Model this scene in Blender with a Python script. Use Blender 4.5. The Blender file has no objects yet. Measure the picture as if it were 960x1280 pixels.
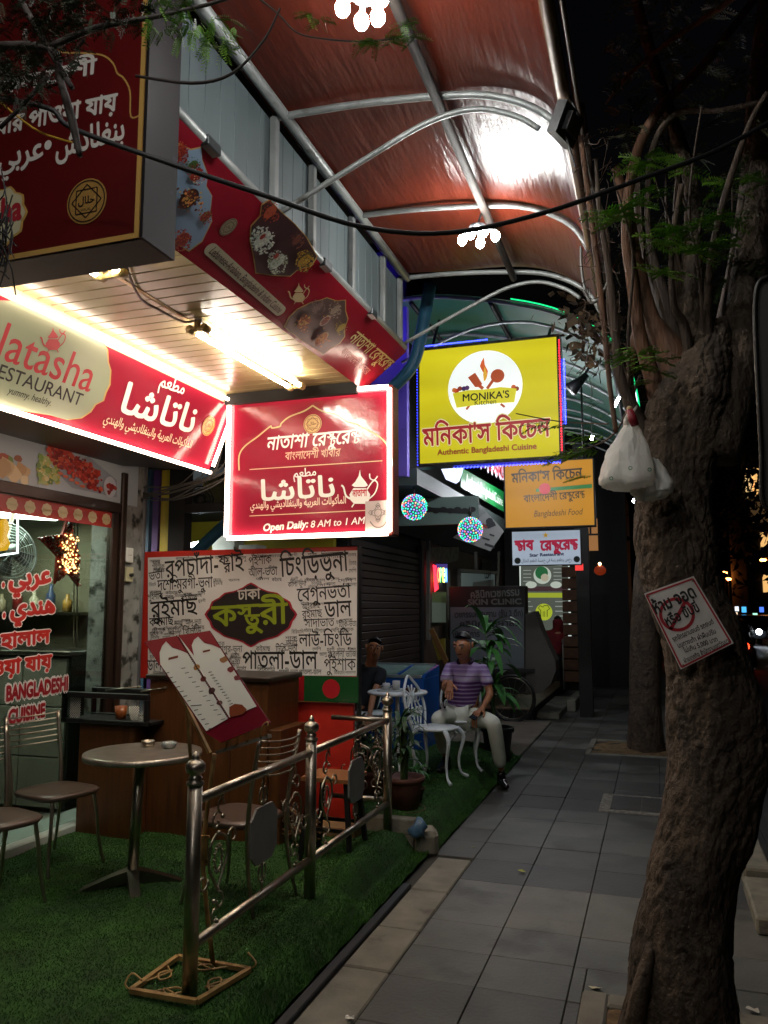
import bpy, bmesh, math, random
import numpy as np
from mathutils import Vector, Matrix
from math import sin, cos, pi, radians as R
random.seed(7)
S = bpy.context.scene
C = S.collection

# ---------------------------------------------------------------- camera
CAMH, FPX = 1.68, 1000.0
TH = math.atan(120 / FPX); PS = math.atan(340 / (FPX / cos(TH)))
FW = Vector((-sin(PS) * cos(TH), cos(PS) * cos(TH), sin(TH)))
RT = Vector((cos(PS), sin(PS), 0)); UP = RT.cross(FW)
cd = bpy.data.cameras.new('camera'); cam = bpy.data.objects.new('camera', cd); C.objects.link(cam)
cam.matrix_world = Matrix(((RT.x, UP.x, -FW.x, 0), (RT.y, UP.y, -FW.y, 0), (RT.z, UP.z, -FW.z, CAMH), (0, 0, 0, 1)))
cd.sensor_fit = 'VERTICAL'; cd.sensor_height = 36; cd.lens = 36 * FPX / 1280; cd.clip_start = .05; cd.clip_end = 2000
S.camera = cam

def ray(x, y): return FW + RT * ((x - 480) / FPX) - UP * ((y - 640) / FPX)
def at(x, y, X=None, Y=None, Z=None):
    "the point where the line of sight through a photograph pixel meets a plane X=, Y= or Z="
    d = ray(x, y)
    t = X / d.x if X is not None else Y / d.y if Y is not None else (Z - CAMH) / d.z
    return Vector((0, 0, CAMH)) + d * t

# ---------------------------------------------------------------- night sky, exposure
w = bpy.data.worlds.new('World'); S.world = w; w.use_nodes = True
nt = w.node_tree; bg = nt.nodes['Background']
sky = nt.nodes.new('ShaderNodeTexSky'); sky.sky_type = 'NISHITA'; sky.sun_disc = False
sky.sun_elevation = R(-4); sky.sun_rotation = R(200)
nt.links.new(sky.outputs[0], bg.inputs[0]); bg.inputs[1].default_value = .03
S.view_settings.view_transform = 'Standard'; S.view_settings.look = 'None'
S.view_settings.exposure = 1.4; S.view_settings.gamma = 1; S.view_settings.use_curve_mapping = False
S.render.engine = 'CYCLES'
S.cycles.use_denoising = True; S.cycles.max_bounces = 6; S.cycles.diffuse_bounces = 3; S.cycles.glossy_bounces = 3
S.cycles.transparent_max_bounces = 8; S.cycles.sample_clamp_indirect = 3; S.cycles.use_light_tree = True
S.cycles.caustics_reflective = False; S.cycles.caustics_refractive = False

# ---------------------------------------------------------------- materials
MATS = {}
def srgb(h):
    if not isinstance(h, str): return tuple(h)
    h = h.lstrip('#'); v = [int(h[i:i + 2], 16) / 255 for i in (0, 2, 4)]
    return tuple(c / 12.92 if c <= .04045 else ((c + .055) / 1.055) ** 2.4 for c in v)
def mat(name, col, rough=.6, metal=0, emit=None, es=0, noise=None, bump=None, spec=.5, alpha=1, trans=0, dirt=None, sample=True, coat=0, spots=None):
    if name in MATS: return MATS[name]
    m = bpy.data.materials.new(name); m.use_nodes = True; MATS[name] = m
    t = m.node_tree; b = t.nodes['Principled BSDF']; I = b.inputs
    c = srgb(col)
    I['Base Color'].default_value = (*c, 1); I['Roughness'].default_value = rough; I['Metallic'].default_value = metal
    I['Specular IOR Level'].default_value = spec; I['Alpha'].default_value = alpha
    I['Transmission Weight'].default_value = trans; I['Coat Weight'].default_value = coat
    if es:
        I['Emission Color'].default_value = (*srgb(emit if emit else col), 1); I['Emission Strength'].default_value = es
        if not sample: m.cycles.emission_sampling = 'NONE'
    tc = None
    def tex(kind, scale, detail=5, vec=None):
        nonlocal tc
        if tc is None: tc = t.nodes.new('ShaderNodeTexCoord')
        n = t.nodes.new(kind); n.inputs['Scale'].default_value = scale
        if 'Detail' in n.inputs: n.inputs['Detail'].default_value = detail
        if vec:
            mp = t.nodes.new('ShaderNodeMapping'); mp.inputs['Scale'].default_value = vec
            t.links.new(tc.outputs['Object'], mp.inputs[0]); t.links.new(mp.outputs[0], n.inputs['Vector'])
        else: t.links.new(tc.outputs['Object'], n.inputs['Vector'])
        return n
    cur = None
    if noise:                                   # (scale, amount, second colour, stretch)
        n = tex('ShaderNodeTexNoise', noise[0], 6, noise[3] if len(noise) > 3 else None)
        mx = t.nodes.new('ShaderNodeMix'); mx.data_type = 'RGBA'
        rr = t.nodes.new('ShaderNodeMapRange'); rr.inputs[1].default_value = .35; rr.inputs[2].default_value = .68; rr.inputs[4].default_value = noise[1]
        t.links.new(n.outputs['Fac'], rr.inputs[0]); t.links.new(rr.outputs[0], mx.inputs[0])
        mx.inputs[6].default_value = (*c, 1); mx.inputs[7].default_value = (*srgb(noise[2]), 1)
        cur = mx.outputs[2]
    if dirt:                                    # (scale, threshold, colour)
        n = tex('ShaderNodeTexNoise', dirt[0], 8)
        rr = t.nodes.new('ShaderNodeMapRange'); rr.inputs[1].default_value = dirt[1]; rr.inputs[2].default_value = dirt[1] + .12
        mx = t.nodes.new('ShaderNodeMix'); mx.data_type = 'RGBA'
        t.links.new(n.outputs['Fac'], rr.inputs[0]); t.links.new(rr.outputs[0], mx.inputs[0])
        if cur: t.links.new(cur, mx.inputs[6])
        else: mx.inputs[6].default_value = (*c, 1)
        mx.inputs[7].default_value = (*srgb(dirt[2]), 1); cur = mx.outputs[2]
    if spots:                                   # (scale, size, colour): small round stains
        n = tex('ShaderNodeTexVoronoi', spots[0]); rr = t.nodes.new('ShaderNodeMapRange'); rr.inputs[1].default_value = spots[1]; rr.inputs[2].default_value = spots[1] * .7; rr.inputs[4].default_value = .75
        mx = t.nodes.new('ShaderNodeMix'); mx.data_type = 'RGBA'; t.links.new(n.outputs['Distance'], rr.inputs[0]); t.links.new(rr.outputs[0], mx.inputs[0]); t.links.new(cur, mx.inputs[6]); mx.inputs[7].default_value = (*srgb(spots[2]), 1); cur = mx.outputs[2]
    if cur: t.links.new(cur, I['Base Color'])
    if bump:                                    # (scale, distance, stretch)
        n = tex('ShaderNodeTexNoise', bump[0], 8, bump[2] if len(bump) > 2 else None)
        bp = t.nodes.new('ShaderNodeBump'); bp.inputs['Distance'].default_value = bump[1]; bp.inputs['Strength'].default_value = 1
        t.links.new(n.outputs['Fac'], bp.inputs['Height']); t.links.new(bp.outputs[0], I['Normal'])
    return m
def pane(name, tint, refl=.9):
    "thin clear sheet: light passes straight through, reflections grow at grazing angles"
    if name in MATS: return MATS[name]
    m = bpy.data.materials.new(name); m.use_nodes = True; MATS[name] = m; t = m.node_tree; t.nodes.remove(t.nodes['Principled BSDF'])
    a = t.nodes.new('ShaderNodeBsdfTransparent'); a.inputs[0].default_value = (*srgb(tint), 1); g = t.nodes.new('ShaderNodeBsdfGlossy'); g.inputs[0].default_value = (refl, refl, refl, 1); g.inputs[1].default_value = .04
    lw = t.nodes.new('ShaderNodeLayerWeight'); lw.inputs[0].default_value = .5; f = t.nodes.new('ShaderNodeMath'); f.operation = 'POWER'; f.inputs[1].default_value = 4; t.links.new(lw.outputs['Facing'], f.inputs[0]); f.use_clamp = True; x = t.nodes.new('ShaderNodeMixShader'); t.links.new(f.outputs[0], x.inputs[0]); t.links.new(a.outputs[0], x.inputs[1]); t.links.new(g.outputs[0], x.inputs[2]); t.links.new(x.outputs[0], t.nodes['Material Output'].inputs[0]); return m
def F(h, rough=.45, es=0):                      # plain print / paint of one colour
    return mat(f'print {h} {rough} {es}', h, rough, es=es, sample=False)

# ---------------------------------------------------------------- meshes and objects
WL = {}
class MB:
    def __init__(s): s.v = []; s.f = []; s.mi = []; s.ms = []; s.cur = 0; s.sm = []; s.smooth = False
    def m(s, mt):
        if mt not in s.ms: s.ms.append(mt)
        s.cur = s.ms.index(mt); return s
    def add(s, vs, fs):
        b = len(s.v); s.v += [tuple(p) for p in vs]
        for f in fs: s.f.append(tuple(i + b for i in f)); s.mi.append(s.cur); s.sm.append(s.smooth)
        return s
    def box(s, a, b, bev=0, rot=None):
        "corners a..b; optional chamfer; rot = (pivot, Matrix3)"
        lo = [min(a[i], b[i]) for i in range(3)]; hi = [max(a[i], b[i]) for i in range(3)]
        if not bev:
            vs = [(x, y, z) for z in (lo[2], hi[2]) for y in (lo[1], hi[1]) for x in (lo[0], hi[0])]
            fs = [(0, 2, 3, 1), (4, 5, 7, 6), (0, 1, 5, 4), (2, 6, 7, 3), (0, 4, 6, 2), (1, 3, 7, 5)]
        else:
            c = [(lo[i] + hi[i]) / 2 for i in range(3)]; h = [(hi[i] - lo[i]) / 2 for i in range(3)]
            e = min(bev, *(x * .49 for x in h)); vs = []; idx = {}
            for sx in (-1, 1):
                for sy in (-1, 1):
                    for sz in (-1, 1):
                        for k in range(3):
                            q = [h[0] - e, h[1] - e, h[2] - e]; q[k] = h[k]
                            idx[(sx, sy, sz, k)] = len(vs); vs.append((c[0] + sx * q[0], c[1] + sy * q[1], c[2] + sz * q[2]))
            fs = []
            for k in range(3):
                i, j = [(1, 2), (0, 2), (0, 1)][k]
                for sg in (-1, 1):
                    r = []
                    for a1, b1 in ((-1, -1), (1, -1), (1, 1), (-1, 1)):
                        t = [0, 0, 0]; t[k] = sg; t[i] = a1; t[j] = b1; r.append(idx[(*t, k)])
                    fs.append(tuple(r))
            for k in range(3):
                i, j = [(1, 2), (0, 2), (0, 1)][k]
                for si in (-1, 1):
                    for sj in (-1, 1):
                        t0 = [0, 0, 0]; t1 = [0, 0, 0]; t0[i] = t1[i] = si; t0[j] = t1[j] = sj; t0[k] = -1; t1[k] = 1
                        fs.append((idx[(*t0, i)], idx[(*t1, i)], idx[(*t1, j)], idx[(*t0, j)]))
            for sx in (-1, 1):
                for sy in (-1, 1):
                    for sz in (-1, 1): fs.append(tuple(idx[(sx, sy, sz, k)] for k in range(3)))
        if rot: vs = [rot[0] + rot[1] @ (Vector(p) - rot[0]) for p in vs]
        return s.add(vs, fs)
    def obox(s, c, ax, ay, az):
        "oriented box: centre and three half-axis vectors"
        c = Vector(c); ax, ay, az = Vector(ax), Vector(ay), Vector(az)
        vs = [c + ax * x + ay * y + az * z for z in (-1, 1) for y in (-1, 1) for x in (-1, 1)]
        return s.add(vs, [(0, 2, 3, 1), (4, 5, 7, 6), (0, 1, 5, 4), (2, 6, 7, 3), (0, 4, 6, 2), (1, 3, 7, 5)])
    def bar(s, p, q, w, h, up=(0, 0, 1)):
        p, q = Vector(p), Vector(q); d = (q - p); l = d.length; d /= l; u = Vector(up)
        sd = d.cross(u)
        if sd.length < 1e-4: sd = d.cross(Vector((0, 1, 0)))
        sd.normalize(); u = sd.cross(d)
        return s.obox((p + q) / 2, d * l / 2, sd * w / 2, u * h / 2)
    def tube(s, pts, r, n=8, closed=False, cap=True):
        pts = [Vector(p) for p in pts]; k = len(pts)
        rs = r if isinstance(r, (list, tuple)) else [r] * k
        if len(rs) != k: rs = list(np.interp(np.linspace(0, 1, k), np.linspace(0, 1, len(rs)), rs))
        vs = []; prev = None
        for i, p in enumerate(pts):
            a = pts[(i - 1) % k] if (closed or i > 0) else p; b = pts[(i + 1) % k] if (closed or i < k - 1) else p
            d = (b - a)
            if d.length < 1e-9: d = Vector((0, 0, 1))
            d.normalize()
            if prev is None:
                u = d.cross(Vector((0, 0, 1)))
                if u.length < .1: u = d.cross(Vector((0, 1, 0)))
            else: u = prev - d * prev.dot(d)
            if u.length < 1e-6: u = d.orthogonal()
            u.normalize(); prev = u; v = d.cross(u)
            for j in range(n):
                t = 2 * pi * j / n; vs.append(p + (u * cos(t) + v * sin(t)) * rs[i])
        fs = []
        for i in range(k if closed else k - 1):
            o = i * n; q = ((i + 1) % k) * n
            for j in range(n): fs.append((o + j, o + (j + 1) % n, q + (j + 1) % n, q + j))
        if not closed and cap: fs += [tuple(range(n))[::-1], tuple(range((k - 1) * n, k * n))]
        sm = s.smooth; s.smooth = n > 5; s.add(vs, fs); s.smooth = sm; return s
    def lathe(s, prof, c, n=20, axis=(0, 0, 1), sx=1, sy=1):
        ax = Vector(axis).normalized(); u = ax.orthogonal().normalized() if abs(ax.z) < .99 else Vector((1, 0, 0)); v = ax.cross(u)
        c = Vector(c); vs = [c + ax * h + (u * cos(2 * pi * j / n) * sx + v * sin(2 * pi * j / n) * sy) * r for r, h in prof for j in range(n)]
        fs = [(i * n + j, i * n + (j + 1) % n, (i + 1) * n + (j + 1) % n, (i + 1) * n + j) for i in range(len(prof) - 1) for j in range(n)]
        fs += [tuple(range(n))[::-1], tuple(range((len(prof) - 1) * n, len(prof) * n))]
        sm = s.smooth; s.smooth = True; s.add(vs, fs); s.smooth = sm; return s
    def ball(s, c, r, n=12, k=7, sq=(1, 1, 1)):
        c = Vector(c); vs = []; fs = []
        for i in range(1, k):
            a = pi * i / k
            for j in range(n): b = 2 * pi * j / n; vs.append(c + Vector((sin(a) * cos(b) * r * sq[0], sin(a) * sin(b) * r * sq[1], cos(a) * r * sq[2])))
        vs += [c + Vector((0, 0, r * sq[2])), c - Vector((0, 0, r * sq[2]))]; t = len(vs)
        for i in range(k - 2):
            for j in range(n): fs.append((i * n + j, i * n + (j + 1) % n, (i + 1) * n + (j + 1) % n, (i + 1) * n + j)[::-1])
        for j in range(n):
            fs.append((t - 2, j, (j + 1) % n)); fs.append((t - 1, (k - 2) * n + (j + 1) % n, (k - 2) * n + j))
        sm = s.smooth; s.smooth = True; s.add(vs, fs); s.smooth = sm; return s
    def quad(s, *p): return s.add(p, [tuple(range(len(p)))])
    def prism(s, pts, d):
        "polygon (world points) extruded by vector d"
        pts = [Vector(p) for p in pts]; n = len(pts); d = Vector(d)
        return s.add(pts + [p + d for p in pts], [tuple(range(n))[::-1], tuple(range(n, 2 * n))] + [(i, (i + 1) % n, n + (i + 1) % n, n + i) for i in range(n)])
    def build(s, name, mt=None, parent=None, kind=None, label=None, fix=True):
        me = bpy.data.meshes.new(name)
        off = WL.get(parent.name, Vector()) if parent else Vector()
        v = np.array(s.v, dtype=np.float32).reshape(-1, 3) - np.array(off, dtype=np.float32)
        me.from_pydata(v.tolist(), [], s.f)
        for x in (s.ms or [mt]): me.materials.append(x)
        if s.ms: me.polygons.foreach_set('material_index', s.mi)
        me.polygons.foreach_set('use_smooth', s.sm)
        if fix:
            bm = bmesh.new(); bm.from_mesh(me); bmesh.ops.recalc_face_normals(bm, faces=bm.faces); bm.to_mesh(me); bm.free()
        me.update()
        o = bpy.data.objects.new(name, me); C.objects.link(o)
        if parent: o.parent = parent; WL[o.name] = off
        if kind: o['kind'] = kind
        if label: o['label'] = label
        return o
def thing(name, label, cat, loc=(0, 0, 0), rotz=0, group=None):
    o = bpy.data.objects.new(name, None); C.objects.link(o); o.empty_display_size = .1
    o.location = loc; o.rotation_euler = (0, 0, rotz); WL[o.name] = Vector(loc)
    return tag(o, label, cat, group)
def tag(o, label, cat, group=None):
    o['label'] = label; o['category'] = cat
    if group: o['group'] = group
    return o
def struct(name, mb, m=None): return mb.build(name, m, kind='structure')
KIDS = {}
def dup(root, loc, rotz=0, label=None, group=None):
    r = root.copy(); C.objects.link(r); r.location = loc; r.rotation_euler = (0, 0, rotz)
    if label: r['label'] = label
    if group: r['group'] = group
    for ch in [o for o in C.objects if o.parent == root]:
        c = ch.copy(); C.objects.link(c); c.parent = r
        for g in [o for o in C.objects if o.parent == ch]:
            d = g.copy(); C.objects.link(d); d.parent = c
    return r
def crv(pts, k=6, closed=False):
    "smooth curve through points"
    P = [Vector(p) for p in pts]; n = len(P); out = []
    for i in range(n if closed else n - 1):
        a, b, c, d = (P[(i - 1) % n], P[i], P[(i + 1) % n], P[(i + 2) % n]) if closed else (P[max(i - 1, 0)], P[i], P[i + 1], P[min(i + 2, n - 1)])
        for j in range(k):
            t = j / k; out.append(.5 * ((2 * b) + (c - a) * t + (2 * a - 5 * b + 4 * c - d) * t * t + (3 * b - a - 3 * c + d) * t ** 3))
    if not closed: out.append(P[-1])
    return out

# ---------------------------------------------------------------- flat print: planes, lettering
class Plane:
    def __init__(s, o, u, v=(0, 0, 1)):
        s.o = Vector(o); s.u = Vector(u).normalized(); v = Vector(v); s.v = (v - s.u * v.dot(s.u)).normalized(); s.n = s.u.cross(s.v)
    def px(s, x, y):
        d = ray(x, y); c = Vector((0, 0, CAMH)); t = (s.o - c).dot(s.n) / d.dot(s.n); p = c + d * t - s.o
        return Vector((p.dot(s.u), p.dot(s.v)))
    def pt(s, a, b, d=0): return s.o + s.u * a + s.v * b + s.n * d
    def P(s, x, y, d=0): q = s.px(x, y); return s.pt(q.x, q.y, d)
    def poly(s, mb, pts, d=.002, raw=False):
        q = [s.px(*p) if not raw else Vector(p) for p in pts]; mb.add([s.pt(a.x, a.y, d) for a in q], [tuple(range(len(q)))])
    def disc(s, mb, x, y, r, d=.002, n=28, sy=1, ring=0, wob=0, lob=0):
        "disc (or ring) centred at pixel x,y; r in pixels there"
        c = s.px(x, y); k = abs((s.px(x, y + 1) - s.px(x, y - 1)).y) / 2; r *= k; ring *= k
        pr = lambda q, t: s.pt(c.x + cos(t) * q * (1 + wob * cos(lob * t)), c.y + sin(t) * q * sy * (1 + wob * cos(lob * t)), d)
        ts = [2 * pi * i / n for i in range(n)]
        if not ring: mb.add([pr(r, t) for t in ts], [tuple(range(n))])
        else: mb.add([pr(r, t) for t in ts] + [pr(r - ring, t) for t in ts], [(i, (i + 1) % n, n + (i + 1) % n, n + i) for i in range(n)])
    def line(s, mb, pts, w, d=.002, k=4, closed=False, smooth=True):
        "painted line of w metres through pixel points"
        q = [s.px(*p) for p in pts]; q = [Vector((a.x, a.y, 0)) for a in q]
        if smooth: q = crv(q, k, closed)
        n = len(q); L = []
        for i, p in enumerate(q):
            a = q[(i - 1) % n] if closed or i else p; b = q[(i + 1) % n] if closed or i < n - 1 else p
            t = (b - a).normalized(); nn = Vector((-t.y, t.x, 0)) * w / 2; L += [p + nn, p - nn]
        fs = [(2 * i, 2 * i + 1, (2 * i + 3) % (2 * n), (2 * i + 2) % (2 * n)) for i in range(n if closed else n - 1)]
        mb.add([s.pt(a.x, a.y, d) for a in L], fs)
_gc = {}
def _raw(t):
    if t in _gc: return _gc[t]
    c = bpy.data.curves.new('g', 'FONT'); c.body = t + '|'; c.resolution_u = 5
    o = bpy.data.objects.new('g', c); C.objects.link(o)
    dg = bpy.context.evaluated_depsgraph_get()
    cv = o.evaluated_get(dg).to_curve(dg)
    out = []
    for sp in cv.splines:
        P = []
        if sp.type == 'BEZIER':
            bp = sp.bezier_points; n = len(bp)
            for i in range(n):
                a, b = bp[i], bp[(i + 1) % n]
                p0, p1, p2, p3 = (np.array(a.co[:2]), np.array(a.handle_right[:2]), np.array(b.handle_left[:2]), np.array(b.co[:2]))
                cr = (p1 - p0)[0] * (p3 - p0)[1] - (p1 - p0)[1] * (p3 - p0)[0]; cr2 = (p2 - p0)[0] * (p3 - p0)[1] - (p2 - p0)[1] * (p3 - p0)[0]
                k = 1 if abs(cr) + abs(cr2) < 1e-5 else 4
                for j in range(k):
                    u = j / k; P.append((1 - u) ** 3 * p0 + 3 * u * (1 - u) ** 2 * p1 + 3 * u * u * (1 - u) * p2 + u ** 3 * p3)
        else: P = [np.array(q.co[:2]) for q in sp.points]
        out.append(np.array(P))
    bpy.data.objects.remove(o); bpy.data.curves.remove(c)
    # the trailing bar gives the advance
    mx = max(range(len(out)), key=lambda i: out[i][:, 0].max()); adv = out[mx][:, 0].min() - _barl
    del out[mx]
    _gc[t] = (out, adv); return _gc[t]
_barl = 0; _barl = _raw('')[1]; _gc.clear()
# Arabic letters take their joined forms: isolated, final, initial, medial
AR = {}
for ch, base, k in (('ا', 0xFE8D, 2), ('ب', 0xFE8F, 4), ('ة', 0xFE93, 2), ('ت', 0xFE95, 4), ('ج', 0xFE9D, 4), ('ح', 0xFEA1, 4), ('د', 0xFEA9, 2), ('ر', 0xFEAD, 2), ('س', 0xFEB1, 4),
                    ('ش', 0xFEB5, 4), ('ط', 0xFEC1, 4), ('ع', 0xFEC9, 4), ('غ', 0xFECD, 4), ('ف', 0xFED1, 4), ('ك', 0xFED9, 4), ('ل', 0xFEDD, 4), ('م', 0xFEE1, 4), ('ن', 0xFEE5, 4),
                    ('ه', 0xFEE9, 4), ('و', 0xFEED, 2), ('ي', 0xFEF1, 4), ('أ', 0xFE83, 2), ('ذ', 0xFEAB, 2)):
    AR[ch] = (base, k)
def arabic(t):
    o = ''
    for i, ch in enumerate(t):
        if ch not in AR: o += ch; continue
        b, k = AR[ch]; pj = i > 0 and t[i - 1] in AR and AR[t[i - 1]][1] == 4; nj = k == 4 and i < len(t) - 1 and t[i + 1] in AR
        o += chr(b + (3 if pj and nj else 1 if pj else 2 if nj else 0))
    return o[::-1]
def shape(t):
    "contours and advance of a string; {a|b} stacks a Bengali conjunct, ^ puts a reph over the next letter"
    if any(c in AR for c in t): t = arabic(t)
    out = []; x = 0; i = 0; buf = ''
    def flush():
        nonlocal buf, x
        if buf: c, a = _raw(buf); out.extend([q + [x, 0] for q in c]); x += a; buf = ''
    while i < len(t):
        if t[i] == '{':
            flush(); j = t.index('}', i); a, b = t[i + 1:j].split('|')
            ca, wa = _raw(a); cb, wb = _raw(b)
            out.extend([q * [.72, .56] + [x, .27] for q in ca]); out.extend([q * [.66, .56] + [x + wa * .36, -.04] for q in cb]); x2 = max(wa * .72, wa * .36 + wb * .66)
            bar = np.array([[x - .01, .57], [x - .01, .625], [x + x2 + .01, .625], [x + x2 + .01, .57]])
            ar = lambda q: (q[:, 0] * np.roll(q[:, 1], -1) - np.roll(q[:, 0], -1) * q[:, 1]).sum()
            out.append(bar if ar(bar) * ar(max(ca, key=lambda q: abs(ar(q)))) > 0 else bar[::-1]); x += x2; i = j + 1; continue
        if t[i] == '^': flush(); c, a = _raw('´'); out.extend([q + [x + .3, .08] for q in c]); i += 1; continue
        buf += t[i]; i += 1
    flush(); return out, x
_fc = {}
def fill(t, bold=0, res=30):
    key = (t, bold, res)
    if key in _fc: return _fc[key]
    cs, adv = shape(t); segs = []
    offs = [(0, 0)] + ([(bold * cos(a * pi / 4), bold * sin(a * pi / 4)) for a in range(8)] if bold else [])
    for P in cs:
        if len(P) < 3: continue
        Q = np.roll(P, -1, 0)
        for dx, dy in offs: segs.append(np.hstack([P + [dx, dy], Q + [dx, dy]]))
    V = []; Fc = []
    if segs:
        sg = np.vstack(segs); sg = sg[np.abs(sg[:, 1] - sg[:, 3]) > 1e-7]
        y0, y1 = sg[:, [1, 3]].min(), sg[:, [1, 3]].max()
        def cross(y):
            k = ((sg[:, 1] <= y) & (sg[:, 3] > y)) | ((sg[:, 3] <= y) & (sg[:, 1] > y)); q = sg[k]
            xs = q[:, 0] + (y - q[:, 1]) / (q[:, 3] - q[:, 1]) * (q[:, 2] - q[:, 0]); d = np.where(q[:, 3] > q[:, 1], 1, -1)
            o = np.argsort(xs); wn = 0; iv = []
            for a in o:
                w2 = wn + d[a]
                if wn == 0: st = xs[a]
                if w2 == 0 and wn != 0:
                    if iv and st - iv[-1][1] < 1e-4: iv[-1][1] = xs[a]
                    else: iv.append([st, xs[a]])
                wn = w2
            return iv
        def band(a, b, depth):
            e = (b - a) * .02; A = cross(a + e); B = cross(b - e)
            if len(A) == len(B) and (not A or max(max(abs(p[0] - q[0]), abs(p[1] - q[1])) for p, q in zip(A, B)) < (.14 if depth else .2)):
                for p, q in zip(A, B): n = len(V); V.extend([(p[0], a), (p[1], a), (q[1], b), (q[0], b)]); Fc.append((n, n + 1, n + 2, n + 3))
            elif depth: mdl = (a + b) / 2; band(a, mdl, depth - 1); band(mdl, b, depth - 1)
            else:
                for p in cross((a + b) / 2): n = len(V); V.extend([(p[0], a), (p[1], a), (p[1], b), (p[0], b)]); Fc.append((n, n + 1, n + 2, n + 3))
        nb = max(4, int((y1 - y0) * res))
        for i in range(nb): band(y0 + (y1 - y0) * i / nb, y0 + (y1 - y0) * (i + 1) / nb, 2)
    _fc[key] = (V, Fc, adv); return _fc[key]
def text(mb, pl, t, a, b, h=None, d=.003, bold=0, res=30, slant=0, raw=False, shear=None):
    "lettering whose baseline runs from pixel a to pixel b on plane pl; h = letter size in metres (else kept in proportion)"
    V, Fc, adv = fill(t, bold, res); A = pl.px(*a) if not raw else Vector(a); B = pl.px(*b) if not raw else Vector(b)
    ex = (B - A); L = ex.length; ex /= L; ey = Vector((-ex.y, ex.x)); k = L / adv; hh = h if h else k
    if shear is not None: ey = Vector((0, 1))
    mb.add([pl.pt(*(A + ex * ((x + slant * y) * k) + ey * (y * hh)), d) for x, y in V], Fc)
# ================================================================ GROUND
M_conc = mat('concrete', '#7b776b', .85, noise=(6, .7, '#57544c'), bump=(60, .003), dirt=(3, .62, '#3b382f'))
M_tile = [mat(f'paving {i}', c, .55, noise=(3.2, 1, d), bump=(45, .003), dirt=(2.3, .54, e), spots=(5.5, .09, '#24231f')) for i, (c, d, e) in enumerate((
    ('#62625d', '#4d4e4a', '#3d3d39'), ('#575853', '#464743', '#383834'), ('#4a4a46', '#3a3a37', '#4c4b45'), ('#403f3c', '#323230', '#43423d'), ('#67655b', '#535149', '#403f38')))]
M_grout = mat('joint dirt', '#302e29', .95)
M_dirt = mat('sandy soil', '#7b6242', .95, noise=(14, .8, '#4b3a26'), bump=(50, .012))
M_asph = mat('asphalt', '#3a3a3a', .8, noise=(3, .6, '#242424'), bump=(80, .004))
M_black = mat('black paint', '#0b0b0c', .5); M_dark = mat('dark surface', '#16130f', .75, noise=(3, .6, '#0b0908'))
ground = struct('ground', MB().m(M_asph).box((-300, -60, -.6), (300, 600, -.14)))
road = struct('road', MB().m(M_asph).box((.74, -20, -.139), (14, 400, -.12)))
mk = MB().m(F('#a39b86', .7))
for i in range(18): mk.box((5.2, 6 + i * 6, -.12), (5.32, 9 + i * 6, -.115))
struct('road_marking', mk)
# pavement: bed, then tiles one by one
pv = struct('pavement', MB().m(M_grout).box((-1.9, -1, -.5), (.52, 40, -.012)).m(M_conc).box((-1.9, 19, -.02), (.52, 40, 0)))
kb = struct('kerb', MB().m(M_conc).box((.52, -3, -.5), (.56, 60, .0)))
rowY = [1.6, 2.0, 2.45, 2.9, 3.3, 3.73, 4.08, 4.44, 5.12, 5.55, 5.94, 6.29, 6.7, 7.08]
while rowY[-1] < 19: rowY.append(rowY[-1] + .44)
rowT = {4: 2, 5: 1, 6: 0, 7: 4, 8: 3, 9: 2, 10: 1, 11: 0, 12: 1, 13: 3, 14: 3, 15: 2, 16: 0, 17: 1}
colX = [-1.9, -1.23, -.83, -.43, -.03, .27, .52]
pit1 = (-.37, 2.6, .4, 3.84); pit2 = (-.85, 9.8, .3, 10.9)
def clash(x0, y0, x1, y1, p): return x0 < p[2] - .01 and x1 > p[0] + .01 and y0 < p[3] - .01 and y1 > p[1] + .01
kc = 0
for j in range(len(rowY) - 1):
    for i in range(len(colX) - 1):
        x0, x1, y0, y1 = colX[i], colX[i + 1], rowY[j], rowY[j + 1]
        if i == 0 and y1 < 5.7: continue
        cuts = [(x0, y0, x1, y1)]
        for p in (pit1, pit2):
            nw = []
            for a, b, c, d in cuts:
                if not clash(a, b, c, d, p): nw.append((a, b, c, d)); continue
                lx, hx = max(a, p[0]), min(c, p[2])
                if lx - a > .04: nw.append((a, b, lx, d))
                if c - hx > .04: nw.append((hx, b, c, d))
                if d - p[3] > .04: nw.append((lx, p[3], hx, d))
                if p[1] - b > .04: nw.append((lx, b, hx, p[1]))
            cuts = nw
        rr = random.Random(j * 31 + i); z = rr.uniform(-.003, .002)
        k = rowT.get(j, (j * 7) % 4)
        if rr.random() < .22: k = (k + rr.choice((-1, 1))) % 5
        for a, b, c, d in cuts: MB().m(M_tile[k]).box((a + .002, b + .002, -.05), (c - .002, d - .002, z), bev=.003).build('paving_tile', parent=pv, fix=False); kc += 1
# concrete gutter strip along the turf, in cast lengths
yy = [2.0, 2.9, 3.75, 4.25, 4.85, 5.5]
for a, b in zip(yy, yy[1:]):
    MB().m(M_conc).box((-1.47, a + .005, -.05), (-1.238, b - .005, random.uniform(-.002, .004)), bev=.008).build('gutter_slab', parent=pv, fix=False)
MB().m(mat('rubber edging', '#14171c', .55)).box((-1.53, 2.0, -.02), (-1.478, 4.9, .012), bev=.006).build('edging_strip', parent=pv)
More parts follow.
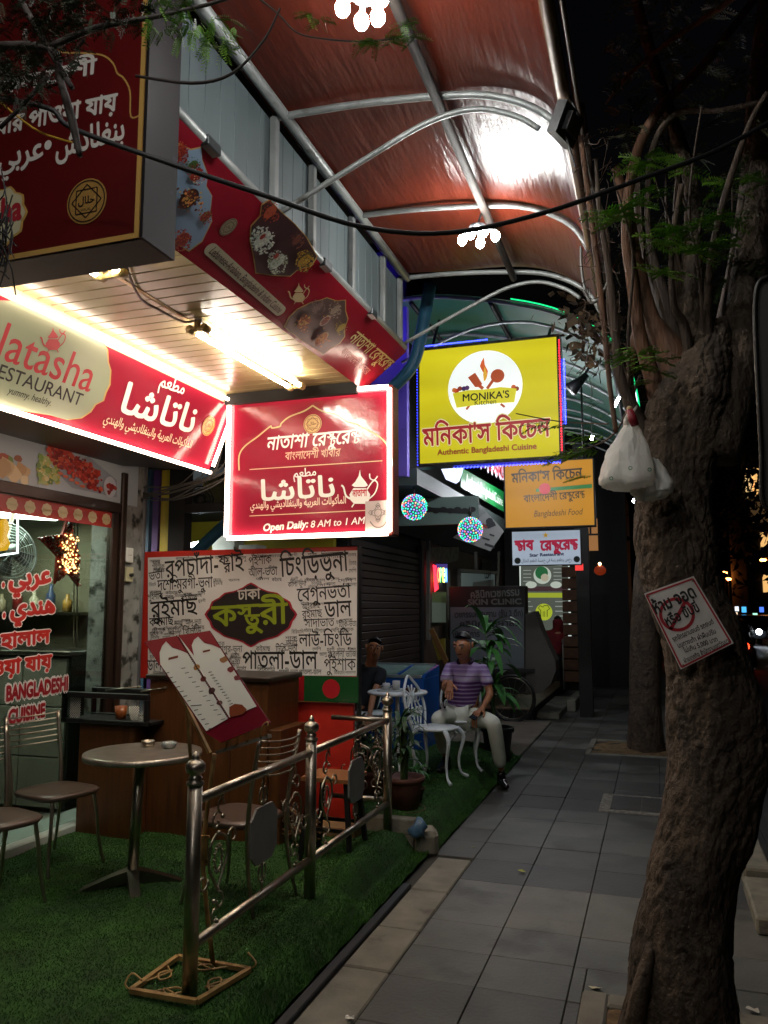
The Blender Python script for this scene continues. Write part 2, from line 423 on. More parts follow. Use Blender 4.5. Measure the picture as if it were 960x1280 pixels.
# tree pits with kerbs and soil
for n, p in enumerate((pit1, pit2)):
    t = MB().m(M_conc); e = .11 if n == 0 else .07
    t.box((p[0], p[1], -.04), (p[0] + e, p[3], .012), bev=.01); t.box((p[0] + e, p[3] - e, -.04), (p[2], p[3], .011), bev=.01)
    t.box((p[2] - e * .5, p[1], -.04), (p[2], p[3] - e, .010), bev=.01); t.box((p[0] + e, p[1], -.04), (p[2] - e * .5, p[1] + e, .0105), bev=.01)
    t.build('pit_kerb', parent=pv)
    g = MB().m(M_dirt); nx = 14; vs = []; rr = random.Random(n)
    for i in range(nx + 1):
        for j in range(nx + 1): vs.append((p[0] + (p[2] - p[0]) * i / nx, p[1] + (p[3] - p[1]) * j / nx, -.02 + rr.uniform(0, .022) + .03 * math.exp(-((i / nx - .5) ** 2 + (j / nx - .5) ** 2) * 12)))
    g.add(vs, [(i * (nx + 1) + j, (i + 1) * (nx + 1) + j, (i + 1) * (nx + 1) + j + 1, i * (nx + 1) + j + 1) for i in range(nx) for j in range(nx)])
    struct('soil', g)
# inspection cover
mh = thing('inspection_cover', 'rectangular paved inspection cover with chipped pale mortar edge in the pavement', 'cover', (-.2, 7.45, 0))
MB().m(mat('mortar', '#8f8b80', .9, noise=(25, .9, '#5a574f'), bump=(60, .006))).box((-.52, 7.12, -.02), (.14, 7.78, .006), bev=.006).build('mortar_frame', parent=mh)
for i in range(2): MB().m(M_tile[3]).box((-.43 + i * .25, 7.2, 0), (-.185 + i * .25, 7.7, .012), bev=.004).build('cover_slab', parent=mh)
# litter and leaves
def leaf(x, y, r, c, lab, nm='fallen_leaf', cat='leaf'):
    m = MB().m(mat('leaf ' + c, c, .7)); rr = random.Random(int(x * 1000))
    a0 = rr.uniform(0, 6); vs = [(x + cos(a0 + i * pi / 4) * r * rr.uniform(.5, 1.1), y + sin(a0 + i * pi / 4) * r * rr.uniform(.3, .8), .004 + rr.uniform(0, .014)) for i in range(8)]
    m.add(vs + [(x, y, .012)], [(i, (i + 1) % 8, 8) for i in range(8)]); return tag(m.build(nm, fix=False), lab, cat)
p = at(652, 1091, Z=0); leaf(p.x, p.y, .032, '#a8a63a', 'small yellow-green leaf lying on the dark paving near the green turf strip')
p = at(592, 1060, Z=0); leaf(p.x, p.y, .026, '#7d7a38', 'dry leaf on the pavement closer to the stone block')
p = at(743, 1237, Z=0); leaf(p.x, p.y, .035, '#b5b094', 'pale curled leaf on the concrete corner of the near tree pit')
p = at(942, 1265, Z=.0); leaf(p.x, p.y, .035, '#c8c4b8', 'white scrap of paper on sandy soil behind the big trunk', 'paper_scrap', 'litter')
p = at(437, 1275, Z=0); leaf(p.x, p.y, .03, '#d0cdc4', 'crumpled white tissue on the concrete strip at the bottom edge', 'paper_scrap', 'litter')

# ================================================================ ARTIFICIAL TURF
def sm(t): t = max(0, min(1, t)); return t * t * (3 - 2 * t)
def turf_z(x, y, sec):
    e = sm((-1.535 - (.11 * sm((y - 4.3) / .1) if sec == 0 else .03) - x) / (.1 if sec == 0 else .1)); z = .012 + (.1 * e if sec == 0 else .13 * e)
    if sec == 0:
        z += .07 * math.exp(-((x + 1.80) / .12) ** 2) * sm((y - 4.35) / .25) * (1 - sm((y - 5.35) / .2))
        z -= .03 * math.exp(-((y - 4.3) / .05) ** 2) * math.exp(-((x + 1.62) / .2) ** 2)
        z += .006 * sin(x * 9 + y * 5) * e + .004 * sin(y * 23)
    else: z += .006 * sin(x * 11 + y * 4)
    return z + .004
M_turf = mat('turf backing', '#26500f', .95, noise=(7, .8, '#142a0c'))
M_blade = mat('turf blade', '#306114', .75, noise=(2.2, 1, '#1a3d0b'))
rng = np.random.default_rng(3)
for sec, (x0, x1, y0, y1) in enumerate(((-4.1, -1.535, 1.7, 5.55), (-3.3, -1.5, 5.62, 9.3))):
    nx, ny = 70, 90; vs = []
    for i in range(nx + 1):
        for j in range(ny + 1):
            x = x0 + (x1 - x0) * (1 - (1 - i / nx) ** 1.6); y = y0 + (y1 - y0) * j / ny; vs.append((x, y, turf_z(x, y, sec)))
    g = MB().m(M_turf); g.smooth = True
    g.add(vs, [(i * (ny + 1) + j, (i + 1) * (ny + 1) + j, (i + 1) * (ny + 1) + j + 1, i * (ny + 1) + j + 1) for i in range(nx) for j in range(ny)])
    g.smooth = False; g.box((x0, y0, -.4), (x1 - .3, y1, .05)); struct('turf', g)
    n = 130000 if sec == 0 else 60000
    X = x1 - (x1 - x0) * rng.random(n) ** 1.25; Y = y0 + (y1 - y0) * rng.random(n)
    Z = np.array([turf_z(a, b, sec) for a, b in zip(X.tolist(), Y.tolist())])
    hgt = rng.uniform(.006, .012, n) * (1 + .9 * (X > x1 - .1)); an = rng.uniform(0, 2 * pi, n); wd = .0022
    V = np.empty((n, 3, 3), np.float32)
    V[:, 0] = np.stack([X + np.cos(an) * wd, Y + np.sin(an) * wd, Z], 1); V[:, 1] = np.stack([X - np.cos(an) * wd, Y - np.sin(an) * wd, Z], 1)
    V[:, 2] = np.stack([X + rng.normal(0, .006, n), Y + rng.normal(0, .006, n), Z + hgt], 1)
    me = bpy.data.meshes.new('turf_blades'); me.vertices.add(3 * n); me.loops.add(3 * n); me.polygons.add(n)
    me.vertices.foreach_set('co', V.ravel()); me.loops.foreach_set('vertex_index', np.arange(3 * n, dtype=np.int32)); me.polygons.foreach_set('loop_start', np.arange(0, 3 * n, 3, dtype=np.int32))
    me.update(calc_edges=True); me.materials.append(M_blade)
    o = bpy.data.objects.new('turf_grass', me); C.objects.link(o); o['kind'] = 'stuff'; o['label'] = 'short green artificial grass laid over the restaurant terrace edge'; o['category'] = 'grass'

# ================================================================ NATASHA RESTAURANT SHELL
M_steel = mat('stainless steel', '#b3aa9b', .33, 1, noise=(9, .6, '#857c6d'), bump=(30, .0006))
M_steeld = mat('worn steel', '#8d877a', .33, 1, noise=(9, .6, '#5c564b'))
M_frame = mat('painted frame tube', '#8f9290', .45, .3, noise=(7, .7, '#6a6c69'), dirt=(9, .62, '#4a4136'))
M_clad = mat('white metal cladding', '#626d6f', .5, .2, noise=(2.5, .7, '#4d5658', (1, 1, .3)), dirt=(5, .63, '#53605f'), bump=(3, .004))
M_cream = mat('cream pvc slat', '#8c7d58', .25, noise=(3, .6, '#7c6e4a'), spec=.6)
M_bronze = mat('bronze window frame', '#3a2a20', .4, .4, noise=(6, .5, '#281c15'))
# facade wall of the shop row
sh = MB().m(M_dark).box((-7.8, 5.62, -.2), (-4.07, 5.78, 4.2)).m(mat('old plaster', '#8f918c', .9, noise=(7, .8, '#6b6c66'), dirt=(9, .52, '#2b2c24')))
bl = thing('restaurant_building', 'shell of the corner restaurant with bronze framed glass front and tiled inside', 'building', (-4.1, 4, 0))
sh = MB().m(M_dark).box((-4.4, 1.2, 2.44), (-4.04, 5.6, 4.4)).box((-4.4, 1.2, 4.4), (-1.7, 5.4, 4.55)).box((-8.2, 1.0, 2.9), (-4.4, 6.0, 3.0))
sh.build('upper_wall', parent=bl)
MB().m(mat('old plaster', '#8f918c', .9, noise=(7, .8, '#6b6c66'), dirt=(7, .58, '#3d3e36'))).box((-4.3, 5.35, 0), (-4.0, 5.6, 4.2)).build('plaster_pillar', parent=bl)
MB().m(mat('drain pipe grey', '#77787a', .6, noise=(9, .5, '#4d4e4e'))).tube([(-4.02, 5.63, 0), (-4.02, 5.63, 4)], .022).build('conduit', parent=bl)
MB().m(mat('drain pipe grey', '#77787a')).tube([(-4.05, 5.69, 0), (-4.05, 5.69, 4)], .018).build('conduit', parent=bl)
# window: bronze posts, glass, interior room
MB().m(M_bronze).box((-4.05, 5.28, .16), (-3.96, 5.345, 2.75), bev=.008).box((-4.04, 5.2, .16), (-3.985, 5.277, 2.42), bev=.006).build('window_post', parent=bl)
MB().m(M_bronze).box((-4.05, 1.5, 2.42), (-3.965, 5.278, 2.5), bev=.006).build('window_rail', parent=bl)
MB().m(mat('white sill', '#b9c2bb', .4)).box((-4.25, 1.2, .1), (-3.93, 5.3, .17), bev=.01).build('window_sill', parent=bl)
MB().m(pane('shop glass', '#c3cec8')).box((-4.012, 1.5, .172), (-4.006, 5.2, 2.42)).build('glass_pane', parent=bl)
M_itile = mat('inside tile', '#a3a194', .25, noise=(2, .7, '#76746a'))
M_iwall = mat('inside wall', '#78755e', .6, noise=(2, .5, '#66634c'))
room = MB().m(M_iwall).box((-8.2, 1.0, .9), (-8.05, 6.0, 2.9)).box((-8.2, 5.85, 1.0), (-4.42, 6.0, 2.9)).m(mat('inside ceiling', '#6f6d5c', .6)).box((-8.2, 1, 2.78), (-4.42, 6, 2.88)).m(M_itile).box((-8.2, 1, 0), (-4.1, 6, .08))
room.build('inner_wall', parent=bl)
for j in range(10):
    for k in range(3):
        MB().m(M_itile).box((-7.9 + j * .36, 5.80, .1 + k * .33), (-7.9 + j * .36 + .35, 5.848, .1 + k * .33 + .32), bev=.004).build('wall_tile', parent=bl, fix=False)
for j in range(12):
    for k in range(3):
        MB().m(M_itile).box((-8.048, 1.5 + j * .36, .1 + k * .33), (-8.0, 1.85 + j * .36, .42 + k * .33), bev=.004).build('wall_tile', parent=bl, fix=False)
# interior fittings seen through the glass
M_lamp = mat('inside lamp', '#ffffff', emit='#fff9ee', es=12)
it = thing('ceiling_light', 'long bright white light panel inside the shop, above the wall fan', 'light', (-5.2, 4.2, 2.6))
lq = [at(x, y, Z=2.42) for x, y in ((-25, 632), (12, 628), (86, 645), (70, 651), (-25, 646))]; MB().m(M_lamp).prism(lq, (0, 0, .01)).build('diffuser', parent=it); MB().m(F('#6f7068')).prism([q + Vector((0, 0, .012)) for q in lq], (0, 0, .04)).build('housing', parent=it)
for n, (x, y, z) in enumerate(((-7.2, 5.0, 2.7), (-6.4, 5.3, 2.7), (-7.4, 4.2, 2.7))):
    o = MB().m(mat('round lamp', '#ffffff', emit='#f2fff4', es=9)).lathe([(.1, 0), (.1, .03)], (x, y, z), 16).build('downlight'); tag(o, ['small round white ceiling lamp deep inside the shop, over the tiled counter', 'small round ceiling lamp near the inner corner of the shop', 'round ceiling lamp furthest into the shop'][n], 'light', 'round lamps in the shop ceiling')
def cage_fan(root, c, r, ax, mt, mblade, rings=9):
    c = Vector(c); ax = Vector(ax).normalized(); u = ax.orthogonal().normalized(); v = ax.cross(u)
    m = MB().m(mt)
    for i in range(rings):
        t = (i + 1) / rings
        for sgn in (-1, 1): m.tube([c + (u * cos(a) + v * sin(a)) * r * t + ax * sgn * .05 * (1 - t * t) for a in np.linspace(0, 2 * pi, 33)[:-1]], .0028, 4, closed=True)
    for k in range(14):
        a = 2 * pi * k / 14
        for sgn in (-1, 1): m.tube([c + (u * cos(a) + v * sin(a)) * r * t + ax * sgn * .05 * (1 - t * t) for t in (.15, .5, .8, 1)], .0025, 4)
    m.tube([c + (u * cos(a) + v * sin(a)) * r for a in np.linspace(0, 2 * pi, 33)[:-1]], .008, 6, closed=True)
    m.build('cage', parent=root)
    for k in range(4):
        a = 2 * pi * k / 4 + .4; b = MB().m(mblade); vs = []
        for t in (.12, .4, .7, .88):
            for s_ in (-1, 1): vs.append(c + (u * cos(a + s_ * .38 * (1 - abs(t - .5))) + v * sin(a + s_ * .38 * (1 - abs(t - .5)))) * r * t + ax * .022 * s_)
        b.add(vs, [(0, 1, 3, 2), (2, 3, 5, 4), (4, 5, 7, 6)]).build('blade', parent=root, fix=False)
    MB().m(mt).lathe([(.05, -.055), (.055, 0), (.05, .055)], c, 14, ax).build('motor', parent=root)
fn = thing('wall_fan', 'large round cage wall fan behind the shop glass beside the tinsel star', 'fan', (-4.6, 4.75, 1.9))
pf = at(12, 690, X=-4.5); cage_fan(fn, pf, .22, (.95, -.2, .2), mat('fan metal', '#9aa6a4', .4, .6), mat('fan blade', '#54605c', .5))
MB().m(M_steeld).tube([pf, (pf.x - .15, pf.y + .1, pf.z), (pf.x - .2, pf.y + .3, 2.75)], .015).build('bracket', parent=fn)
f2 = thing('standing_fan', 'grey cage fan further inside the shop, under the small lamps', 'fan', (-6, 5.2, .1))
pg = at(118, 738, X=-5.6); cage_fan(f2, pg, .2, (.8, -.6, 0), mat('fan metal grey', '#6e7a77', .5, .4), mat('fan blade', '#54605c', .5), 5)
MB().m(M_steeld).tube([pg, (pg.x - .05, pg.y + .1, .1)], .018).build('stand', parent=f2)
# warm wall lamps and little chandelier lamps
M_warm = mat('warm lamp', '#ffcf70', emit='#ffb648', es=22, sample=False)
for n, (x, y) in enumerate(((60, 739), (88, 738), (35, 754), (50, 754))):
    p = at(x, y, X=-6.2); o = MB().m(M_warm).ball(p, .035).m(F('#6b5a2c')).tube([p, p + Vector((-.02, 0, .16))], .012, 6).build('wall_lamp')
    tag(o, ['warm yellow lamp glowing inside the shop, left of the pair below the star', 'warm yellow lamp glowing inside the shop, directly under the star', 'faint amber lamp behind the second Arabic word on the glass', 'faint amber lamp right beside the last letter of the second Arabic word'][n], 'lamp', 'warm lamps inside the shop')
for n, (x, y) in enumerate(((9, 744), (20, 744))):
    p = at(x, y, X=-6.0); o = MB().m(mat('green white lamp', '#ffffff', emit='#e8ffe8', es=16, sample=False)).ball(p, .045).build('wall_lamp'); tag(o, ['white-green lamp inside the shop at the photo edge', 'white-green lamp inside the shop, right one of the cool pair'][n], 'lamp', 'cool lamps inside the shop')
# counter shapes inside
ic = thing('inner_counter', 'dark slanted serving counter rail inside the shop behind the glass', 'counter', (-5.6, 5.4, .1))
MB().m(mat('inner dark', '#33382f', .5)).box((-6.2, 5.35, .1), (-4.45, 5.75, 1.3), bev=.01).build('body', parent=ic)
for k in range(4):
    for j in range(3): MB().m(M_itile).box((-4.46 - .44 * (k + 1) + .004, 5.325, .12 + j * .39), (-4.46 - .44 * k - .004, 5.347, .50 + j * .39), bev=.004).build('front_tile', parent=ic, fix=False)
sv = thing('wall_shelf', 'shelf of bottles and boxes on the inner wall of the shop', 'shelf', (-5.4, 5.75, 1.6)); MB().m(M_steeld).box((-6.0, 5.62, 1.62), (-4.6, 5.84, 1.645)).build('board', parent=sv)
for k, (hh, c) in enumerate(((.2, '#7a3a22'), (.24, '#2c5a3a'), (.16, '#b5a888'), (.22, '#8a2420'), (.18, '#c9c2a8'), (.24, '#3a4a6a'), (.15, '#a8803a'))):
    o = MB().m(mat('bottle ' + c, c, .3)).lathe([(.04, 0), (.042, hh * .6), (.016, hh * .8), (.016, hh)], (-5.9 + k * .18, 5.72, 1.646), 12).build('bottle'); tag(o, ['brown', 'green', 'beige', 'red', 'cream', 'blue', 'amber'][k] + ' bottle on the inner shelf of the shop', 'bottle', 'bottles on the inner shelf')
MB().m(M_steeld).box((-6.25, 5.3, 1.301), (-4.42, 5.78, 1.34), bev=.01).build('top', parent=ic)
gp = thing('glass_partition', 'upright glass partition with steel clips inside the shop', 'partition', (-4.9, 5.2, .1))
MB().m(M_steeld).tube([at(97, 650, X=-4.75), at(96, 822, X=-4.75)], .006, 6).tube([at(93, 650, X=-4.75), at(92, 822, X=-4.75)], .005, 6).build('post', parent=gp)
# red strip with cream medallions in the glass head
GW = Plane((-4.0, 0, 0), (0, 1, 0))
rs = thing('window_strip', 'red strip with a row of cream medallions along the top of the shop glass', 'strip', (-4.0, 4, 2.4))
m = MB().m(F('#a8281c')); m.add([GW.pt(2.0, 2.30, .004), GW.pt(5.198, 2.30, .004), GW.pt(5.198, 2.419, .004), GW.pt(2.0, 2.419, .004)], [(0, 1, 2, 3)]); m.build('strip', parent=rs, fix=False)
for k in range(12):
    m = MB().m(F('#c9b78a')); cy = 5.13 - k * .16; cz = 2.36
    m.add([GW.pt(cy + .05 * cos(t) * (1 + .05 * cos(8 * t)), cz + .043 * sin(t) * (1 + .05 * cos(8 * t)), .006) for t in np.linspace(0, 2 * pi, 49)[:-1]], [tuple(range(48))])
    md = m.build('medallion', parent=rs, fix=False)
    mm = MB().m(F('#a9925c')); text(mm, GW, 'Natasha', (cy - .035, cz - .008), (cy + .035, cz - .008), raw=True, d=.008, res=10); mm.build('lettering', parent=md, fix=False)
# food photographs above the window
fp = thing('food_banner', 'strip of food photographs above the shop glass, kebabs and rolls on white', 'banner', (-3.98, 4, 2.6))
m = MB().m(mat('banner white', '#a8b3b8', .35)); m.box((-4.03, 2.0, 2.50), (-3.985, 5.5, 2.90)); m.build('panel', parent=fp)
FB = Plane((-3.985, 0, 0), (0, 1, 0)); rr = random.Random(5)
def blob(mb, pl, x, y, r, col, d, n=9, sy=.8, wob=.25, sp=None):
    mb.m(F(col, .4)); c = pl.px(x, y); k = abs((pl.px(x, y + 1) - pl.px(x, y - 1)).y) / 2
    mb.add([pl.pt(c.x + cos(t) * r * k * rr.uniform(1 - wob, 1 + wob), c.y + sin(t) * r * k * sy * rr.uniform(1 - wob, 1 + wob), d) for t in np.linspace(0, 2 * pi, n + 1)[:-1]], [tuple(range(n))])
m = MB()
m.m(F('#8d949c', .4)); FB.poly(m, [(70, 590), (110, 570), (146, 600), (146, 622), (90, 610)], .001)
for x, y, r, c in ((2, 586, 15, '#b9935e'), (4, 572, 9, '#a34a2c'), (30, 600, 8, '#e0cda0'), (8, 583, 14, '#c9a877'), (16, 592, 13, '#dcc08e'), (26, 586, 10, '#b98d55'), (12, 575, 7, '#6f8d3a'), (22, 573, 6, '#8a4a2a'), (33, 590, 7, '#c9a877')): blob(m, FB, x, y, r, c, .003 + r * 1e-5)
for k in range(120): blob(m, FB, 47 + rr.uniform(0, 26), 570 + rr.uniform(0, 34), rr.uniform(1.2, 5), rr.choice(('#7f9a3e', '#c3b25a', '#aab56c', '#5d7a2c', '#d9cf95')), .004 + k * 1.8e-5)
for k in range(330):
    t = rr.random(); blob(m, FB, 62 + t * 62 + rr.uniform(-5, 5), 563 + t * 40 + rr.uniform(-13, 13), rr.uniform(1, 4.2), rr.choice(('#9a2a22', '#b53a2c', '#7e1c1a', '#c9553c')), .0088 + k * 1.4e-5)
blob(m, FB, 88, 572, 5, '#a9c8a0', .012)
for k in range(5): blob(m, FB, 74 + k * 7, 592 + k * 4, 5, '#c9694a', .011 + k * 1e-4, sy=.4)
m.m(F('#b9bdc4', .3)); FB.disc(m, 136, 609, 12, .012, sy=1.1)
for k in range(9): blob(m, FB, 133 + rr.uniform(0, 9), 600 + rr.uniform(0, 16), 3.6, rr.choice(('#8a2420', '#a83a2c')), .014 + k * 1e-4)
m.build('food_print', parent=fp, fix=False)
# painted words on the glass (red with white edge)
wl = thing('window_lettering', 'red Arabic, Bengali and English words with white edges stuck on the shop glass', 'lettering', (-4.0, 4.5, 1.5))
def stick(t, a, b, h, bold=.05, ol=.05, c='#b3241c', base=.006, lab=None):
    m = MB().m(F('#e6dcd6')); text(m, GW, t, a, b, h=h, d=base, bold=bold + ol); m.m(F(c)); text(m, GW, t, a, b, h=h, d=base + .002, bold=bold); return m.build('lettering', parent=wl, fix=False)
stick('عربي', (10, 733), (63, 728), .17)
stick('هندي', (12, 770), (68, 765), .16); stick('.', (1, 733), (5, 733), .17); stick('.', (2, 771), (6, 771), .17)
stick('ী হালাল', (-14, 812), (61, 803), .135, .045); stick('ওয়া যায়', (-14, 846), (63, 834), .135, .045)
for t, quad_, a, b, h in (('BANGLADESHI', ((3, 862), (84, 846), (84, 858), (3, 881)), (6, 876), (84, 862), .132), ('CUISINE', ((6, 893), (56, 880), (55, 896), (5, 910)), (9, 905), (55, 895), .125)):
    m = MB().m(F('#cfc9c4')); text(m, GW, t, a, b, h=h, d=.005, bold=.16, res=12); m.m(F('#8f1620')); text(m, GW, t, a, b, h=h, d=.008, bold=.05); m.build('lettering', parent=wl, fix=False)
# tinsel star hanging behind the glass
ts = thing('tinsel_star', 'tinsel star with glowing warm fairy lights hanging behind the shop glass', 'star', tuple(at(80, 695, X=-4.1)))
SP = Plane((-4.09, 0, 0), (0, 1, 0)); c0 = SP.px(80, 690)
tip = [SP.px(*q) for q in ((86, 641), (98, 700), (98, 733), (68, 730), (48, 672))]; inn = [SP.px(*q) for q in ((92, 680), (95, 712), (84, 716), (71, 695), (77, 668))]
ring = [q for p in zip(tip, inn) for q in p]
o_ = MB().m(mat('star board', '#b0402c', .4, .1)); o_.prism([SP.pt(q.x, q.y, -.012) for q in ring], SP.n * .02); o_.build('star_board', parent=ts)
tn = MB(); cols = [mat('tinsel ' + c, c, .3, .15) for c in ('#c9d0d0', '#c33a2c', '#6f8a76', '#efe6da')]; rr = random.Random(2)
for k in range(900):
    i = rr.randrange(10); a, b = ring[i], ring[(i + 1) % 10]; t = rr.random(); u = rr.random() ** .6; q = c0.lerp(a.lerp(b, t), u)
    edge = u > .8; tn.m(cols[1] if edge and rr.random() < .7 else rr.choice(cols)); p = SP.pt(q.x, q.y, .01 + rr.uniform(0, .012)); an = rr.uniform(0, 6.3); dv = (SP.u * cos(an) + SP.v * sin(an)) * .014
    tn.add([p - dv, p + dv, p + SP.n * .014 + SP.v * .004], [(0, 1, 2)])
x = tn.build('tinsel', parent=ts, fix=False); x['kind'] = 'stuff'
lb = MB().m(mat('fairy bulb', '#ffd9a0', emit='#ffb070', es=7))
for k in range(110):
    q = SP.px(83 + rr.gauss(0, 5.5), 692 + rr.uniform(-24, 24)); lb.ball(SP.pt(q.x, q.y, .026), .0055, 6, 4)
x = lb.build('fairy_lights', parent=ts, fix=False); x['kind'] = 'stuff'
# lit logo box at the glass edge
lg = thing('lit_logo_sign', 'small light sign with a yellow figure and white LED border at the shop glass edge', 'sign', tuple(at(8, 668, X=-4.05)))
LP = Plane((-4.06, 0, 0), (0, 1, 0)); m = MB().m(mat('led white', '#ffffff', emit='#fff2ff', es=5, sample=False))
m.tube([LP.P(22, 640), LP.P(22, 691), LP.P(-20, 697)], .007, 6); m.build('led_border', parent=lg)
m = MB().m(mat('lit yellow', '#e0a52c', emit='#e8a020', es=.9, sample=False))
LP.poly(m, [(-10, 652), (8, 648), (12, 660), (9, 670), (13, 680), (9, 688), (-10, 690)], .0); LP.disc(m, 6, 655, 6, .001); m.build('figure', parent=lg, fix=False)
# ================================================================ SIGNS AND LAMPS OF THE RED RESTAURANT
M_red = mat('red vinyl', '#8f2034', .14, noise=(2, .4, '#821a2e'), bump=(2.2, .01), spec=.5)
M_redb = mat('red vinyl banner', '#8f1b2a', .18, noise=(2, .5, '#7a1722'), bump=(2.5, .01))
M_redd = mat('dark red vinyl', '#5a0f0e', .35, noise=(2, .6, '#3d0b0b'))
M_neon = mat('warm neon rope', '#fff4e4', emit='#ffe2cc', es=6)
M_tube = mat('fluorescent tube', '#ffffff', emit='#fff3e0', es=32)
M_gold = F('#b08a4a', .3); M_creamp = F('#d9d3a6', .3); M_cb = F('#e6e2da', .35); M_blk = F('#171213', .4)
def teapot(pl, mb, cx, cy, s, c1, d=.004, moon=True):
    mb.m(c1); k = s
    P = lambda *q: [(cx + x * k, cy + y * k) for x, y in q]
    pl.poly(mb, P((0, -32), (2, -22), (10, -12), (14, -6), (9, -3), (-9, -3), (-14, -6), (-8, -12), (-2, -22)), d)
    pl.poly(mb, P((-11, -1), (11, -1), (18, 10), (16, 20), (10, 26), (-10, 26), (-16, 20), (-18, 10)), d)
    pl.line(mb, P((-15, 18), (-24, 12), (-28, -2), (-32, -6)), .006 * k * 3, d + .0002); pl.line(mb, P((12, 2), (24, -14), (31, -8), (26, 8), (15, 18)), .005 * k * 2.6, d + .0003)
    pl.line(mb, P((-10, 26), (-14, 32)), .004 * k * 3, d); pl.line(mb, P((10, 26), (14, 32)), .004 * k * 3, d)
    if moon: pl.line(mb, P((17, -26), (18, -18), (25, -15), (31, -22)), .005 * k * 2.4, d)
def halal(pl, mb, x, y, r, d=.004, face='#b08a4a', ink='#3a2412', sy=1.0):
    mb.m(F(face, .3)); pl.disc(mb, x, y, r, d, 36, sy); mb.m(F(ink)); pl.disc(mb, x, y, r * .93, d + .001, 36, sy, ring=r * .06)
    for a0 in (0, pi / 4):
        c = pl.px(x, y); k = abs((pl.px(x, y + 1) - pl.px(x, y - 1)).y) / 2 * r * .74
        q = [Vector((c.x + cos(a0 + i * pi / 2) * k, c.y + sin(a0 + i * pi / 2) * k * sy)) for i in range(4)]
        for i in range(4):
            a, b = q[i], q[(i + 1) % 4]; t = (b - a).normalized(); nn = Vector((-t.y, t.x)) * k * .035
            mb.add([pl.pt(*(a + nn), d + .0015), pl.pt(*(a - nn), d + .0015), pl.pt(*(b - nn), d + .0015), pl.pt(*(b + nn), d + .0015)], [(0, 1, 2, 3)])
    c = pl.px(x, y); k = abs((pl.px(x, y + 1) - pl.px(x, y - 1)).y) / 2 * r
    text(mb, pl, 'حلال', (c.x - .42 * k, c.y - .1 * k), (c.x + .42 * k, c.y - .1 * k), raw=True, d=d + .002, bold=.02); text(mb, pl, 'HALAL', (c.x - .25 * k, c.y - .42 * k), (c.x + .25 * k, c.y - .42 * k), raw=True, d=d + .002, res=12)

# ---- hanging sign with glowing frame, square to the street
Y0 = 5.3
NS = Plane((-3.0, Y0 - .075, 2.18), (1, 0, 0))
sg = thing('hanging_sign', 'square red hanging sign framed by a glowing white tube, opening hours in English', 'sign', (-2.35, Y0, 2.2))
MB().m(M_red).m(mat('sign casing', '#6c2a22', .5)).box((-3.0, Y0 - .07, 2.18), (-1.7, Y0 + .07, 3.25), bev=.01).build('casing', parent=sg)
m = MB().m(M_red); m.add([NS.pt(.015, .015, 0), NS.pt(1.285, .015, 0), NS.pt(1.285, 1.055, 0), NS.pt(.015, 1.055, 0)], [(0, 1, 2, 3)]); m.build('panel', parent=sg, fix=False)
yt = Y0 - .10; c4 = [(-2.985, yt, 2.19), (-1.715, yt, 2.19), (-1.715, yt, 3.225), (-2.985, yt, 3.245)]
for i, (a, b) in enumerate(((0, 1), (1, 2), (2, 3), (3, 0))):
    p, q = Vector(c4[a]), Vector(c4[b]); g = (q - p).normalized() * .012; MB().m(M_neon).tube([p + g, q - g], .0165, 8).build('light_tube', parent=sg)
m = MB().m(F('#c9b27e', .35))
NS.line(m, [(299, 588), (299, 570), (306, 558), (322, 546), (338, 533), (340, 535), (350, 533), (352, 529), (362, 521), (380, 514), (391, 507)], .011)
NS.line(m, [(391, 507), (403, 514), (420, 518), (432, 526), (448, 531), (450, 533), (470, 543), (484, 556), (489, 572), (490, 582)], .011)
m.m(F('#e0bf98')); NS.line(m, [(312, 587), (478, 576)], .006, smooth=False); NS.line(m, [(312, 645), (458, 638)], .006, smooth=False)
m.build('ornament', parent=sg, fix=False)
m = MB(); halal(NS, m, 391, 530, 12, face='#c9a56a', ink='#6e1a1c'); m.build('emblem', parent=sg, fix=False)
m = MB().m(M_cb); text(m, NS, 'নাতাশা ের{স|ট}ুের{ন|ট}', (333, 563), (449, 553), h=.15, bold=.015, slant=.2); m.m(F('#d9a890')); text(m, NS, 'বাংলােদশী খাবার', (356, 575), (425, 570), h=.085, bold=.01, slant=.2)
m.m(M_cb); text(m, NS, 'ناتاشا', (324, 626), (420, 620), h=.215, bold=.02); text(m, NS, 'مطعم', (367, 597), (396, 594), h=.085, bold=.015)
m.m(F('#ecc9b4')); text(m, NS, 'المأكولات العربية والبنغلاديشي والهندي', (313, 636), (433, 629), h=.07, bold=.02)
m.m(M_cb); text(m, NS, 'Open Daily:', (328.5, 664), (385, 659), bold=.035, slant=.2); text(m, NS, '8 AM to 1 AM', (388, 659.5), (456, 654.5), slant=.2, bold=.008)
m.build('lettering', parent=sg, fix=False)
m = MB(); teapot(NS, m, 450, 611, .72, M_cb); m.m(F('#b3121f')); text(m, NS, 'নাতাশা', (441, 621), (459, 620), d=.0055, h=.07, bold=.03); m.build('teapot_emblem', parent=sg, fix=False)
m = MB().m(F('#b0a29d', .5)); NS.poly(m, [(457, 627), (489, 625), (489, 665), (457, 667)], .006); ps = m.build('paper_sheet', parent=sg, fix=False)
m = MB().m(F('#5f5c59')); NS.disc(m, 473, 641, 8, .008, 20, 1, ring=1.1, wob=.25, lob=4); NS.disc(m, 473, 641, 5, .008, 16, 1, ring=.8)
for dx, dy in ((0, -9), (0, 9), (-9, 0), (9, 0)): NS.disc(m, 473 + dx, 641 + dy, 3.5, .0085, 4, 1, ring=.9)
NS.line(m, [(463, 652), (468, 658), (474, 659.5), (480, 657), (484, 651)], .008, .008); m.build('print', parent=ps, fix=False)

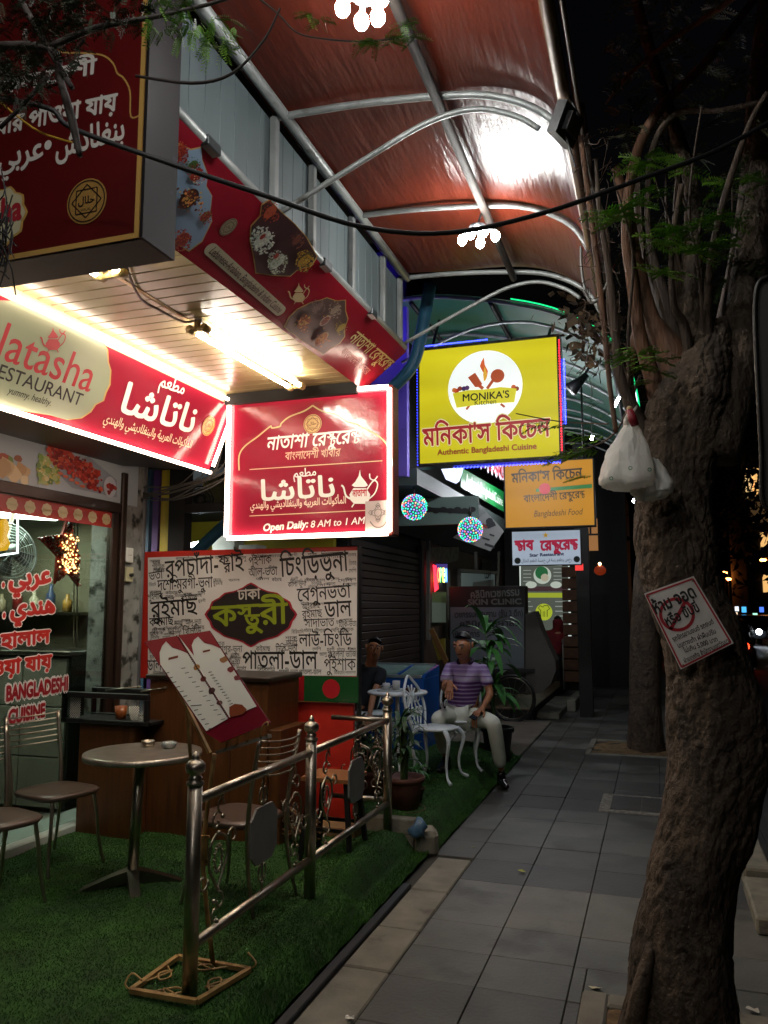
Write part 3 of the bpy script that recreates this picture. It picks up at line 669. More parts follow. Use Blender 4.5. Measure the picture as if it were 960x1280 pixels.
# ---- long tilted sign over the window
sx0, sz0, sx1, sz1 = -2.99, 3.27, -3.2, 2.735
LS = Plane((sx1, 2.6, sz1), (0, 1, 0), (sx0 - sx1, 0, sz0 - sz1)); LH = math.hypot(sx0 - sx1, sz0 - sz1); LL = 2.7
ls = thing('long_fascia_sign', 'long tilted red and cream restaurant sign edged with glowing tubes above the glass front', 'sign', (-3.1, 4, 2.73))
m = MB().m(M_dark).prism([LS.pt(0, 0, -.01), LS.pt(LL, 0, -.01), LS.pt(LL, LH, -.01), LS.pt(0, LH, -.01)], LS.n * -.1); m.build('casing', parent=ls)
m = MB().m(M_red); m.add([LS.pt(0, 0, 0), LS.pt(LL, 0, 0), LS.pt(LL, LH, 0), LS.pt(0, LH, 0)], [(0, 1, 2, 3)]); m.build('panel', parent=ls, fix=False)
m = MB().m(F('#b9b596', .4)); m.add([LS.pt(0, LH - .06, .004), LS.pt(LL - .05, LH - .06, .004), LS.pt(LL - .02, LH + .01, .004), LS.pt(0, LH + .01, .004)], [(0, 1, 2, 3)]); m.build('top_trim', parent=ls, fix=False)
for a, b in (((0, LH - .045), (LL - .03, LH - .03)), ((0, -.012), (LL - .02, -.02)), ((LL - .015, .03), (LL - .015, LH - .05))):
    MB().m(M_neon).tube([LS.pt(*a, .03), LS.pt(*b, .03)], .0135, 8).build('light_tube', parent=ls)
cart = [(-60, 372), (20, 376), (95, 404), (124, 422), (133, 436), (134, 452), (137, 462), (136, 480), (131, 490), (128, 500), (118, 505), (112, 514), (100, 522), (82, 524), (60, 518), (-60, 500)]
m = MB().m(M_gold); LS.poly(m, [(x + 1.6, y + .8) for x, y in cart], .004); m.m(F('#8f967f', .2)); LS.poly(m, [(x - .4, y) for x, y in cart], .0055); m.build('cartouche', parent=ls, fix=False)
m = MB().m(F('#9c1a24')); text(m, LS, 'Natasha', (-40, 433), (111, 490), h=.27, bold=.004, d=.007); m.build('lettering', parent=ls, fix=False)
m = MB().m(M_blk); text(m, LS, 'RESTAURANT', (-20, 466), (99, 507), h=.105, bold=.005, d=.007); text(m, LS, 'yummy. healthy.', (8, 491), (62, 507), h=.055, slant=.25, d=.007); m.build('lettering', parent=ls, fix=False)
m = MB(); teapot(LS, m, 65, 424, .5, F('#9c1a24'), .0072); m.build('teapot_emblem', parent=ls, fix=False)
m = MB().m(M_cb); text(m, LS, 'ناتاشا', (145, 513), (240, 541), h=.27, bold=.02, d=.005); text(m, LS, 'مطعم', (198, 482), (229, 493), h=.12, bold=.015, d=.005)
m.m(F('#e5c7a8')); text(m, LS, 'المأكولات العربية والبنغلاديشي والهندي', (128, 527), (238, 560), h=.08, bold=.01, d=.005); m.build('lettering', parent=ls, fix=False)
m = MB(); halal(LS, m, 260, 532, 14, .006, '#c79a45', '#8a2a18'); m.build('emblem', parent=ls, fix=False)
m = MB().m(mat('red led dots', '#ff5a40', emit='#ff4a30', es=3, sample=False))
for k in range(22): LS.disc(m, 281 - k * .9, 512 + k * 3, .8, .012, 6)
x = m.build('led_dots', parent=ls, fix=False); x['kind'] = 'stuff'

# ---- ribbed dark soffit behind the long sign
us = thing('ribbed_soffit', 'dark ribbed metal soffit under the long tilted sign', 'soffit', (-3.6, 4, 2.72)); M_rib = mat('ribbed dark metal', '#2c2923', .4, .5)
for k in range(30):
    x = -3.235 - k * .026; zz = 2.72 + k * .003; MB().m(M_rib).box((x - .02, 2.2, zz), (x, 5.28, zz + .016)).build('slat', parent=us, fix=False)
MB().m(M_dark).box((-4.03, 2.2, 2.83), (-3.24, 5.29, 2.87)).build('backing', parent=us)

# ---- cream slatted soffit
so = thing('slatted_soffit', 'cream plastic slatted soffit lit by fluorescent tubes over the terrace', 'soffit', (-2.4, 4, 3.27))
yb = 2.4; k = 0
while yb < 5.22:
    MB().m(M_cream).box((-2.99, yb + .003, 3.272), (-1.93, yb + .097, 3.285), bev=.003).build('slat', parent=so, fix=False); yb += .1
MB().m(mat('slat gap', '#4d3a1e', .7)).box((-3.0, 2.4, 3.286), (-1.9, 5.26, 3.31)).build('backing', parent=so)
MB().m(mat('brass strip', '#b39d64', .3, .3)).box((-2.42, 2.4, 3.268), (-2.395, 3.75, 3.2715)).build('cover_strip', parent=so)
MB().m(M_dark).box((-3.0, 5.16, 3.19), (-1.95, 5.2, 3.27)).build('end_beam', parent=so)
# fluorescent fittings
def fitting(p0, p1, gap, lab):
    t = thing('tube_light', lab, 'light', tuple(p0), 0, 'twin tube lights under the soffit'); d = (p1 - p0).normalized(); sd = d.cross(Vector((0, 0, 1)))
    MB().m(F('#8f8a80')).obox((p0 + p1) / 2 + Vector((0, 0, .045)), (p1 - p0) / 2, sd * .025, Vector((0, 0, .014))).build('batten', parent=t)
    for s_ in (-1, 1):
        o = sd * gap * s_; MB().m(M_tube).tube([p0 + o + d * .03, p1 + o - d * .03], .014, 8).build('glow_tube', parent=t)
        for q, e in ((p0, d * .03), (p1, -d * .03)): MB().m(mat('lamp holder', '#a8925a', .5)).tube([q + o - e * .5, q + o + e * 1.3], .024, 8).tube([q + o, q + o * .2, q + Vector((0, 0, .04))], .017, 6).build('lamp_holder', parent=t)
p0 = at(247, 411, Z=3.21); p1 = at(358, 478, Z=3.21); fitting(p0, Vector((p0.x + .02, 4.95, 3.21)), .045, 'twin white tube light near the corner of the cream soffit')
q0 = at(140, 344, Z=3.2); fitting(q0 - Vector((.02, .6, 0)), q0, .06, 'twin tube light whose bright ends show below the big dark red box sign')
cb = MB().m(mat('brown cable', '#4b3520', .6)).tube(crv([q0 + Vector((.06, .02, .04)), at(175, 372, Z=3.25), at(200, 388, Z=3.25), at(228, 402, Z=3.25), p0 + Vector((0, -.02, .04))]), .007, 6); tag(cb.build('power_cable'), 'brown cable sagging between the two tube lights under the soffit', 'cable')

# ---- sloping banner with food pictures
BX, BZ, TX, TZ = -1.945, 3.245, -1.62, 3.5
BP = Plane((BX, 0, BZ), (0, 1, 0), (TX - BX, 0, TZ - BZ)); BHt = math.hypot(TX - BX, TZ - BZ)
bn = thing('sloping_banner', 'sloping red banner with food pictures and an English cuisine line under the white cladding', 'banner', (-1.8, 4, 3.3))
m = MB().m(M_dark).prism([BP.pt(2.3, 0, -.008), BP.pt(5.3, 0, -.008), BP.pt(5.3, BHt, -.008), BP.pt(2.3, BHt, -.008)], BP.n * -.03); m.build('board', parent=bn)
m = MB().m(M_redb); m.add([BP.pt(2.3, 0, 0), BP.pt(5.3, 0, 0), BP.pt(5.3, BHt, 0), BP.pt(2.3, BHt, 0)], [(0, 1, 2, 3)]); m.build('panel', parent=bn, fix=False)
rr = random.Random(11)
def platter(pts, base, blobs, cups=()):
    m = MB(); cx = sum(p[0] for p in pts) / len(pts); cy = sum(p[1] for p in pts) / len(pts)
    m.m(M_gold); BP.poly(m, [(cx + (x - cx) * 1.04, cy + (y - cy) * 1.03) for x, y in pts], .003); m.m(F(base, .3)); BP.poly(m, pts, .0045)
    d = .006
    for x, y, r, cols, n in blobs:
        d += .0004; blob(m, BP, x, y, r * 1.0, cols[0], d, 22, 1.2, .07); d += .0002
        for k in range(n * 5):
            t = rr.uniform(0, 6.3); q = math.sqrt(rr.random()) * r * .98; d += .00002; blob(m, BP, x + q * cos(t), y + q * 1.2 * sin(t), r * rr.uniform(.07, .2), rr.choice(cols), d, 7, rr.uniform(.5, 1.2), .35)
    for x, y, r, rim, c, n in cups:
        d += .001; m.m(F(rim, .3)); BP.disc(m, x, y, r, d, 24, 1.2); m.m(F(c, .4)); BP.disc(m, x, y, r * .84, d + .001, 24, 1.2); d += .002
        for k in range(n * 3): d += .00004; blob(m, BP, x + rr.gauss(0, r * .34), y + rr.gauss(0, r * .4), r * rr.uniform(.08, .18), rr.choice([c, '#d98a4a', '#8a3a1c', '#c9a050']), d, 7, 1)
    m.build('food_print', parent=bn, fix=False)
RD = ['#8c2018', '#a3301e', '#5f1512', '#b8542c']; GN = ['#3f5a24', '#61763a', '#2b3d18']; WH = ['#b8bfb2', '#9aa69a', '#cfd0bd']; YL = ['#b58a2c', '#8a6a20', '#c9a040', '#5b5420']
platter([(205, 182), (224, 180), (238, 187), (251, 184), (252, 200), (259, 218), (257, 232), (264, 244), (262, 262), (264, 275), (252, 300), (236, 312), (215, 300), (190, 285)], '#7e93a8',
        [(222, 190, 13, RD, 26), (240, 205, 9, GN, 14), (244, 216, 11, RD + ['#d9c9a0'], 16), (255, 268, 9, RD + GN, 14), (225, 297, 12, RD, 20)], [(233, 245, 17, '#2a1812', '#4a1c12', 26)])
platter([(337, 250), (348, 262), (368, 280), (382, 296), (395, 320), (388, 331), (370, 337), (362, 344), (340, 343), (320, 340), (317, 320), (313, 300), (314, 282), (325, 270), (327, 256)], '#3c2326',
        [(337, 264, 12, ['#a3452a', '#8c3220'], 18), (327, 298, 15, WH, 34), (345, 325, 13, WH + ['#8f9a78'], 30), (326, 293, 5, RD, 8), (343, 317, 5, RD, 8), (378, 323, 12, YL, 40), (368, 296, 9, ['#6e3a2c', '#8a5a3c'], 12)])
platter([(388, 378), (400, 375), (408, 372), (420, 376), (431, 375), (431, 388), (434, 398), (430, 410), (430, 420), (424, 428), (414, 434), (404, 442), (392, 434), (376, 424), (356, 408), (362, 396), (372, 386)], '#4a3432',
        [(397, 383, 9, ['#6b5350', '#8a7068'], 18), (418, 386, 9, ['#8a7a68', '#a3917a'], 18), (425, 408, 8, ['#a3872c', '#7a6a30'], 14)],
        [(378, 401, 13, '#5a3a2a', '#8a4a20', 26), (404, 398, 9.5, '#b5a79a', '#6e2f26', 4), (399, 420, 12, '#c2a27a', '#b5683a', 20)])
m = MB(); halal(BP, m, 285, 283, 14.5, .004, '#8f8468', '#4a2a22', 1.25); m.build('emblem', parent=bn, fix=False)
m = MB().m(F('#a39a80', .4))
A, B = BP.px(263, 311), BP.px(350, 388); e = (B - A).normalized(); nrm = Vector((-e.y, e.x)); hw = .034; L = (B - A).length
cap = [A + nrm * hw * cos(t) - e * hw * sin(t) for t in np.linspace(0, pi, 9)] + [B - nrm * hw * cos(t) + e * hw * sin(t) for t in np.linspace(0, pi, 9)]
m.add([BP.pt(q.x, q.y, .004) for q in cap], [tuple(range(len(cap)))]); a = A - nrm * .018; b = B - nrm * .018
m.m(F('#33201e')); text(m, BP, 'Lebanese-Arabian, Bangladeshi & Indian Cuisine', (a.x, a.y), (b.x, b.y), raw=True, h=.062, slant=.2, bold=.01, d=.006); m.build('label_strip', parent=bn, fix=False)
m = MB(); teapot(BP, m, 373, 366, .42, F('#b39a6a'), .004); m.build('teapot_emblem', parent=bn, fix=False)
m = MB().m(F('#cdb06c', .4)); text(m, BP, 'নাতাশা ের{স|ট}ুের{ন|ট}', (434, 424), (482, 462), h=.135, bold=.01, d=.004, slant=.15); m.m(F('#c96a5a')); text(m, BP, 'বাংলােদশী খাবার', (425, 441), (457, 468), h=.075, d=.004); m.build('lettering', parent=bn, fix=False)

# ---- white ribbed cladding above the banner, with its rails
cl = thing('cladding', 'pale ribbed metal cladding running above the red sloping banner', 'cladding', (-1.68, 4, 3.5))
yb = 2.3
while yb < 5.2:
    MB().m(M_clad).box((-1.70, yb + .002, 3.5), (-1.672, yb + .119, 4.02), bev=.002).build('panel', parent=cl, fix=False); yb += .12
MB().m(M_dark).box((-1.74, 2.3, 3.49), (-1.7015, 5.22, 4.05)).build('backing', parent=cl)
for x, z, r in ((-1.625, 3.52, .022), (-1.60, 4.03, .026), (-1.655, 4.08, .02)): MB().m(M_frame).tube([(x, 2.3, z), (x, 5.27, z)], r, 8).build('rail', parent=cl)
for y in (5.25, 4.87, 4.29, 3.7, 3.25): MB().m(M_frame).box((-1.67, y - .02, 3.53), (-1.635, y + .02, 4.03), bev=.004).build('upright', parent=cl)
for y in (2.62, 3.8, 4.55): MB().m(F('#1d2224')).box((-1.65, y - .05, 3.49), (-1.595, y + .05, 3.535), bev=.004).build('clamp', parent=cl)

# ---- big dark red box sign, nearest
bs = thing('box_sign', 'big dark red box sign with Bengali and Arabic lines hanging in the upper corner', 'sign', (-2.3, 2.2, 2.88))
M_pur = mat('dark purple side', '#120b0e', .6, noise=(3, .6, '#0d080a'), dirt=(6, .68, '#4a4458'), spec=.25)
x0, x1, ya, yb_, z0, z1 = -3.0, -1.54, 2.1, 2.285, 2.88, 4.1
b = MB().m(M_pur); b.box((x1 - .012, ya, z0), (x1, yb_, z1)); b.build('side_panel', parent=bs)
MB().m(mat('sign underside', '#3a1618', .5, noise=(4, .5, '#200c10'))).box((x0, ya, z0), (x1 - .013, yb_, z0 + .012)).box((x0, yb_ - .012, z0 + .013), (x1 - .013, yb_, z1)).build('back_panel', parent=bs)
MB().m(M_gold).box((x1 - .03, ya - .004, z0), (x1 - .013, ya + .012, z1)).box((x0, ya - .004, z0), (x1 - .031, ya + .012, z0 + .018)).build('frame', parent=bs)
XP = Plane((x0, ya + .006, z0), (1, 0, 0)); m = MB().m(M_redd); m.add([XP.pt(0, .019, 0), XP.pt(x1 - .031 - x0, .019, 0), XP.pt(x1 - .031 - x0, 1.2, 0), XP.pt(0, 1.2, 0)], [(0, 1, 2, 3)]); m.build('panel', parent=bs, fix=False)
m = MB().m(F('#c3bdb4')); text(m, XP, 'খাবার পাওয়া যায়', (-27, 174), (146, 138), h=.095, bold=.03); text(m, XP, 'সকল েদশী', (-20, 124), (120, 92), h=.085, bold=.03)
text(m, XP, 'بنغلادش', (70, 198), (157, 173), h=.12, bold=.025); text(m, XP, '•عربي', (-2, 212), (66, 194), h=.12, bold=.025); m.build('lettering', parent=bs, fix=False)
m = MB().m(M_gold); XP.line(m, [(20, 58), (60, 60), (80, 66), (110, 67), (130, 70), (142, 80), (147, 92), (155, 98), (163, 115), (164, 146), (176, 144)], .006); m.build('ornament', parent=bs, fix=False)
m = MB(); halal(XP, m, 109, 252, 28, .003, '#94703a', '#2a1a10', 1.0); m.build('emblem', parent=bs, fix=False)
m = MB().m(M_gold); XP.disc(m, 2, 272, 37, .003, 40, .98, wob=.06, lob=10); sc_ = m.m(F('#b5ad8c', .35)); XP.disc(m, 1, 272, 35, .0045, 40, .98, wob=.06, lob=10); m.m(F('#94202a')); text(m, XP, 'ha', (1, 279), (28, 274), h=.125, bold=.04, d=.006); m.build('cartouche', parent=bs, fix=False)

# ================================================================ CANOPY OVER THE PAVEMENT
cn = thing('red_canopy', 'curved red translucent canopy on steel hoops above the pavement', 'canopy', (-1, 4, 3.6))
PROF = [(-1.66, 4.03), (-1.25, 4.01), (-.84, 3.965), (-.62, 3.92), (-.45, 3.84), (-.335, 3.74), (-.27, 3.61)]
pc = crv([(x, 0, z) for x, z in PROF], 5)
M_sheet = mat('red polycarbonate', '#68291a', .3, noise=(1.6, .9, '#4c1c11', (1, .5, 1)), bump=(22, .012, (1, .14, 1)), spec=.3, dirt=(4, .63, '#47231a'), trans=.0)
tr = M_sheet.node_tree; pb = tr.nodes['Principled BSDF']; pb.inputs['Subsurface Weight'].default_value = 0
tl = tr.nodes.new('ShaderNodeBsdfTranslucent'); tl.inputs[0].default_value = (.35, .06, .03, 1); ms = tr.nodes.new('ShaderNodeMixShader'); ms.inputs[0].default_value = .25
ou = tr.nodes['Material Output']; tr.links.new(pb.outputs[0], ms.inputs[1]); tr.links.new(tl.outputs[0], ms.inputs[2]); tr.links.new(ms.outputs[0], ou.inputs[0])
frames = [5.25, 4.29, 3.25, 2.25, 1.2, .1, -1.0, -2.1]
for a, b in zip(frames[1:], frames):
    m = MB().m(M_sheet); n = len(pc); m.smooth = True; ns = 8; vs = []
    for j in range(ns + 1):
        y = a + (b - a) * j / ns
        for q in pc: vs.append((q.x, y, q.z + .03 + .008 * sin(q.x * 7 + y * 5)))
    m.add(vs, [(j * n + i, j * n + i + 1, (j + 1) * n + i + 1, (j + 1) * n + i) for j in range(ns) for i in range(n - 1)]); m.build('roof_sheet', parent=cn, fix=False)
for y in frames:
    MB().m(M_frame).tube([(q.x, y, q.z) for q in pc], .017, 8).build('hoop', parent=cn)
for y in (5.27, 3.27):
    MB().m(M_frame).tube(crv([(-1.63, y, 3.55), (-1.2, y, 3.74), (-.9, y, 3.86), (-.68, y, 3.88), (-.5, y, 3.81), (-.4, y, 3.73)], 5), .0135, 8).build('brace', parent=cn)
MB().m(mat('brown tube', '#2a2019', .8, 0)).tube([(-.84, -2.1, 3.93), (-.84, 5.28, 3.93)], .024, 8).build('purlin', parent=cn)
MB().m(mat('gutter brown', '#6b5138', .5, .3, noise=(6, .6, '#433222'))).tube([(-.262, -2.1, 3.63), (-.262, 5.4, 3.63)], .026, 8).tube([(-.215, -2.1, 3.645), (-.215, 5.3, 3.64)], .010, 6).build('edge_tube', parent=cn)
# bulb clusters
M_bulb = mat('white led bulb', '#ffffff', emit='#f4f5f2', es=115)
def cluster(c, offs, lab):
    t = thing('lamp_cluster', lab, 'lamp', tuple(c), 0, 'bulb clusters under the red canopy')
    MB().m(F('#55575a')).lathe([(.02, 0), (.045, .01), (.05, .035), (.02, .05)], c, 14).build('lamp_base', parent=t)
    MB().m(F('#55575a')).tube([c + Vector((0, 0, .04)), (c.x * .5 - .42, c.y, 3.93)], .006, 6).build('hanger', parent=t)
    for dx, dy in offs:
        e = c + Vector((dx, dy, -.025)); MB().m(F('#9aa0a0')).tube([c + Vector((dx * .4, dy * .4, .01)), e + Vector((0, 0, .02))], .01, 6).m(M_bulb).ball(e - Vector((0, 0, .01)), .026, 10, 7, (1, 1, 1.25)).build('bulb', parent=t)
cluster(at(597, 290, Z=3.82), [(-.09, .0), (-.03, -.06), (.045, -.06), (.1, .01), (.0, .07)], 'cluster of white bulbs hanging under the far bay of the red canopy')
cluster(at(456, 0, Z=3.76), [(-.07, -.03), (-.03, .05), (.07, -.03), (.03, .05)], 'cluster of white bulbs under the near canopy bay at the top edge')
o4 = [(-.09, .0), (-.03, -.05), (.04, -.04), (.095, .01), (.0, .06)]  # unseen clusters added to light tree and pavement from the camera side
cluster(Vector((-.9, .65, 3.78)), o4, 'cluster of white bulbs under the canopy bay over the photographer'); cluster(Vector((-.9, -1.4, 3.78)), o4, 'cluster of white bulbs under the canopy behind the photographer')
# floodlight on the edge tube
fl = thing('floodlight', 'black floodlight on the canopy edge throwing white light up onto the red roof', 'floodlight', tuple(at(706, 150, X=-.27)))
fp_ = at(707, 156, X=-.257); dr = Vector((-.72, .25, .35)).normalized(); sd = dr.cross(Vector((0, 0, 1))).normalized(); u2 = sd.cross(dr)
MB().m(M_black).obox(fp_, dr * .02, sd * .075, u2 * .06).obox(fp_ - dr * .03, dr * .012, sd * .045, u2 * .035).build('housing', parent=fl)
MB().m(mat('flood glass', '#ffffff', emit='#dfeaff', es=5)).obox(fp_ + dr * .021, dr * .001, sd * .062, u2 * .046).build('lamp_glass', parent=fl)
MB().m(M_black).tube([fp_ - dr * .02 + sd * .08, fp_ + Vector((.05, 0, .02)), (-.25, fp_.y, 3.66)], .006, 6).tube([fp_ - Vector((0, 0, .05)), fp_ + Vector((.03, .01, -.17))], .004, 5).build('bracket', parent=fl)
# ================================================================ TERRACE FURNITURE
M_wood = mat('brown veneer', '#623b1d', .35, noise=(5, .8, '#432611', (6, 6, .5)), bump=(40, .0008, (6, 6, .5)), spec=.5)
M_wtop = mat('dark counter top', '#231a14', .3)
M_seat = mat('brown vinyl seat', '#52443c', .3, noise=(9, .5, '#38291f'))
# ---- the wide menu board
BY = 5.72
KB = Plane((-4.02, BY - .03, .12), (1, 0, 0))
kb_ = thing('menu_board', 'wide white menu board crowded with Bengali dish names round a dark oval', 'sign board', (-3.0, BY, .1))
A = at(183, 690, Y=BY); B = at(448, 684, Y=BY); zt = A.z; zb = at(448, 880, Y=BY).z; xl, xr = A.x, B.x
M_rb = mat('red board paint', '#c22d20', .45, noise=(3, .5, '#a32216'))
MB().m(M_rb).box((xl, BY - .03, zb + .14), (xr, BY + .03, zt), bev=.006).build('board', parent=kb_)
MB().m(M_rb).box((xl + .3, BY - .01, .1), (xr - .03, BY + .025, zb), bev=.004).build('lower_panel', parent=kb_)
MB().m(F('#1d1f20')).box((xr + .001, BY - .035, .1), (xr + .02, BY + .03, zt), bev=.004).build('side_rail', parent=kb_)
M_bw = mat('board white', '#e0deda', .3, noise=(2, .4, '#cfcdc8'), bump=(6, .002))
PN = Plane((xl, BY - .032, 0), (1, 0, 0))
a, b, c_, d_ = (185, 697), (447, 688), (446, 845), (185, 842)
m = MB().m(M_bw); PN.poly(m, [a, b, c_, d_], .001); m.build('print_sheet', parent=kb_, fix=False)
m = MB().m(F('#1e1c1a')); words = []
big = [('রূপচাঁদা-{ফ|র}াই', (207, 722), (305, 712), 24, .008), ('িচংিড়ভুনা', (351, 721), (436, 713), 27, .008), ('ভর্তা', (187, 726), (204, 723), 12, .005), ('দেশি-মুরগী-ভুনা', (197, 738), (266, 734), 15, .005),
       ('পুঁইশাক', (311, 707), (340, 704), 12, .0), ('আলু-ভর্তা', (311, 721), (347, 719), 12, .0), ('িচতলমাছ', (402, 699), (430, 697), 9, .0), ('রুইমাছ', (189, 772), (247, 767), 23, .008), ('কইমাছ', (187, 783), (217, 781), 12, .005),
       ('েবগুনভর্তা', (372, 752), (439, 747), 19, .005), ('ডাল', (406, 772), (440, 770), 23, .008), ('রুইমাছ', (378, 773), (403, 771), 11, .0), ('আইরমাছ', (378, 762), (400, 760), 8, .0), ('সাদাভাত', (381, 784), (418, 783), 12, .0), ('িটিক-ভর্তা', (424, 784), (446, 783), 8, .0),
       ('লাউ-িচংিড়', (374, 808), (440, 807), 18, .005), ('পাতলা-ডাল', (303, 836), (397, 836), 25, .008), ('িটিক-ভুর্তা', (345, 816), (372, 815), 10, .0), ('পুঁইশাক', (405, 838), (445, 838), 17, .0), ('করল্লা ভািজ', (411, 822), (446, 821), 9, .0),
       ('ডাল', (184, 838), (202, 838), 15, .005), ('িবিরয়ািন', (322, 842), (344, 842), 9, .0), ('মুরগী-ভুনা পাতলা-ডাল', (349, 843), (402, 843), 7, .0), ('িখচুিড়', (229, 795), (252, 793), 11, .0), ('ভর্তা', (296, 841), (308, 841), 9, .0), ('মাগুর-ভুনা', (273, 815), (303, 815), 9, .0), ('রুইমাছ', (226, 751), (247, 749), 7, .0), ('আলু-ভর্তা', (232, 781), (252, 780), 7, 0), ('কালা ভুনা', (360, 734), (383, 732), 7, .0), ('কইমাছ', (320, 814), (338, 814), 7, .0), ('পুঁইশাক', (185, 750), (204, 748), 8, .0)]
def lay(t, a, b, hpx, bold, res):
    t = t.replace('র্ত', '^ত'); k = abs((PN.px(a[0], a[1] + 1) - PN.px(a[0], a[1] - 1)).y) / 2
    text(m, PN, t, a, b, h=hpx * k / .75, d=.003, bold=bold, res=res)
for t, a, b, hp, bo in big: words.append((a[0], a[1] - hp, b[0], max(a[1], b[1]) + 2)); lay(t, a, b, hp, bo, 24)
m.build('lettering', parent=kb_, fix=False)
m = MB().m(F('#33302e')); rr = random.Random(4); small = ['িচতলমাছ', 'পুঁইশাক', 'রুইমাছ', 'কইমাছ', 'আলু', 'ভাত', 'ডাল', 'িবিরয়ািন', 'মুরগী', 'পাতলা', 'েদিশ', 'শাক']
ovc = (314, 770)
n = 0
for tr_ in range(9000):
    x, y = rr.uniform(186, 440), rr.uniform(694, 843); wv, hv = rr.uniform(9, 18), rr.uniform(3.4, 6)
    if x + wv > 446 or ((x + wv / 2 - ovc[0]) / 66) ** 2 + ((y - ovc[1]) / 45) ** 2 < 1: continue
    if y - hv < 697 - (x - 185) * .034: continue
    if any(x < q[2] and x + wv > q[0] and y - hv < q[3] - 2 and y > q[1] + 3 for q in words): continue
    words.append((x, y - hv, x + wv, y + 1)); lay(rr.choice(small), (x, y), (x + wv, y - .3), hv, 0, 9); n += 1
x = m.build('small_lettering', parent=kb_, fix=False)
def oval(sc, col, d):
    pts = []
    base = [(0, -41), (10, -35), (22, -30), (33, -28), (40, -22), (49, -17), (52, -9), (58, -1), (52, 8), (49, 16), (40, 22), (33, 27), (22, 30), (10, 34), (0, 40)]
    pts = base + [(-x, y) for x, y in base[-2:0:-1]]
    m.m(F(col)); q = crv([(x, y, 0) for x, y in pts], 2, True); PN.poly(m, [(ovc[0] + p.x * sc, ovc[1] - 1 + p.y * sc) for p in q], d)
m = MB(); oval(1.0, '#a3182c', .005); oval(.95, '#241c1a', .0065)
m.m(F('#c9c5ba')); text(m, PN, 'ঢাকা', (298, 750), (326, 748), h=.12, bold=.02, d=.008); m.m(F('#8a9a1e')); text(m, PN, 'ক{স|ত}ুরী', (266, 783), (360, 779), h=.25, bold=.018, d=.008); m.build('oval_emblem', parent=kb_, fix=False)
# hanging flag strip below
fs_ = thing('flag_strip', 'red and green strip with red disc, wrapped in film, under the wide menu board', 'strip', (xr - .4, BY, zb))
M_film = dict(rough=.12)
FP = Plane((xl, BY - .05, 0), (1, 0, 0)); p_ = FP.px(332, 849); q_ = FP.px(448, 879); top = FP.px(400, 845).y; m = MB().m(mat('film red', '#8c1a20', .15, coat=.5, bump=(5, .004)))
m.add([FP.pt(p_.x, q_.y, 0), FP.pt(FP.px(380, 860).x, q_.y, 0), FP.pt(FP.px(380, 860).x, top, 0), FP.pt(p_.x, top, 0)], [(0, 1, 2, 3)]); m.m(mat('film green', '#1c4a26', .15, coat=.5, bump=(5, .004)))
m.add([FP.pt(FP.px(380, 860).x + .001, q_.y, 0), FP.pt(q_.x, q_.y, 0), FP.pt(q_.x, top, 0), FP.pt(FP.px(380, 860).x + .001, top, 0)], [(0, 1, 2, 3)]); m.build('strip', parent=fs_, fix=False)
m = MB().m(F('#a3222a', .2)); FP.disc(m, 414, 861, 12, .002); m.build('red_disc', parent=fs_, fix=False)
m = MB().m(F('#1d1516')); text(m, FP, '{ন|ট}', (333, 866), (354, 865), h=.16, bold=.16, d=.002); m.m(F('#cfc9c0')); text(m, FP, '{ন|ট}', (333, 866), (354, 865), h=.16, bold=.08, d=.004); m.build('lettering', parent=fs_, fix=False)
MB().m(F('#182018')).box((p_.x + xl - .0, BY - .052 + .006, q_.y), (q_.x + xl, BY - .036, top)).build('backing', parent=fs_)

# ---- service counter
ct = thing('service_counter', 'brown wood service counter with dark top, standing behind the round table', 'counter', (-3.2, 5.1, .1))
cz = at(260, 851, Y=5.0).z
MB().m(M_wood).box((-3.46, 5.0, .06), (-2.52, 5.5, cz), bev=.004).build('tall_cabinet', parent=ct)
MB().m(M_wtop).box((-3.48, 4.97, cz), (-2.5, 5.52, cz + .035), bev=.006).build('top', parent=ct)
lz = at(130, 905, Y=4.85).z
MB().m(M_wood).box((-3.93, 4.85, .06), (-3.464, 5.4, lz), bev=.004).build('low_cabinet', parent=ct)
MB().m(M_wood).box((-2.517, 5.02, .06), (-2.43, 5.45, .86), bev=.004).build('side_cabinet', parent=ct)
for x in (-3.1, -2.8): MB().m(F('#2a170b')).box((x, 4.997, .1), (x + .004, 5.0, cz)).build('joint_strip', parent=ct)
# mesh tray on the low cabinet
mt_ = thing('mesh_tray', 'black framed wire mesh tray of utensils on the low end of the wooden counter', 'tray', (-3.6, 4.9, lz))
ta, tb = at(78, 900, Y=4.82), at(186, 908, Y=4.82); tz0, tz1 = min(ta.z, tb.z), at(186, 868, Y=4.82).z
for (u, v) in (((ta.x, tz0), (tb.x, tz0 + .03)), ((ta.x, tz1 - .04), (tb.x, tz1)), ((ta.x, tz0 + .031), (ta.x + .03, tz1 - .041)), ((tb.x - .03, tz0 + .031), (tb.x, tz1 - .041))):
    MB().m(M_black).box((u[0], 4.80, u[1]), (v[0], 4.83, v[1]), bev=.003).build('frame_bar', parent=mt_)
    MB().m(M_black).box((u[0], 5.12, u[1]), (v[0], 5.15, v[1]), bev=.003).build('frame_bar', parent=mt_)
wm = MB().m(mat('wire mesh', '#8b8d88', .4, .8))
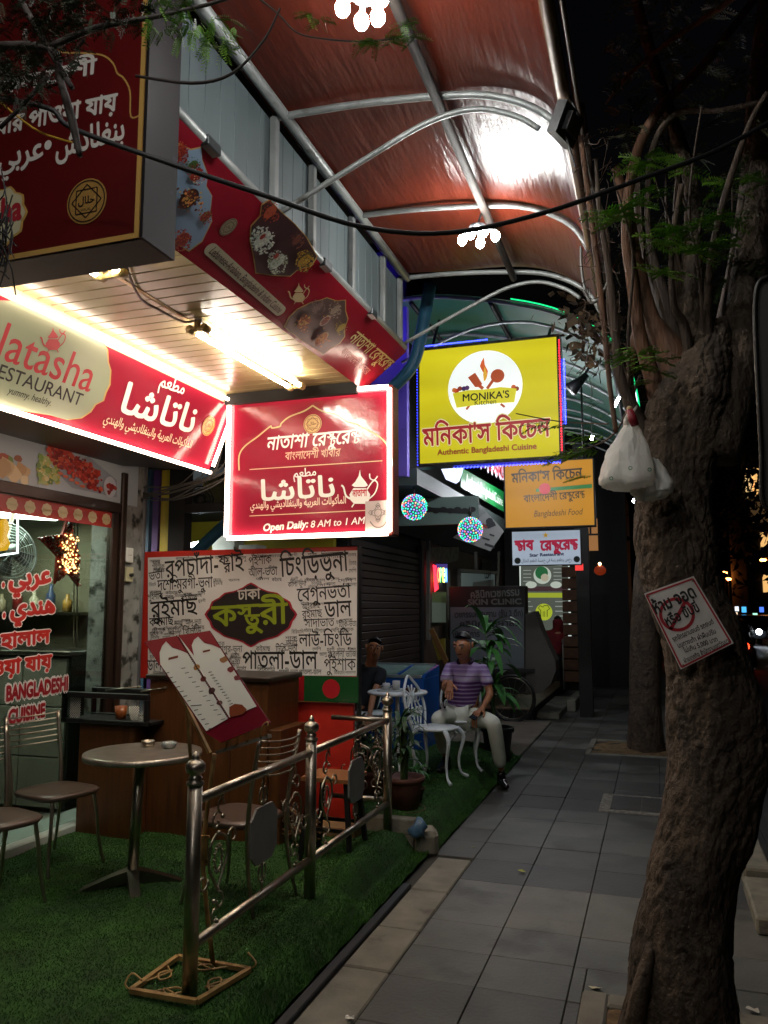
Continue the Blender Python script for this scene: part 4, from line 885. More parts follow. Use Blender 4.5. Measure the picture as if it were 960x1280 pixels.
for (xa, xb) in ((ta.x + .03, ta.x + .14), (tb.x - .17, tb.x - .03)):
    k = xa - .12
    while k < xb:
        for s_ in (-1, 1):
            P0, P1 = (k, tz0 + .03), (k + .15, tz1 - .04)
            if s_ < 0: P0, P1 = (k, tz1 - .04), (k + .15, tz0 + .03)
            t0, t1 = max(0, (xa - k) / .15), min(1, (xb - k) / .15)
            if t1 > t0: wm.tube([(P0[0] + .15 * t0, 4.835, P0[1] + (P1[1] - P0[1]) * t0), (P0[0] + .15 * t1, 4.835, P0[1] + (P1[1] - P0[1]) * t1)], .002, 4)
        k += .018
x = wm.build('wire_mesh', parent=mt_); x['kind'] = 'stuff'
MB().m(M_black).box((ta.x, 4.84, tz0), (tb.x, 5.11, tz0 + .02)).build('tray_floor', parent=mt_)
for n, (x, r, c) in enumerate(((-3.66, .045, '#8a4a22'), (-3.55, .035, '#c9c4b6'))):
    o = MB().m(mat('cup ' + c, c, .3)).lathe([(r * .8, 0), (r, .09), (r * .9, .088), (r * .7, .01)], (x, 4.95, tz0 + .02), 14).build('cup'); tag(o, ['copper coloured cup inside the black mesh tray', 'pale cup inside the black mesh tray'][n], 'cup')
for n in range(2):
    o = MB().m(M_steeld).tube([(-3.8 + n * .3, 4.95, tz1 + .0), (-3.55 + n * .22, 5.0, tz1 + .03)], .006, 6).ball((-3.55 + n * .22, 5.0, tz1 + .03), .018, 8, 5, (1, 1, .5)).build('serving_spoon'); tag(o, ['steel serving spoon lying across the mesh tray, near the glass', 'steel serving spoon lying across the mesh tray, near the tall cabinet'][n], 'spoon')

# ---- round table
T = at(165, 1108, Z=.1); tc = Vector((T.x, T.y, .1)); th = .83
tb_ = thing('round_table', 'round steel topped cafe table on a single column with a three footed base', 'table', tuple(tc))
MB().m(mat('brushed table top', '#a8a196', .3, .7, noise=(12, .6, '#6f6a60'), bump=(30, .0005))).lathe([(0.001, .02), (.30, .02), (.335, .018), (.337, .004), (.335, -.012), (.31, -.016), (.001, -.016)][::-1], tc + Vector((.03, .02, th - .1)), 44).build('table_top', parent=tb_)
MB().m(M_steel).tube([tc + Vector((0, 0, .06)), tc + Vector((.02, .01, th - .118))], .031, 16).build('column', parent=tb_)
for k, a in enumerate((.5, 2.25, 3.9, 5.4)):
    d = Vector((cos(a), sin(a), 0)); s_ = Vector((-d.y, d.x, 0)); m = MB().m(M_steeld)
    m.add([tc + d * t + s_ * w_ * e + Vector((0, 0, h)) for t, w_, h0, h1 in ((.02, .035, .03, .1), (.12, .03, .02, .075), (.26, .028, .0, .03), (.29, .02, .0, .01)) for e, h in ((-1, h0), (1, h0), (1, h1), (-1, h1))],
          [(i * 4 + j, i * 4 + (j + 1) % 4, i * 4 + 4 + (j + 1) % 4, i * 4 + 4 + j) for i in range(3) for j in range(4)] + [(12, 13, 14, 15)]); m.build('foot', parent=tb_)
tz = th + .02
p = at(185, 933, Z=tz); o = MB().m(M_steel).lathe([(.036, 0), (.04, .02), (.04, .035), (.033, .035), (.03, .012), (.001, .01)], p, 20).build('steel_ashtray'); tag(o, 'round steel ashtray on the cafe table, left of the glass one', 'ashtray')
p = at(211, 935, Z=tz); g = MB().m(mat('cut glass', '#dfe8e4', .08, trans=.7, spec=.6))
g.lathe([(.035, 0), (.045, .015), (.046, .035), (.036, .034), (.032, .01), (.001, .008)], p, 20).build('glass_ashtray'); tag(C.objects['glass_ashtray'], 'cut glass ashtray on the cafe table beside the steel one', 'ashtray')

# ---- steel chairs with slatted backs
def make_chair(lab):
    "origin at floor centre; faces +x, back on the -x side; about 0.42 wide"
    t = thing('steel_chair', lab, 'chair', (0, 0, 0), 0, 'steel framed terrace chairs')
    st = MB().m(M_seat); prof = []
    for z, e in ((.43, .0), (.452, .012), (.462, .0), (.466, -.03)):
        n = 28; st_ = [((.205 + e) * (abs(cos(a)) ** .55) * (1 if cos(a) > 0 else -1) + .01, (.2 + e) * (abs(sin(a)) ** .6) * (1 if sin(a) > 0 else -1) * (1 + .06 * cos(a)), z) for a in [2 * pi * i / n for i in range(n)]]; prof.append(st_)
    vs = [q for r_ in prof for q in r_]; n = 28; st.smooth = True
    st.add(vs, [(i * n + j, i * n + (j + 1) % n, (i + 1) * n + (j + 1) % n, (i + 1) * n + j) for i in range(3) for j in range(n)]); st.smooth = False
    st.add([prof[0][j] for j in range(n)], [tuple(range(n))]); st.smooth = True; st.add([(x, y, z) for x, y, z in prof[3]] + [(.01, 0, .468)], [(j, (j + 1) % n, n) for j in range(n)]); st.build('seat', parent=t)
    for s_ in (-1, 1):
        MB().m(M_steel).tube(crv([(.17, s_ * .15, .44), (.19, s_ * .165, .3), (.20, s_ * .18, .15), (.23, s_ * .20, 0)], 4), [.013, .011, .010, .009], 8).build('leg', parent=t)
        MB().m(M_steel).tube(crv([(-.25, s_ * .2, 0), (-.2, s_ * .185, .2), (-.185, s_ * .18, .44), (-.21, s_ * .185, .65), (-.26, s_ * .19, .9)], 4), [.009, .011, .013, .012, .012], 8).build('back_post', parent=t)
        MB().m(M_steel).tube([(-.17, s_ * .16, .435), (.16, s_ * .15, .435)], .009, 6).build('seat_rail', parent=t)
    for k in range(6):
        z = .89 - k * .035 - .0; x = -.257 + k * .006; MB().m(M_steel).tube(crv([(x, -.185, z), (x - .045, -.1, z - .01), (x - .06, 0, z - .012), (x - .045, .1, z - .01), (x, .185, z)], 3), .005, 6).build('back_slat', parent=t)
    return t
ch = make_chair('steel chair with brown seat beside the counter, its slatted back against the glass')
b = at(108, 1085, Z=.1); ch.location = (-3.58, 4.22, .104); ch.rotation_euler.z = R(-12)
dup(ch, (-3.42, 3.55, .104), R(-18), 'steel chair with brown seat cut by the photo edge, nearest of the terrace chairs')
dup(ch, (-2.2, 4.05, .104), R(180 - 8), 'steel chair with pale worn seat between the menu stand and the railing')

# ---- railing with scrollwork
M_scr = mat('scroll steel', '#a39b8c', .28, 1, noise=(14, .6, '#6b6354'))
rl = thing('railing', 'polished steel railing with ball topped posts, scrollwork and grey octagonal plates', 'railing', (-1.84, 4.2, .1))
posts = [at(231, 1252, Z=.1), at(395, 1122, Z=.12), at(487, 1040, Z=.12)]
posts = [Vector((-1.845, p.y, .09)) for p in posts]
def post(p, top=None, hh=.86):
    MB().m(M_steel).tube([p, p + Vector((0, 0, hh))], .031, 18).build('post', parent=rl)
    q = p + Vector((0, 0, hh)); MB().m(M_steel).lathe([(.036, 0), (.037, .012), (.024, .018), (.03, .028), (.024, .036), (.022, .04), (.038, .052), (.043, .068), (.04, .085), (.026, .098), (.014, .104), (.017, .112), (.012, .12), (.004, .135)], q, 20).build('finial', parent=rl)
for p in posts: post(p)
zt_, zb_ = .87, .36
zt1 = at(243, 1003, X=-1.83).z; zb1 = at(243, 1183, X=-1.83).z
for a, b in zip(posts, posts[1:]):
    for z in (zt1, zb1): MB().m(M_steel).tube([Vector((a.x, a.y + .02, z)), Vector((b.x, b.y - .02, z))], .021, 14).build('rail', parent=rl)
e0 = posts[2]; e1 = Vector((-2.28, e0.y + .02, .1))
for z in (zt1, zb1 + .02): MB().m(M_steel).tube([(e1.x, e1.y, z), (e0.x - .02, e0.y, z)], .018, 12).build('rail', parent=rl)
def scroll(o, u, s, mir=1):
    "S scroll with balls hung between the rails; o = centre, u = along the rail"
    m = MB().m(M_scr); P = lambda a, b: o + u * a * mir * s + Vector((0, 0, b * s))
    sp = lambda cx, cy, r, t0, t1, n=12: [P(cx + r * (1 - .55 * i / n) * cos(t0 + (t1 - t0) * i / n), cy + r * (1 - .55 * i / n) * sin(t0 + (t1 - t0) * i / n)) for i in range(n + 1)]
    m.tube(sp(.02, .21, .035, pi * 1.5, -pi * .1), .0055, 6); m.tube(sp(-.02, .15, .035, pi * .5, pi * 2.0), .0055, 6)
    m.tube(crv([P(-.02, .1), P(-.065, .06), P(-.07, -.02), P(-.03, -.08), P(0, -.12)], 5), .0065, 6); m.tube(crv([P(.0, .1), P(.06, .07), P(.075, 0), P(.03, -.07), P(0, -.12)], 5), .0065, 6)
    m.tube(sp(.115, .06, .04, pi, pi * -.5), .0055, 6); m.tube(sp(-.115, -.06, .04, 0, -pi * 1.5), .0055, 6)
    m.tube(sp(.015, -.17, .035, pi * .5, -pi * 1.1), .005, 6); m.tube(sp(-.02, -.22, .03, pi * .3, pi * 1.9), .005, 6)
    for a, b in ((0, .1), (0, -.12), (.02, .245), (0, -.245), (-.03, -.16), (.03, .16)): m.ball(P(a, b), .0105, 8, 5)
    m.build('scroll', parent=rl)
    r = MB().m(M_scr); r.tube([P(.028 * cos(t), .0 + .045 * sin(t)) for t in np.linspace(0, 2 * pi, 19)[:-1]], .0045, 5, closed=True)
    for t in np.linspace(0, 2 * pi, 15)[:-1]: r.ball(P(.036 * cos(t), .055 * sin(t)), .006, 6, 4)
    r.build('rosette', parent=rl)
U = Vector((0, 1, 0)); mid = (zt1 + zb1) / 2; sc = (zt1 - zb1) / .54
for a, b in zip(posts, posts[1:]):
    L = b.y - a.y
    for f, mi in ((.17, 1), (.83, -1)): scroll(Vector((a.x, a.y + L * f, mid)), U, sc, mi)
    c = Vector((a.x + .012, a.y + L * .52, mid)); w_, h_ = .135, .13
    pl = [(.6, 1), (-.6, 1), (-1, .62), (-1, -.62), (-.6, -1), (.6, -1), (1, -.62), (1, .62)]
    MB().m(mat('grey plate', '#7d7c78', .6, .2, noise=(8, .5, '#63625f'))).prism([c + U * x * w_ + Vector((0, 0, y * h_)) for x, y in pl], (-.012, 0, 0)).build('octagon_plate', parent=rl)
    for s_ in (-1, 1):
        m = MB().m(M_scr)
        for q in (-.02, .02): m.tube([c + Vector((-.012, 0, s_ * h_)) + U * (q + .018 * cos(t)) + Vector((0, 0, s_ * (.05 + .035 * sin(t)))) for t in np.linspace(0, 2 * pi, 13)[:-1]], .005, 6, closed=True)
        m.tube([c + Vector((-.012, 0, s_ * (h_ - .01))), c + Vector((-.012, 0, s_ * (mid - zb1 - .012)))], .006, 6); m.ball(c + Vector((-.012, 0, s_ * (h_ + .1))), .011, 8, 5); m.build('scroll', parent=rl)
scroll(Vector((-2.05, e0.y + .01, mid)), Vector((1, 0, 0)), sc); scroll(Vector((-1.93, e0.y + .01, mid)), Vector((1, 0, 0)), sc * .9, -1)

# ---- menu stand with open menu
M_goldw = mat('old gilded wood', '#b8935a', .5, noise=(12, .8, '#5e4526'), bump=(50, .001))
ez = thing('menu_stand', 'gilded wooden easel stand with curled wire holding the open menu near the railing', 'easel', (-2.0, 3.3, .1))
YE = 3.25
h = [at(180, 800, Y=YE), at(262, 790, Y=YE), at(322, 889, Y=YE), at(265, 941, Y=YE)]
fb = [at(164, 1238, Z=.135), at(222, 1196, Z=.135), at(312, 1212, Z=.135), at(246, 1252, Z=.135)]
for a, b in zip(fb, fb[1:] + fb[:1]): MB().m(M_goldw).bar(a, b, .022, .018).build('base_bar', parent=ez)
m = MB().m(M_goldw)
for i in range(4):
    a, b = fb[i], fb[(i + 1) % 4]; c = (fb[0] + fb[1] + fb[2] + fb[3]) / 4; q = a.lerp(b, .5).lerp(c, .35); e = (b - a).normalized(); f = Vector((-e.y, e.x, 0))
    m.tube(crv([a.lerp(b, .2), q + e * .04, q + f * .04, q - e * .05, q - f * .02, a.lerp(b, .75)], 5), .0045, 6)
m.tube(crv([fb[0], fb[0] + Vector((-.03, 0, .02)), fb[0] + Vector((-.02, .03, .05)), fb[0] + Vector((.03, .03, .03))], 5), .004, 6); m.tube(crv([fb[2], fb[2] + Vector((.03, 0, .03)), fb[2] + Vector((-.02, .02, .06))], 5), .004, 6)
m.build('base_scroll', parent=ez)
k0 = at(234, 1170, Y=YE + .15); 
MB().m(M_goldw).tube(crv([at(266, 1203, Y=YE), at(256, 1110, Y=YE), at(254, 1060, Y=YE), at(262, 990, Y=YE), at(268, 942, Y=YE)], 4), .0105, 8).build('upright', parent=ez)
MB().m(M_goldw).tube([at(240, 975, Y=YE + .1), at(234, 885, Y=YE + .06), at(215, 830, Y=YE + .03)], .009, 8).build('upright', parent=ez)
MB().m(M_goldw).bar(at(222, 860, Y=YE), at(262, 941, Y=YE), .02, .012).build('back_bar', parent=ez)
for a, b in (((247, 1044), (247, 1082)), ((258, 1044), (258, 1082)), ((247, 1046), (262, 1046)), ((247, 1080), (262, 1076))): MB().m(M_goldw).bar(at(*a, Y=YE - .01), at(*b, Y=YE - .01), .012, .01, (0, 1, 0)).build('cross_bar', parent=ez)
n_ = (h[1] - h[0]).cross(h[3] - h[0]).normalized(); n_ = n_ if n_.y < 0 else -n_
EP = Plane(h[0], h[1] - h[0], UP)
lo = at(272, 940, Y=YE - .02); lr = at(337, 920, Y=YE - .05)
MB().m(mat('pale ledge', '#8f887c', .6, noise=(20, .6, '#655c4e'))).bar(lo, lr, .03, .016).build('ledge', parent=ez)
m = MB().m(M_goldw)
for f in (.25, .45, .65, .9):
    o = lo.lerp(lr, f); e = (lr - lo).normalized(); m.tube(crv([o + Vector((0, -.01, -.0)) - e * .02, o + Vector((0, -.03, .02)) + e * .0, o + Vector((0, -.03, .055)) + e * .01, o + Vector((0, -.02, .062)) + e * .03, o + Vector((0, -.03, .045)) + e * .035], 4), .003, 6)
m.build('wire_curl', parent=ez)
# the menu: two laminated pages in a maroon folder, leaning in the plane of the stand
mn = thing('open_menu', 'open laminated menu with red arched headings leaning on the gilded stand', 'menu', tuple(h[0]))
o0 = at(180, 803, Y=YE); MP = Plane(o0, at(262, 788, Y=YE) - o0, (0, .35, 1))
MP = Plane(at(230, 860, Y=YE - .02), (1, 0, 0), (0, .42, 1))
def MPp(x, y): q = MP.px(x, y); return q
m = MB().m(mat('maroon folder', '#6e1424', .25)); q = [(180, 803), (262, 788), (323, 882), (338, 903), (276, 928), (258, 917)]; qq = [MP.P(*z, -.002) for z in q]; m.prism(qq, MP.n * -.006); m.build('folder', parent=mn)
M_pg = mat('menu page', '#e2e2d8', .09, coat=.8, bump=(3, .003))
for nm, q in (('left', [(181, 802), (222, 795), (286, 898), (258, 914)]), ('right', [(223, 794.5), (262, 789), (321, 883), (287, 897)])):
    m = MB().m(M_pg); MP.poly(m, q, .002); pgo = m.build('menu_page', parent=mn, fix=False)
    m = MB().m(F('#8e3a3c', .15))
    if nm == 'left':
        MP.poly(m, [(181, 802), (222, 795), (237, 818), (226, 813), (216, 810), (208, 802), (203, 808), (200, 816), (201, 834)], .0035)
        m.m(F('#3c3a36', .2)); 
        for k in range(13): x, y = 207 + k * 4.5, 842 + k * 5.8; MP.line(m, [(x - 0, y), (x + (5 if k != 7 else 14), y - 1.2)], .0035, .0035, smooth=False); MP.line(m, [(x + 20, y - 6), (x + 25, y - 7)], .0025, .0035, smooth=False)
        m.m(F('#7d4a3a', .2)); MP.line(m, [(211, 824), (223, 821)], .012, .0035, smooth=False)
        for x, y, r, c in ((246, 834, 4.5, '#a5763f'), (255, 849, 4.5, '#6e2f26'), (265, 864, 5, '#4a2c28'), (275, 879, 4, '#6a4440')): blob(m, MP, x, y, r, c, .0037)
    else:
        MP.poly(m, [(223, 794.5), (262, 789), (276, 811), (265, 806), (256, 804), (248, 796), (243, 800), (240, 807), (243, 820)], .0035)
        m.m(F('#3c3a36', .2))
        for k in range(12): x, y = 261 + k * 2.4, 841 + k * 3.6; MP.line(m, [(x, y), (x + 4, y - 1)], .003, .0035, smooth=False)
        m.m(F('#7d4a3a', .2)); MP.line(m, [(254, 815), (263, 813)], .01, .0035, smooth=False)
        for x, y, r, c in ((280, 825, 5, '#9a6a42'), (289, 837, 5, '#7d3030'), (297, 848, 4.5, '#7a3438')): blob(m, MP, x, y, r, c, .0037)
        m.m(F('#84452c', .2)); MP.poly(m, [(287, 892), (287, 884), (294, 880), (303, 881), (309, 887), (304, 893), (288, 897)], .0037)
    m.build('print', parent=pgo, fix=False)
m = MB().m(F('#54201f'))
for k in range(46): f = k / 45; m.ball(MP.P(222 + 64 * f, 795 + 103 * f, .006), .0032, 5, 4)
x = m.build('binding', parent=mn); x['kind'] = 'stuff'

# ---- small stool, sticks, blocks
sl = thing('wooden_stool', 'small stool with a light wooden seat and black legs behind the middle railing post', 'stool', (-2.2, 4.9, .1))
s0 = at(418, 970, Y=4.95); MB().m(mat('pine seat', '#8a5a34', .5, noise=(6, .5, '#704522', (1, 6, 1)))).obox(s0, (.17, 0, 0), (0, .15, 0), (0, 0, .012)).build('seat', parent=sl)
for dx, dy in ((-1, -1), (1, -1), (-1, 1), (1, 1)): MB().m(M_black).bar(s0 + Vector((dx * .12, dy * .1, -.013)), Vector((s0.x + dx * .17, s0.y + dy * .15, .1)), .028, .028, (0, 1, 0)).build('leg', parent=sl)
for dy in (-1, 1): MB().m(M_black).bar((s0.x - .15, s0.y + dy * .13, .3), (s0.x + .15, s0.y + dy * .13, .3), .02, .02).build('stretcher', parent=sl)
stk = thing('stick_bundle', 'loose bundle of thin brown sticks lying on the turf in front of the red panel', 'sticks', (-2.4, 5.3, .1)); rr = random.Random(9)
for k in range(34):
    a = at(rr.uniform(322, 345), rr.uniform(984, 1040), Y=5.25 + rr.uniform(-.1, .1)); b = at(rr.uniform(375, 405), 1040 + rr.uniform(-12, 12), Y=4.95 + rr.uniform(-.1, .1)); b.z = max(b.z, .12); a.z = max(a.z, .13)
    MB().m(mat('stick ' + str(k % 3), ('#5b3f28', '#6e4e30', '#46301e')[k % 3], .7)).tube([a, a.lerp(b, .5) + Vector((0, 0, rr.uniform(-.02, .02))), b], rr.uniform(.004, .007), 5).build('stick', parent=stk, fix=False)
M_cem = mat('cement block', '#857f6f', .9, noise=(10, .7, '#5d584c'), bump=(45, .005))
p = at(505, 1040, Z=.1); cbk = MB().m(M_cem).box((-2.05, 5.60, .0), (-1.67, 5.69, .2), bev=.008).m(F('#3b372f')).box((-2.04, 5.597, .098), (-1.675, 5.6, .103)).build('cement_block'); tag(cbk, 'flat cement block standing on edge at the corner of the near turf', 'block')
cb2 = MB().m(mat('tan block', '#8a6a44', .8, noise=(9, .6, '#6a4f30'))).box((-2.42, 5.3, .1), (-2.0, 5.52, .18), bev=.008).build('wooden_block'); tag(cb2, 'low tan block on the turf behind the railing corner', 'block')
rock = MB().m(M_cem); rock.box((-1.66, 5.5, -.02), (-1.5, 5.72, .15), bev=.03, rot=(Vector((-1.58, 5.6, 0)), Matrix.Rotation(.35, 3, 'Z')))
tag(rock.build('stone_block'), 'rough grey stone at the gap between the two turf strips', 'stone')
bg_ = MB().m(mat('blue plastic', '#4a6a86', .4, noise=(9, .5, '#35506b'))); c = at(523, 1036, Z=.18); bg_.ball(c, .065, 14, 10, (.9, .8, 1.0)); bg_.v = [(q[0] + .02 * sin(q[2] * 60 + q[1] * 30), q[1] + .012 * sin(q[0] * 70), q[2] + .014 * sin(q[0] * 55 + q[1] * 44)) for q in bg_.v]; tag(bg_.build('plastic_bag'), 'small blue plastic bag stuffed beside the big flower pot', 'bag')
# ================================================================ NEXT SHOPS
M_shut = mat('dark roller shutter', '#3a2c24', .5, .3, noise=(3, .6, '#261c17'))
M_metal_d = mat('dark metal', '#22201e', .5, .4)
FX = -3.25
# second building: purple upper wall, shutter front, doorway bay
b2 = thing('kitchen_building', 'neighbouring shop building with purple lit upper wall and dark roller shutter', 'building', (-3.4, 9, 0))
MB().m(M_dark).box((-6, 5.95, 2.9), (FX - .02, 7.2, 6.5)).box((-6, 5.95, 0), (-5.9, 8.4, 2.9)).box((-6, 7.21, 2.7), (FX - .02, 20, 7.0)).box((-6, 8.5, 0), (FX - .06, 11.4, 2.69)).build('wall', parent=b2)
k = 0; z = .14
while z < 2.45: MB().m(M_shut).box((FX - .05, 8.55, z + .004), (FX - .02, 11.3, z + .086), bev=.012).build('shutter_slat', parent=b2, fix=False); z += .09
MB().m(M_metal_d).box((FX - .055, 11.3, .14), (FX + .02, 11.42, 2.6), bev=.01).build('shutter_post', parent=b2)
M_purp = mat('violet lit wall', '#6a55b8', .6, noise=(2, .5, '#4d3f8e'), dirt=(5, .62, '#3a3060'))  # violet LED light on this wall is put into its colour
MB().m(M_purp).box((-3.2, 7.6, 3.0), (-2.32, 7.68, 5.4)).build('purple_wall', parent=b2)
MB().m(mat('pale violet panel', '#8a7fc0', .5)).box((-2.62, 7.55, 3.05), (-2.47, 7.598, 3.9), bev=.006).build('purple_panel', parent=b2)
vl = MB().m(mat('violet led', '#7060ff', emit='#6a50ff', es=14)).tube([(-2.3, 7.2, 4.55), (-3.1, 7.25, 4.5)], .012, 6); tag(vl.build('led_strip'), 'violet led strip lighting the purple upper wall behind the blue pipe', 'light')
# rear yellow room seen above the menu board
yr = thing('open_kitchen', 'open side kitchen with yellow walls and a wall fan above the menu board', 'kitchen', (-4.5, 7, 2))
M_yel = mat('yellow wall', '#b8a528', .6, noise=(3, .4, '#8f7f1c'))
MB().m(M_yel).box((-5.9, 8.3, .1), (-3.4, 8.38, 2.9)).box((-5.89, 6.4, 2.0), (-5.85, 8.3, 2.9)).build('yellow_wall', parent=yr)
MB().m(M_dark).box((-4.02, 6.0, .1), (-3.86, 6.12, 3.6)).build('dark_post', parent=yr)
MB().m(M_dark).box((-3.858, 6.0, 2.5), (-2.7, 6.05, 2.58)).box((-4.4, 6.0, 2.9), (-2.7, 6.1, 3.5)).build('cross_beam', parent=yr)
MB().m(mat('blue pillar', '#2f5468', .6, noise=(4, .5, '#203a4a'))).box((-4.33, 6.0, .1), (-4.22, 6.1, 3.6)).build('blue_post', parent=yr)
MB().m(mat('purple post', '#4a2f6a', .6)).box((-4.2, 6.02, .1), (-4.14, 6.1, 3.6)).build('purple_post', parent=yr)
MB().m(M_yel).box((-4.13, 6.04, 2.0), (-4.03, 6.08, 3.6)).build('yellow_post', parent=yr)
MB().m(mat('kitchen shelf', '#8a8674', .6)).box((-4.3, 7.0, 2.1), (-3.3, 7.3, 2.14)).box((-4.2, 7.05, 2.141), (-3.95, 7.25, 2.4)).box((-3.9, 7.05, 2.141), (-3.7, 7.25, 2.3)).build('shelf', parent=yr)
MB().m(mat('kitchen lamp', '#ffffff', emit='#e6f6ff', es=25)).obox(at(240, 681, Y=6.8), (.14, 0, .02), (0, .02, 0), (0, 0, .018)).build('lamp', parent=yr)
kf = thing('kitchen_fan', 'small dark wall fan in the yellow kitchen above the menu board', 'fan', tuple(at(249, 625, Y=6.2)))
cage_fan(kf, at(250, 625, Y=6.2), .12, (.3, -1, 0), mat('dark fan wire', '#2c302e', .5, .4), mat('dark fan blade', '#3a3f3c', .5), 4)
o = MB().m(mat('framed picture', '#6c6a4a', .4, noise=(14, .8, '#3c4a2c'))).obox(at(272, 615, Y=6.6), (.14, 0, 0), (0, .01, 0), (0, 0, .17)).m(F('#a38f5a')).obox(at(272, 615, Y=6.61), (.155, 0, 0), (0, .008, 0), (0, 0, .185)).build('framed_picture'); tag(o, 'framed picture in the kitchen recess beside the small dark fan', 'picture')
# electrical bits on the pillar
for n, (y, lab, c) in enumerate(((694, 'white switch box on the old plaster pillar, upper of two', '#c9c8c0'), (718, 'cream socket box with black plug on the old plaster pillar', '#b3af8c'))):
    c0 = at(160, y, X=-3.98); t = thing('switch_box' if n == 0 else 'socket_box', lab, 'box', tuple(c0))
    MB().m(F(c)).box((-3.998, c0.y - .045, c0.z - .058), (-3.96, c0.y + .045, c0.z + .058), bev=.004).build('case', parent=t)
    if n: MB().m(M_black).tube([(-3.959, c0.y, c0.z - .005), (-3.93, c0.y, c0.z - .005)], .014, 8).build('plug', parent=t)
    else: MB().m(F('#7a7a74')).box((-3.959, c0.y - .02, c0.z - .002), (-3.955, c0.y + .02, c0.z + .002)).build('rocker', parent=t)
wr = MB().m(mat('grey cable', '#4f4e4a', .6)); rr = random.Random(21)
for k in range(10):
    a = at(160 + rr.uniform(-8, 8), 625 + rr.uniform(-10, 14), Y=5.62); b = at(255 + rr.uniform(-15, 22), 590 + rr.uniform(-4, 14), Y=5.5); m_ = a.lerp(b, .5) - Vector((0, 0, rr.uniform(.0, .12)))
    wr.tube(crv([a + Vector((0, 0, -rr.uniform(0, .7))), a, m_, b, b + Vector((.1, 0, rr.uniform(0, .3)))], 4), rr.uniform(.004, .008), 5)
for k in range(4): c0 = at(158 + k * 3, 622 + k * 7, Y=5.56); wr.tube([c0 + Vector((.06 * cos(t), rr.uniform(-.02, .02), .05 * sin(t))) for t in np.linspace(0, 6.2, 11)], .004, 5)
x = wr.build('cable_tangle'); tag(x, 'tangle of grey cables looping from the plaster pillar to the sign corner', 'cables')

# blue diagonal pipe behind the glowing sign
pp = MB().m(mat('blue pipe', '#3f7a9c', .45, noise=(6, .4, '#2c5c78'))); pp.tube(crv([at(240, 695, Y=6.6), at(300, 640, Y=6.5), at(460, 510, Y=6.45), at(505, 470, Y=6.4), at(520, 445, Y=6.4), at(530, 400, Y=6.4), at(538, 355, Y=6.4)], 5), .055, 14)
tag(pp.build('drain_pipe'), 'thick blue pipe bending up behind the glowing sign towards the canopy', 'pipe')

# ---- Monika's sign
def backlit(name, col, lo, hi, es, sc=1.2):
    lo *= .55; hi *= .55
    m = mat(name, tuple(c * .22 for c in srgb(col)), .5, emit=col, es=es, sample=True); t = m.node_tree; b = t.nodes['Principled BSDF']
    tc = t.nodes.new('ShaderNodeTexCoord'); n = t.nodes.new('ShaderNodeTexNoise'); mp = t.nodes.new('ShaderNodeMapping'); mp.inputs['Scale'].default_value = (.4, .4, 3)
    n.inputs['Scale'].default_value = sc; n.inputs['Detail'].default_value = 1; r = t.nodes.new('ShaderNodeMapRange'); r.inputs[1].default_value = .3; r.inputs[2].default_value = .7; r.inputs[3].default_value = lo; r.inputs[4].default_value = hi
    t.links.new(tc.outputs['Object'], mp.inputs[0]); t.links.new(mp.outputs[0], n.inputs['Vector']); t.links.new(n.outputs['Fac'], r.inputs[0]); t.links.new(r.outputs[0], b.inputs['Emission Strength']); return m
M_yl = backlit('lit yellow panel', '#d2c61e', .5, .74, .5)
YM = 7.0
c1, c2, c3, c4_ = at(523, 438, Y=YM), at(697, 423, Y=YM), at(700, 571, Y=YM), at(522, 580, Y=YM)
MX0, MX1, MZ0, MZ1 = c1.x, c2.x, c3.z, c1.z
ms_ = thing('yellow_kitchen_sign', 'large lit yellow sign with a white circle, spatula and spoon, square to the street', 'sign', ((MX0 + MX1) / 2, YM, MZ0))
MB().m(mat('silver casing', '#8f8f8c', .4, .6, noise=(9, .6, '#4b4844'))).box((MX0 - .02, YM + .004, MZ0 - .02), (MX1 + .02, YM + .16, MZ1 + .02), bev=.006).build('casing', parent=ms_)
P5 = Plane((MX0, YM, MZ0), (1, 0, 0)); W, H_ = MX1 - MX0, MZ1 - MZ0
m = MB().m(M_yl); m.add([P5.pt(0, 0), P5.pt(W, 0), P5.pt(W, H_), P5.pt(0, H_)], [(0, 1, 2, 3)]); m.build('panel', parent=ms_, fix=False)
for a, b in (((0, 0), (W, 0)), ((W, 0), (W, H_)), ((W, H_), (0, H_)), ((0, H_), (0, 0))): MB().m(mat('weathered trim', '#5e5b55', .5, .5, noise=(20, .8, '#1f1d1a'))).bar(P5.pt(*a, .006), P5.pt(*b, .006), .02, .014, (0, 1, 0)).build('trim', parent=ms_)
E1 = lambda h, es=.45: F(h, .4, es * .55)
m = MB().m(E1('#dfe6e2', .75)); P5.disc(m, 606, 484, 46, .003, 48, 1.0)
m.m(E1('#b0502f', .5)); P5.poly(m, [(585, 472), (594, 466), (603, 480), (600, 484), (594, 484)], .005); P5.line(m, [(599, 482), (604, 486)], .03, .005, smooth=False)
P5.disc(m, 622, 470, 8.5, .005, 20, 1.0); P5.line(m, [(616, 476), (609, 486)], .028, .0052, smooth=False); P5.line(m, [(587, 507), (583, 512)], .02, .005, smooth=False); P5.line(m, [(626, 505), (631, 509)], .02, .005, smooth=False)
m.m(E1('#c95a2a', .6)); P5.poly(m, [(605, 447), (606, 456), (610, 464), (609, 471), (606, 477), (607, 470), (603, 464), (600, 458), (602, 452)], .0055); m.m(E1('#d9a63a', .6)); P5.poly(m, [(606, 458), (609, 467), (608, 474), (605, 477), (604, 468)], .006)
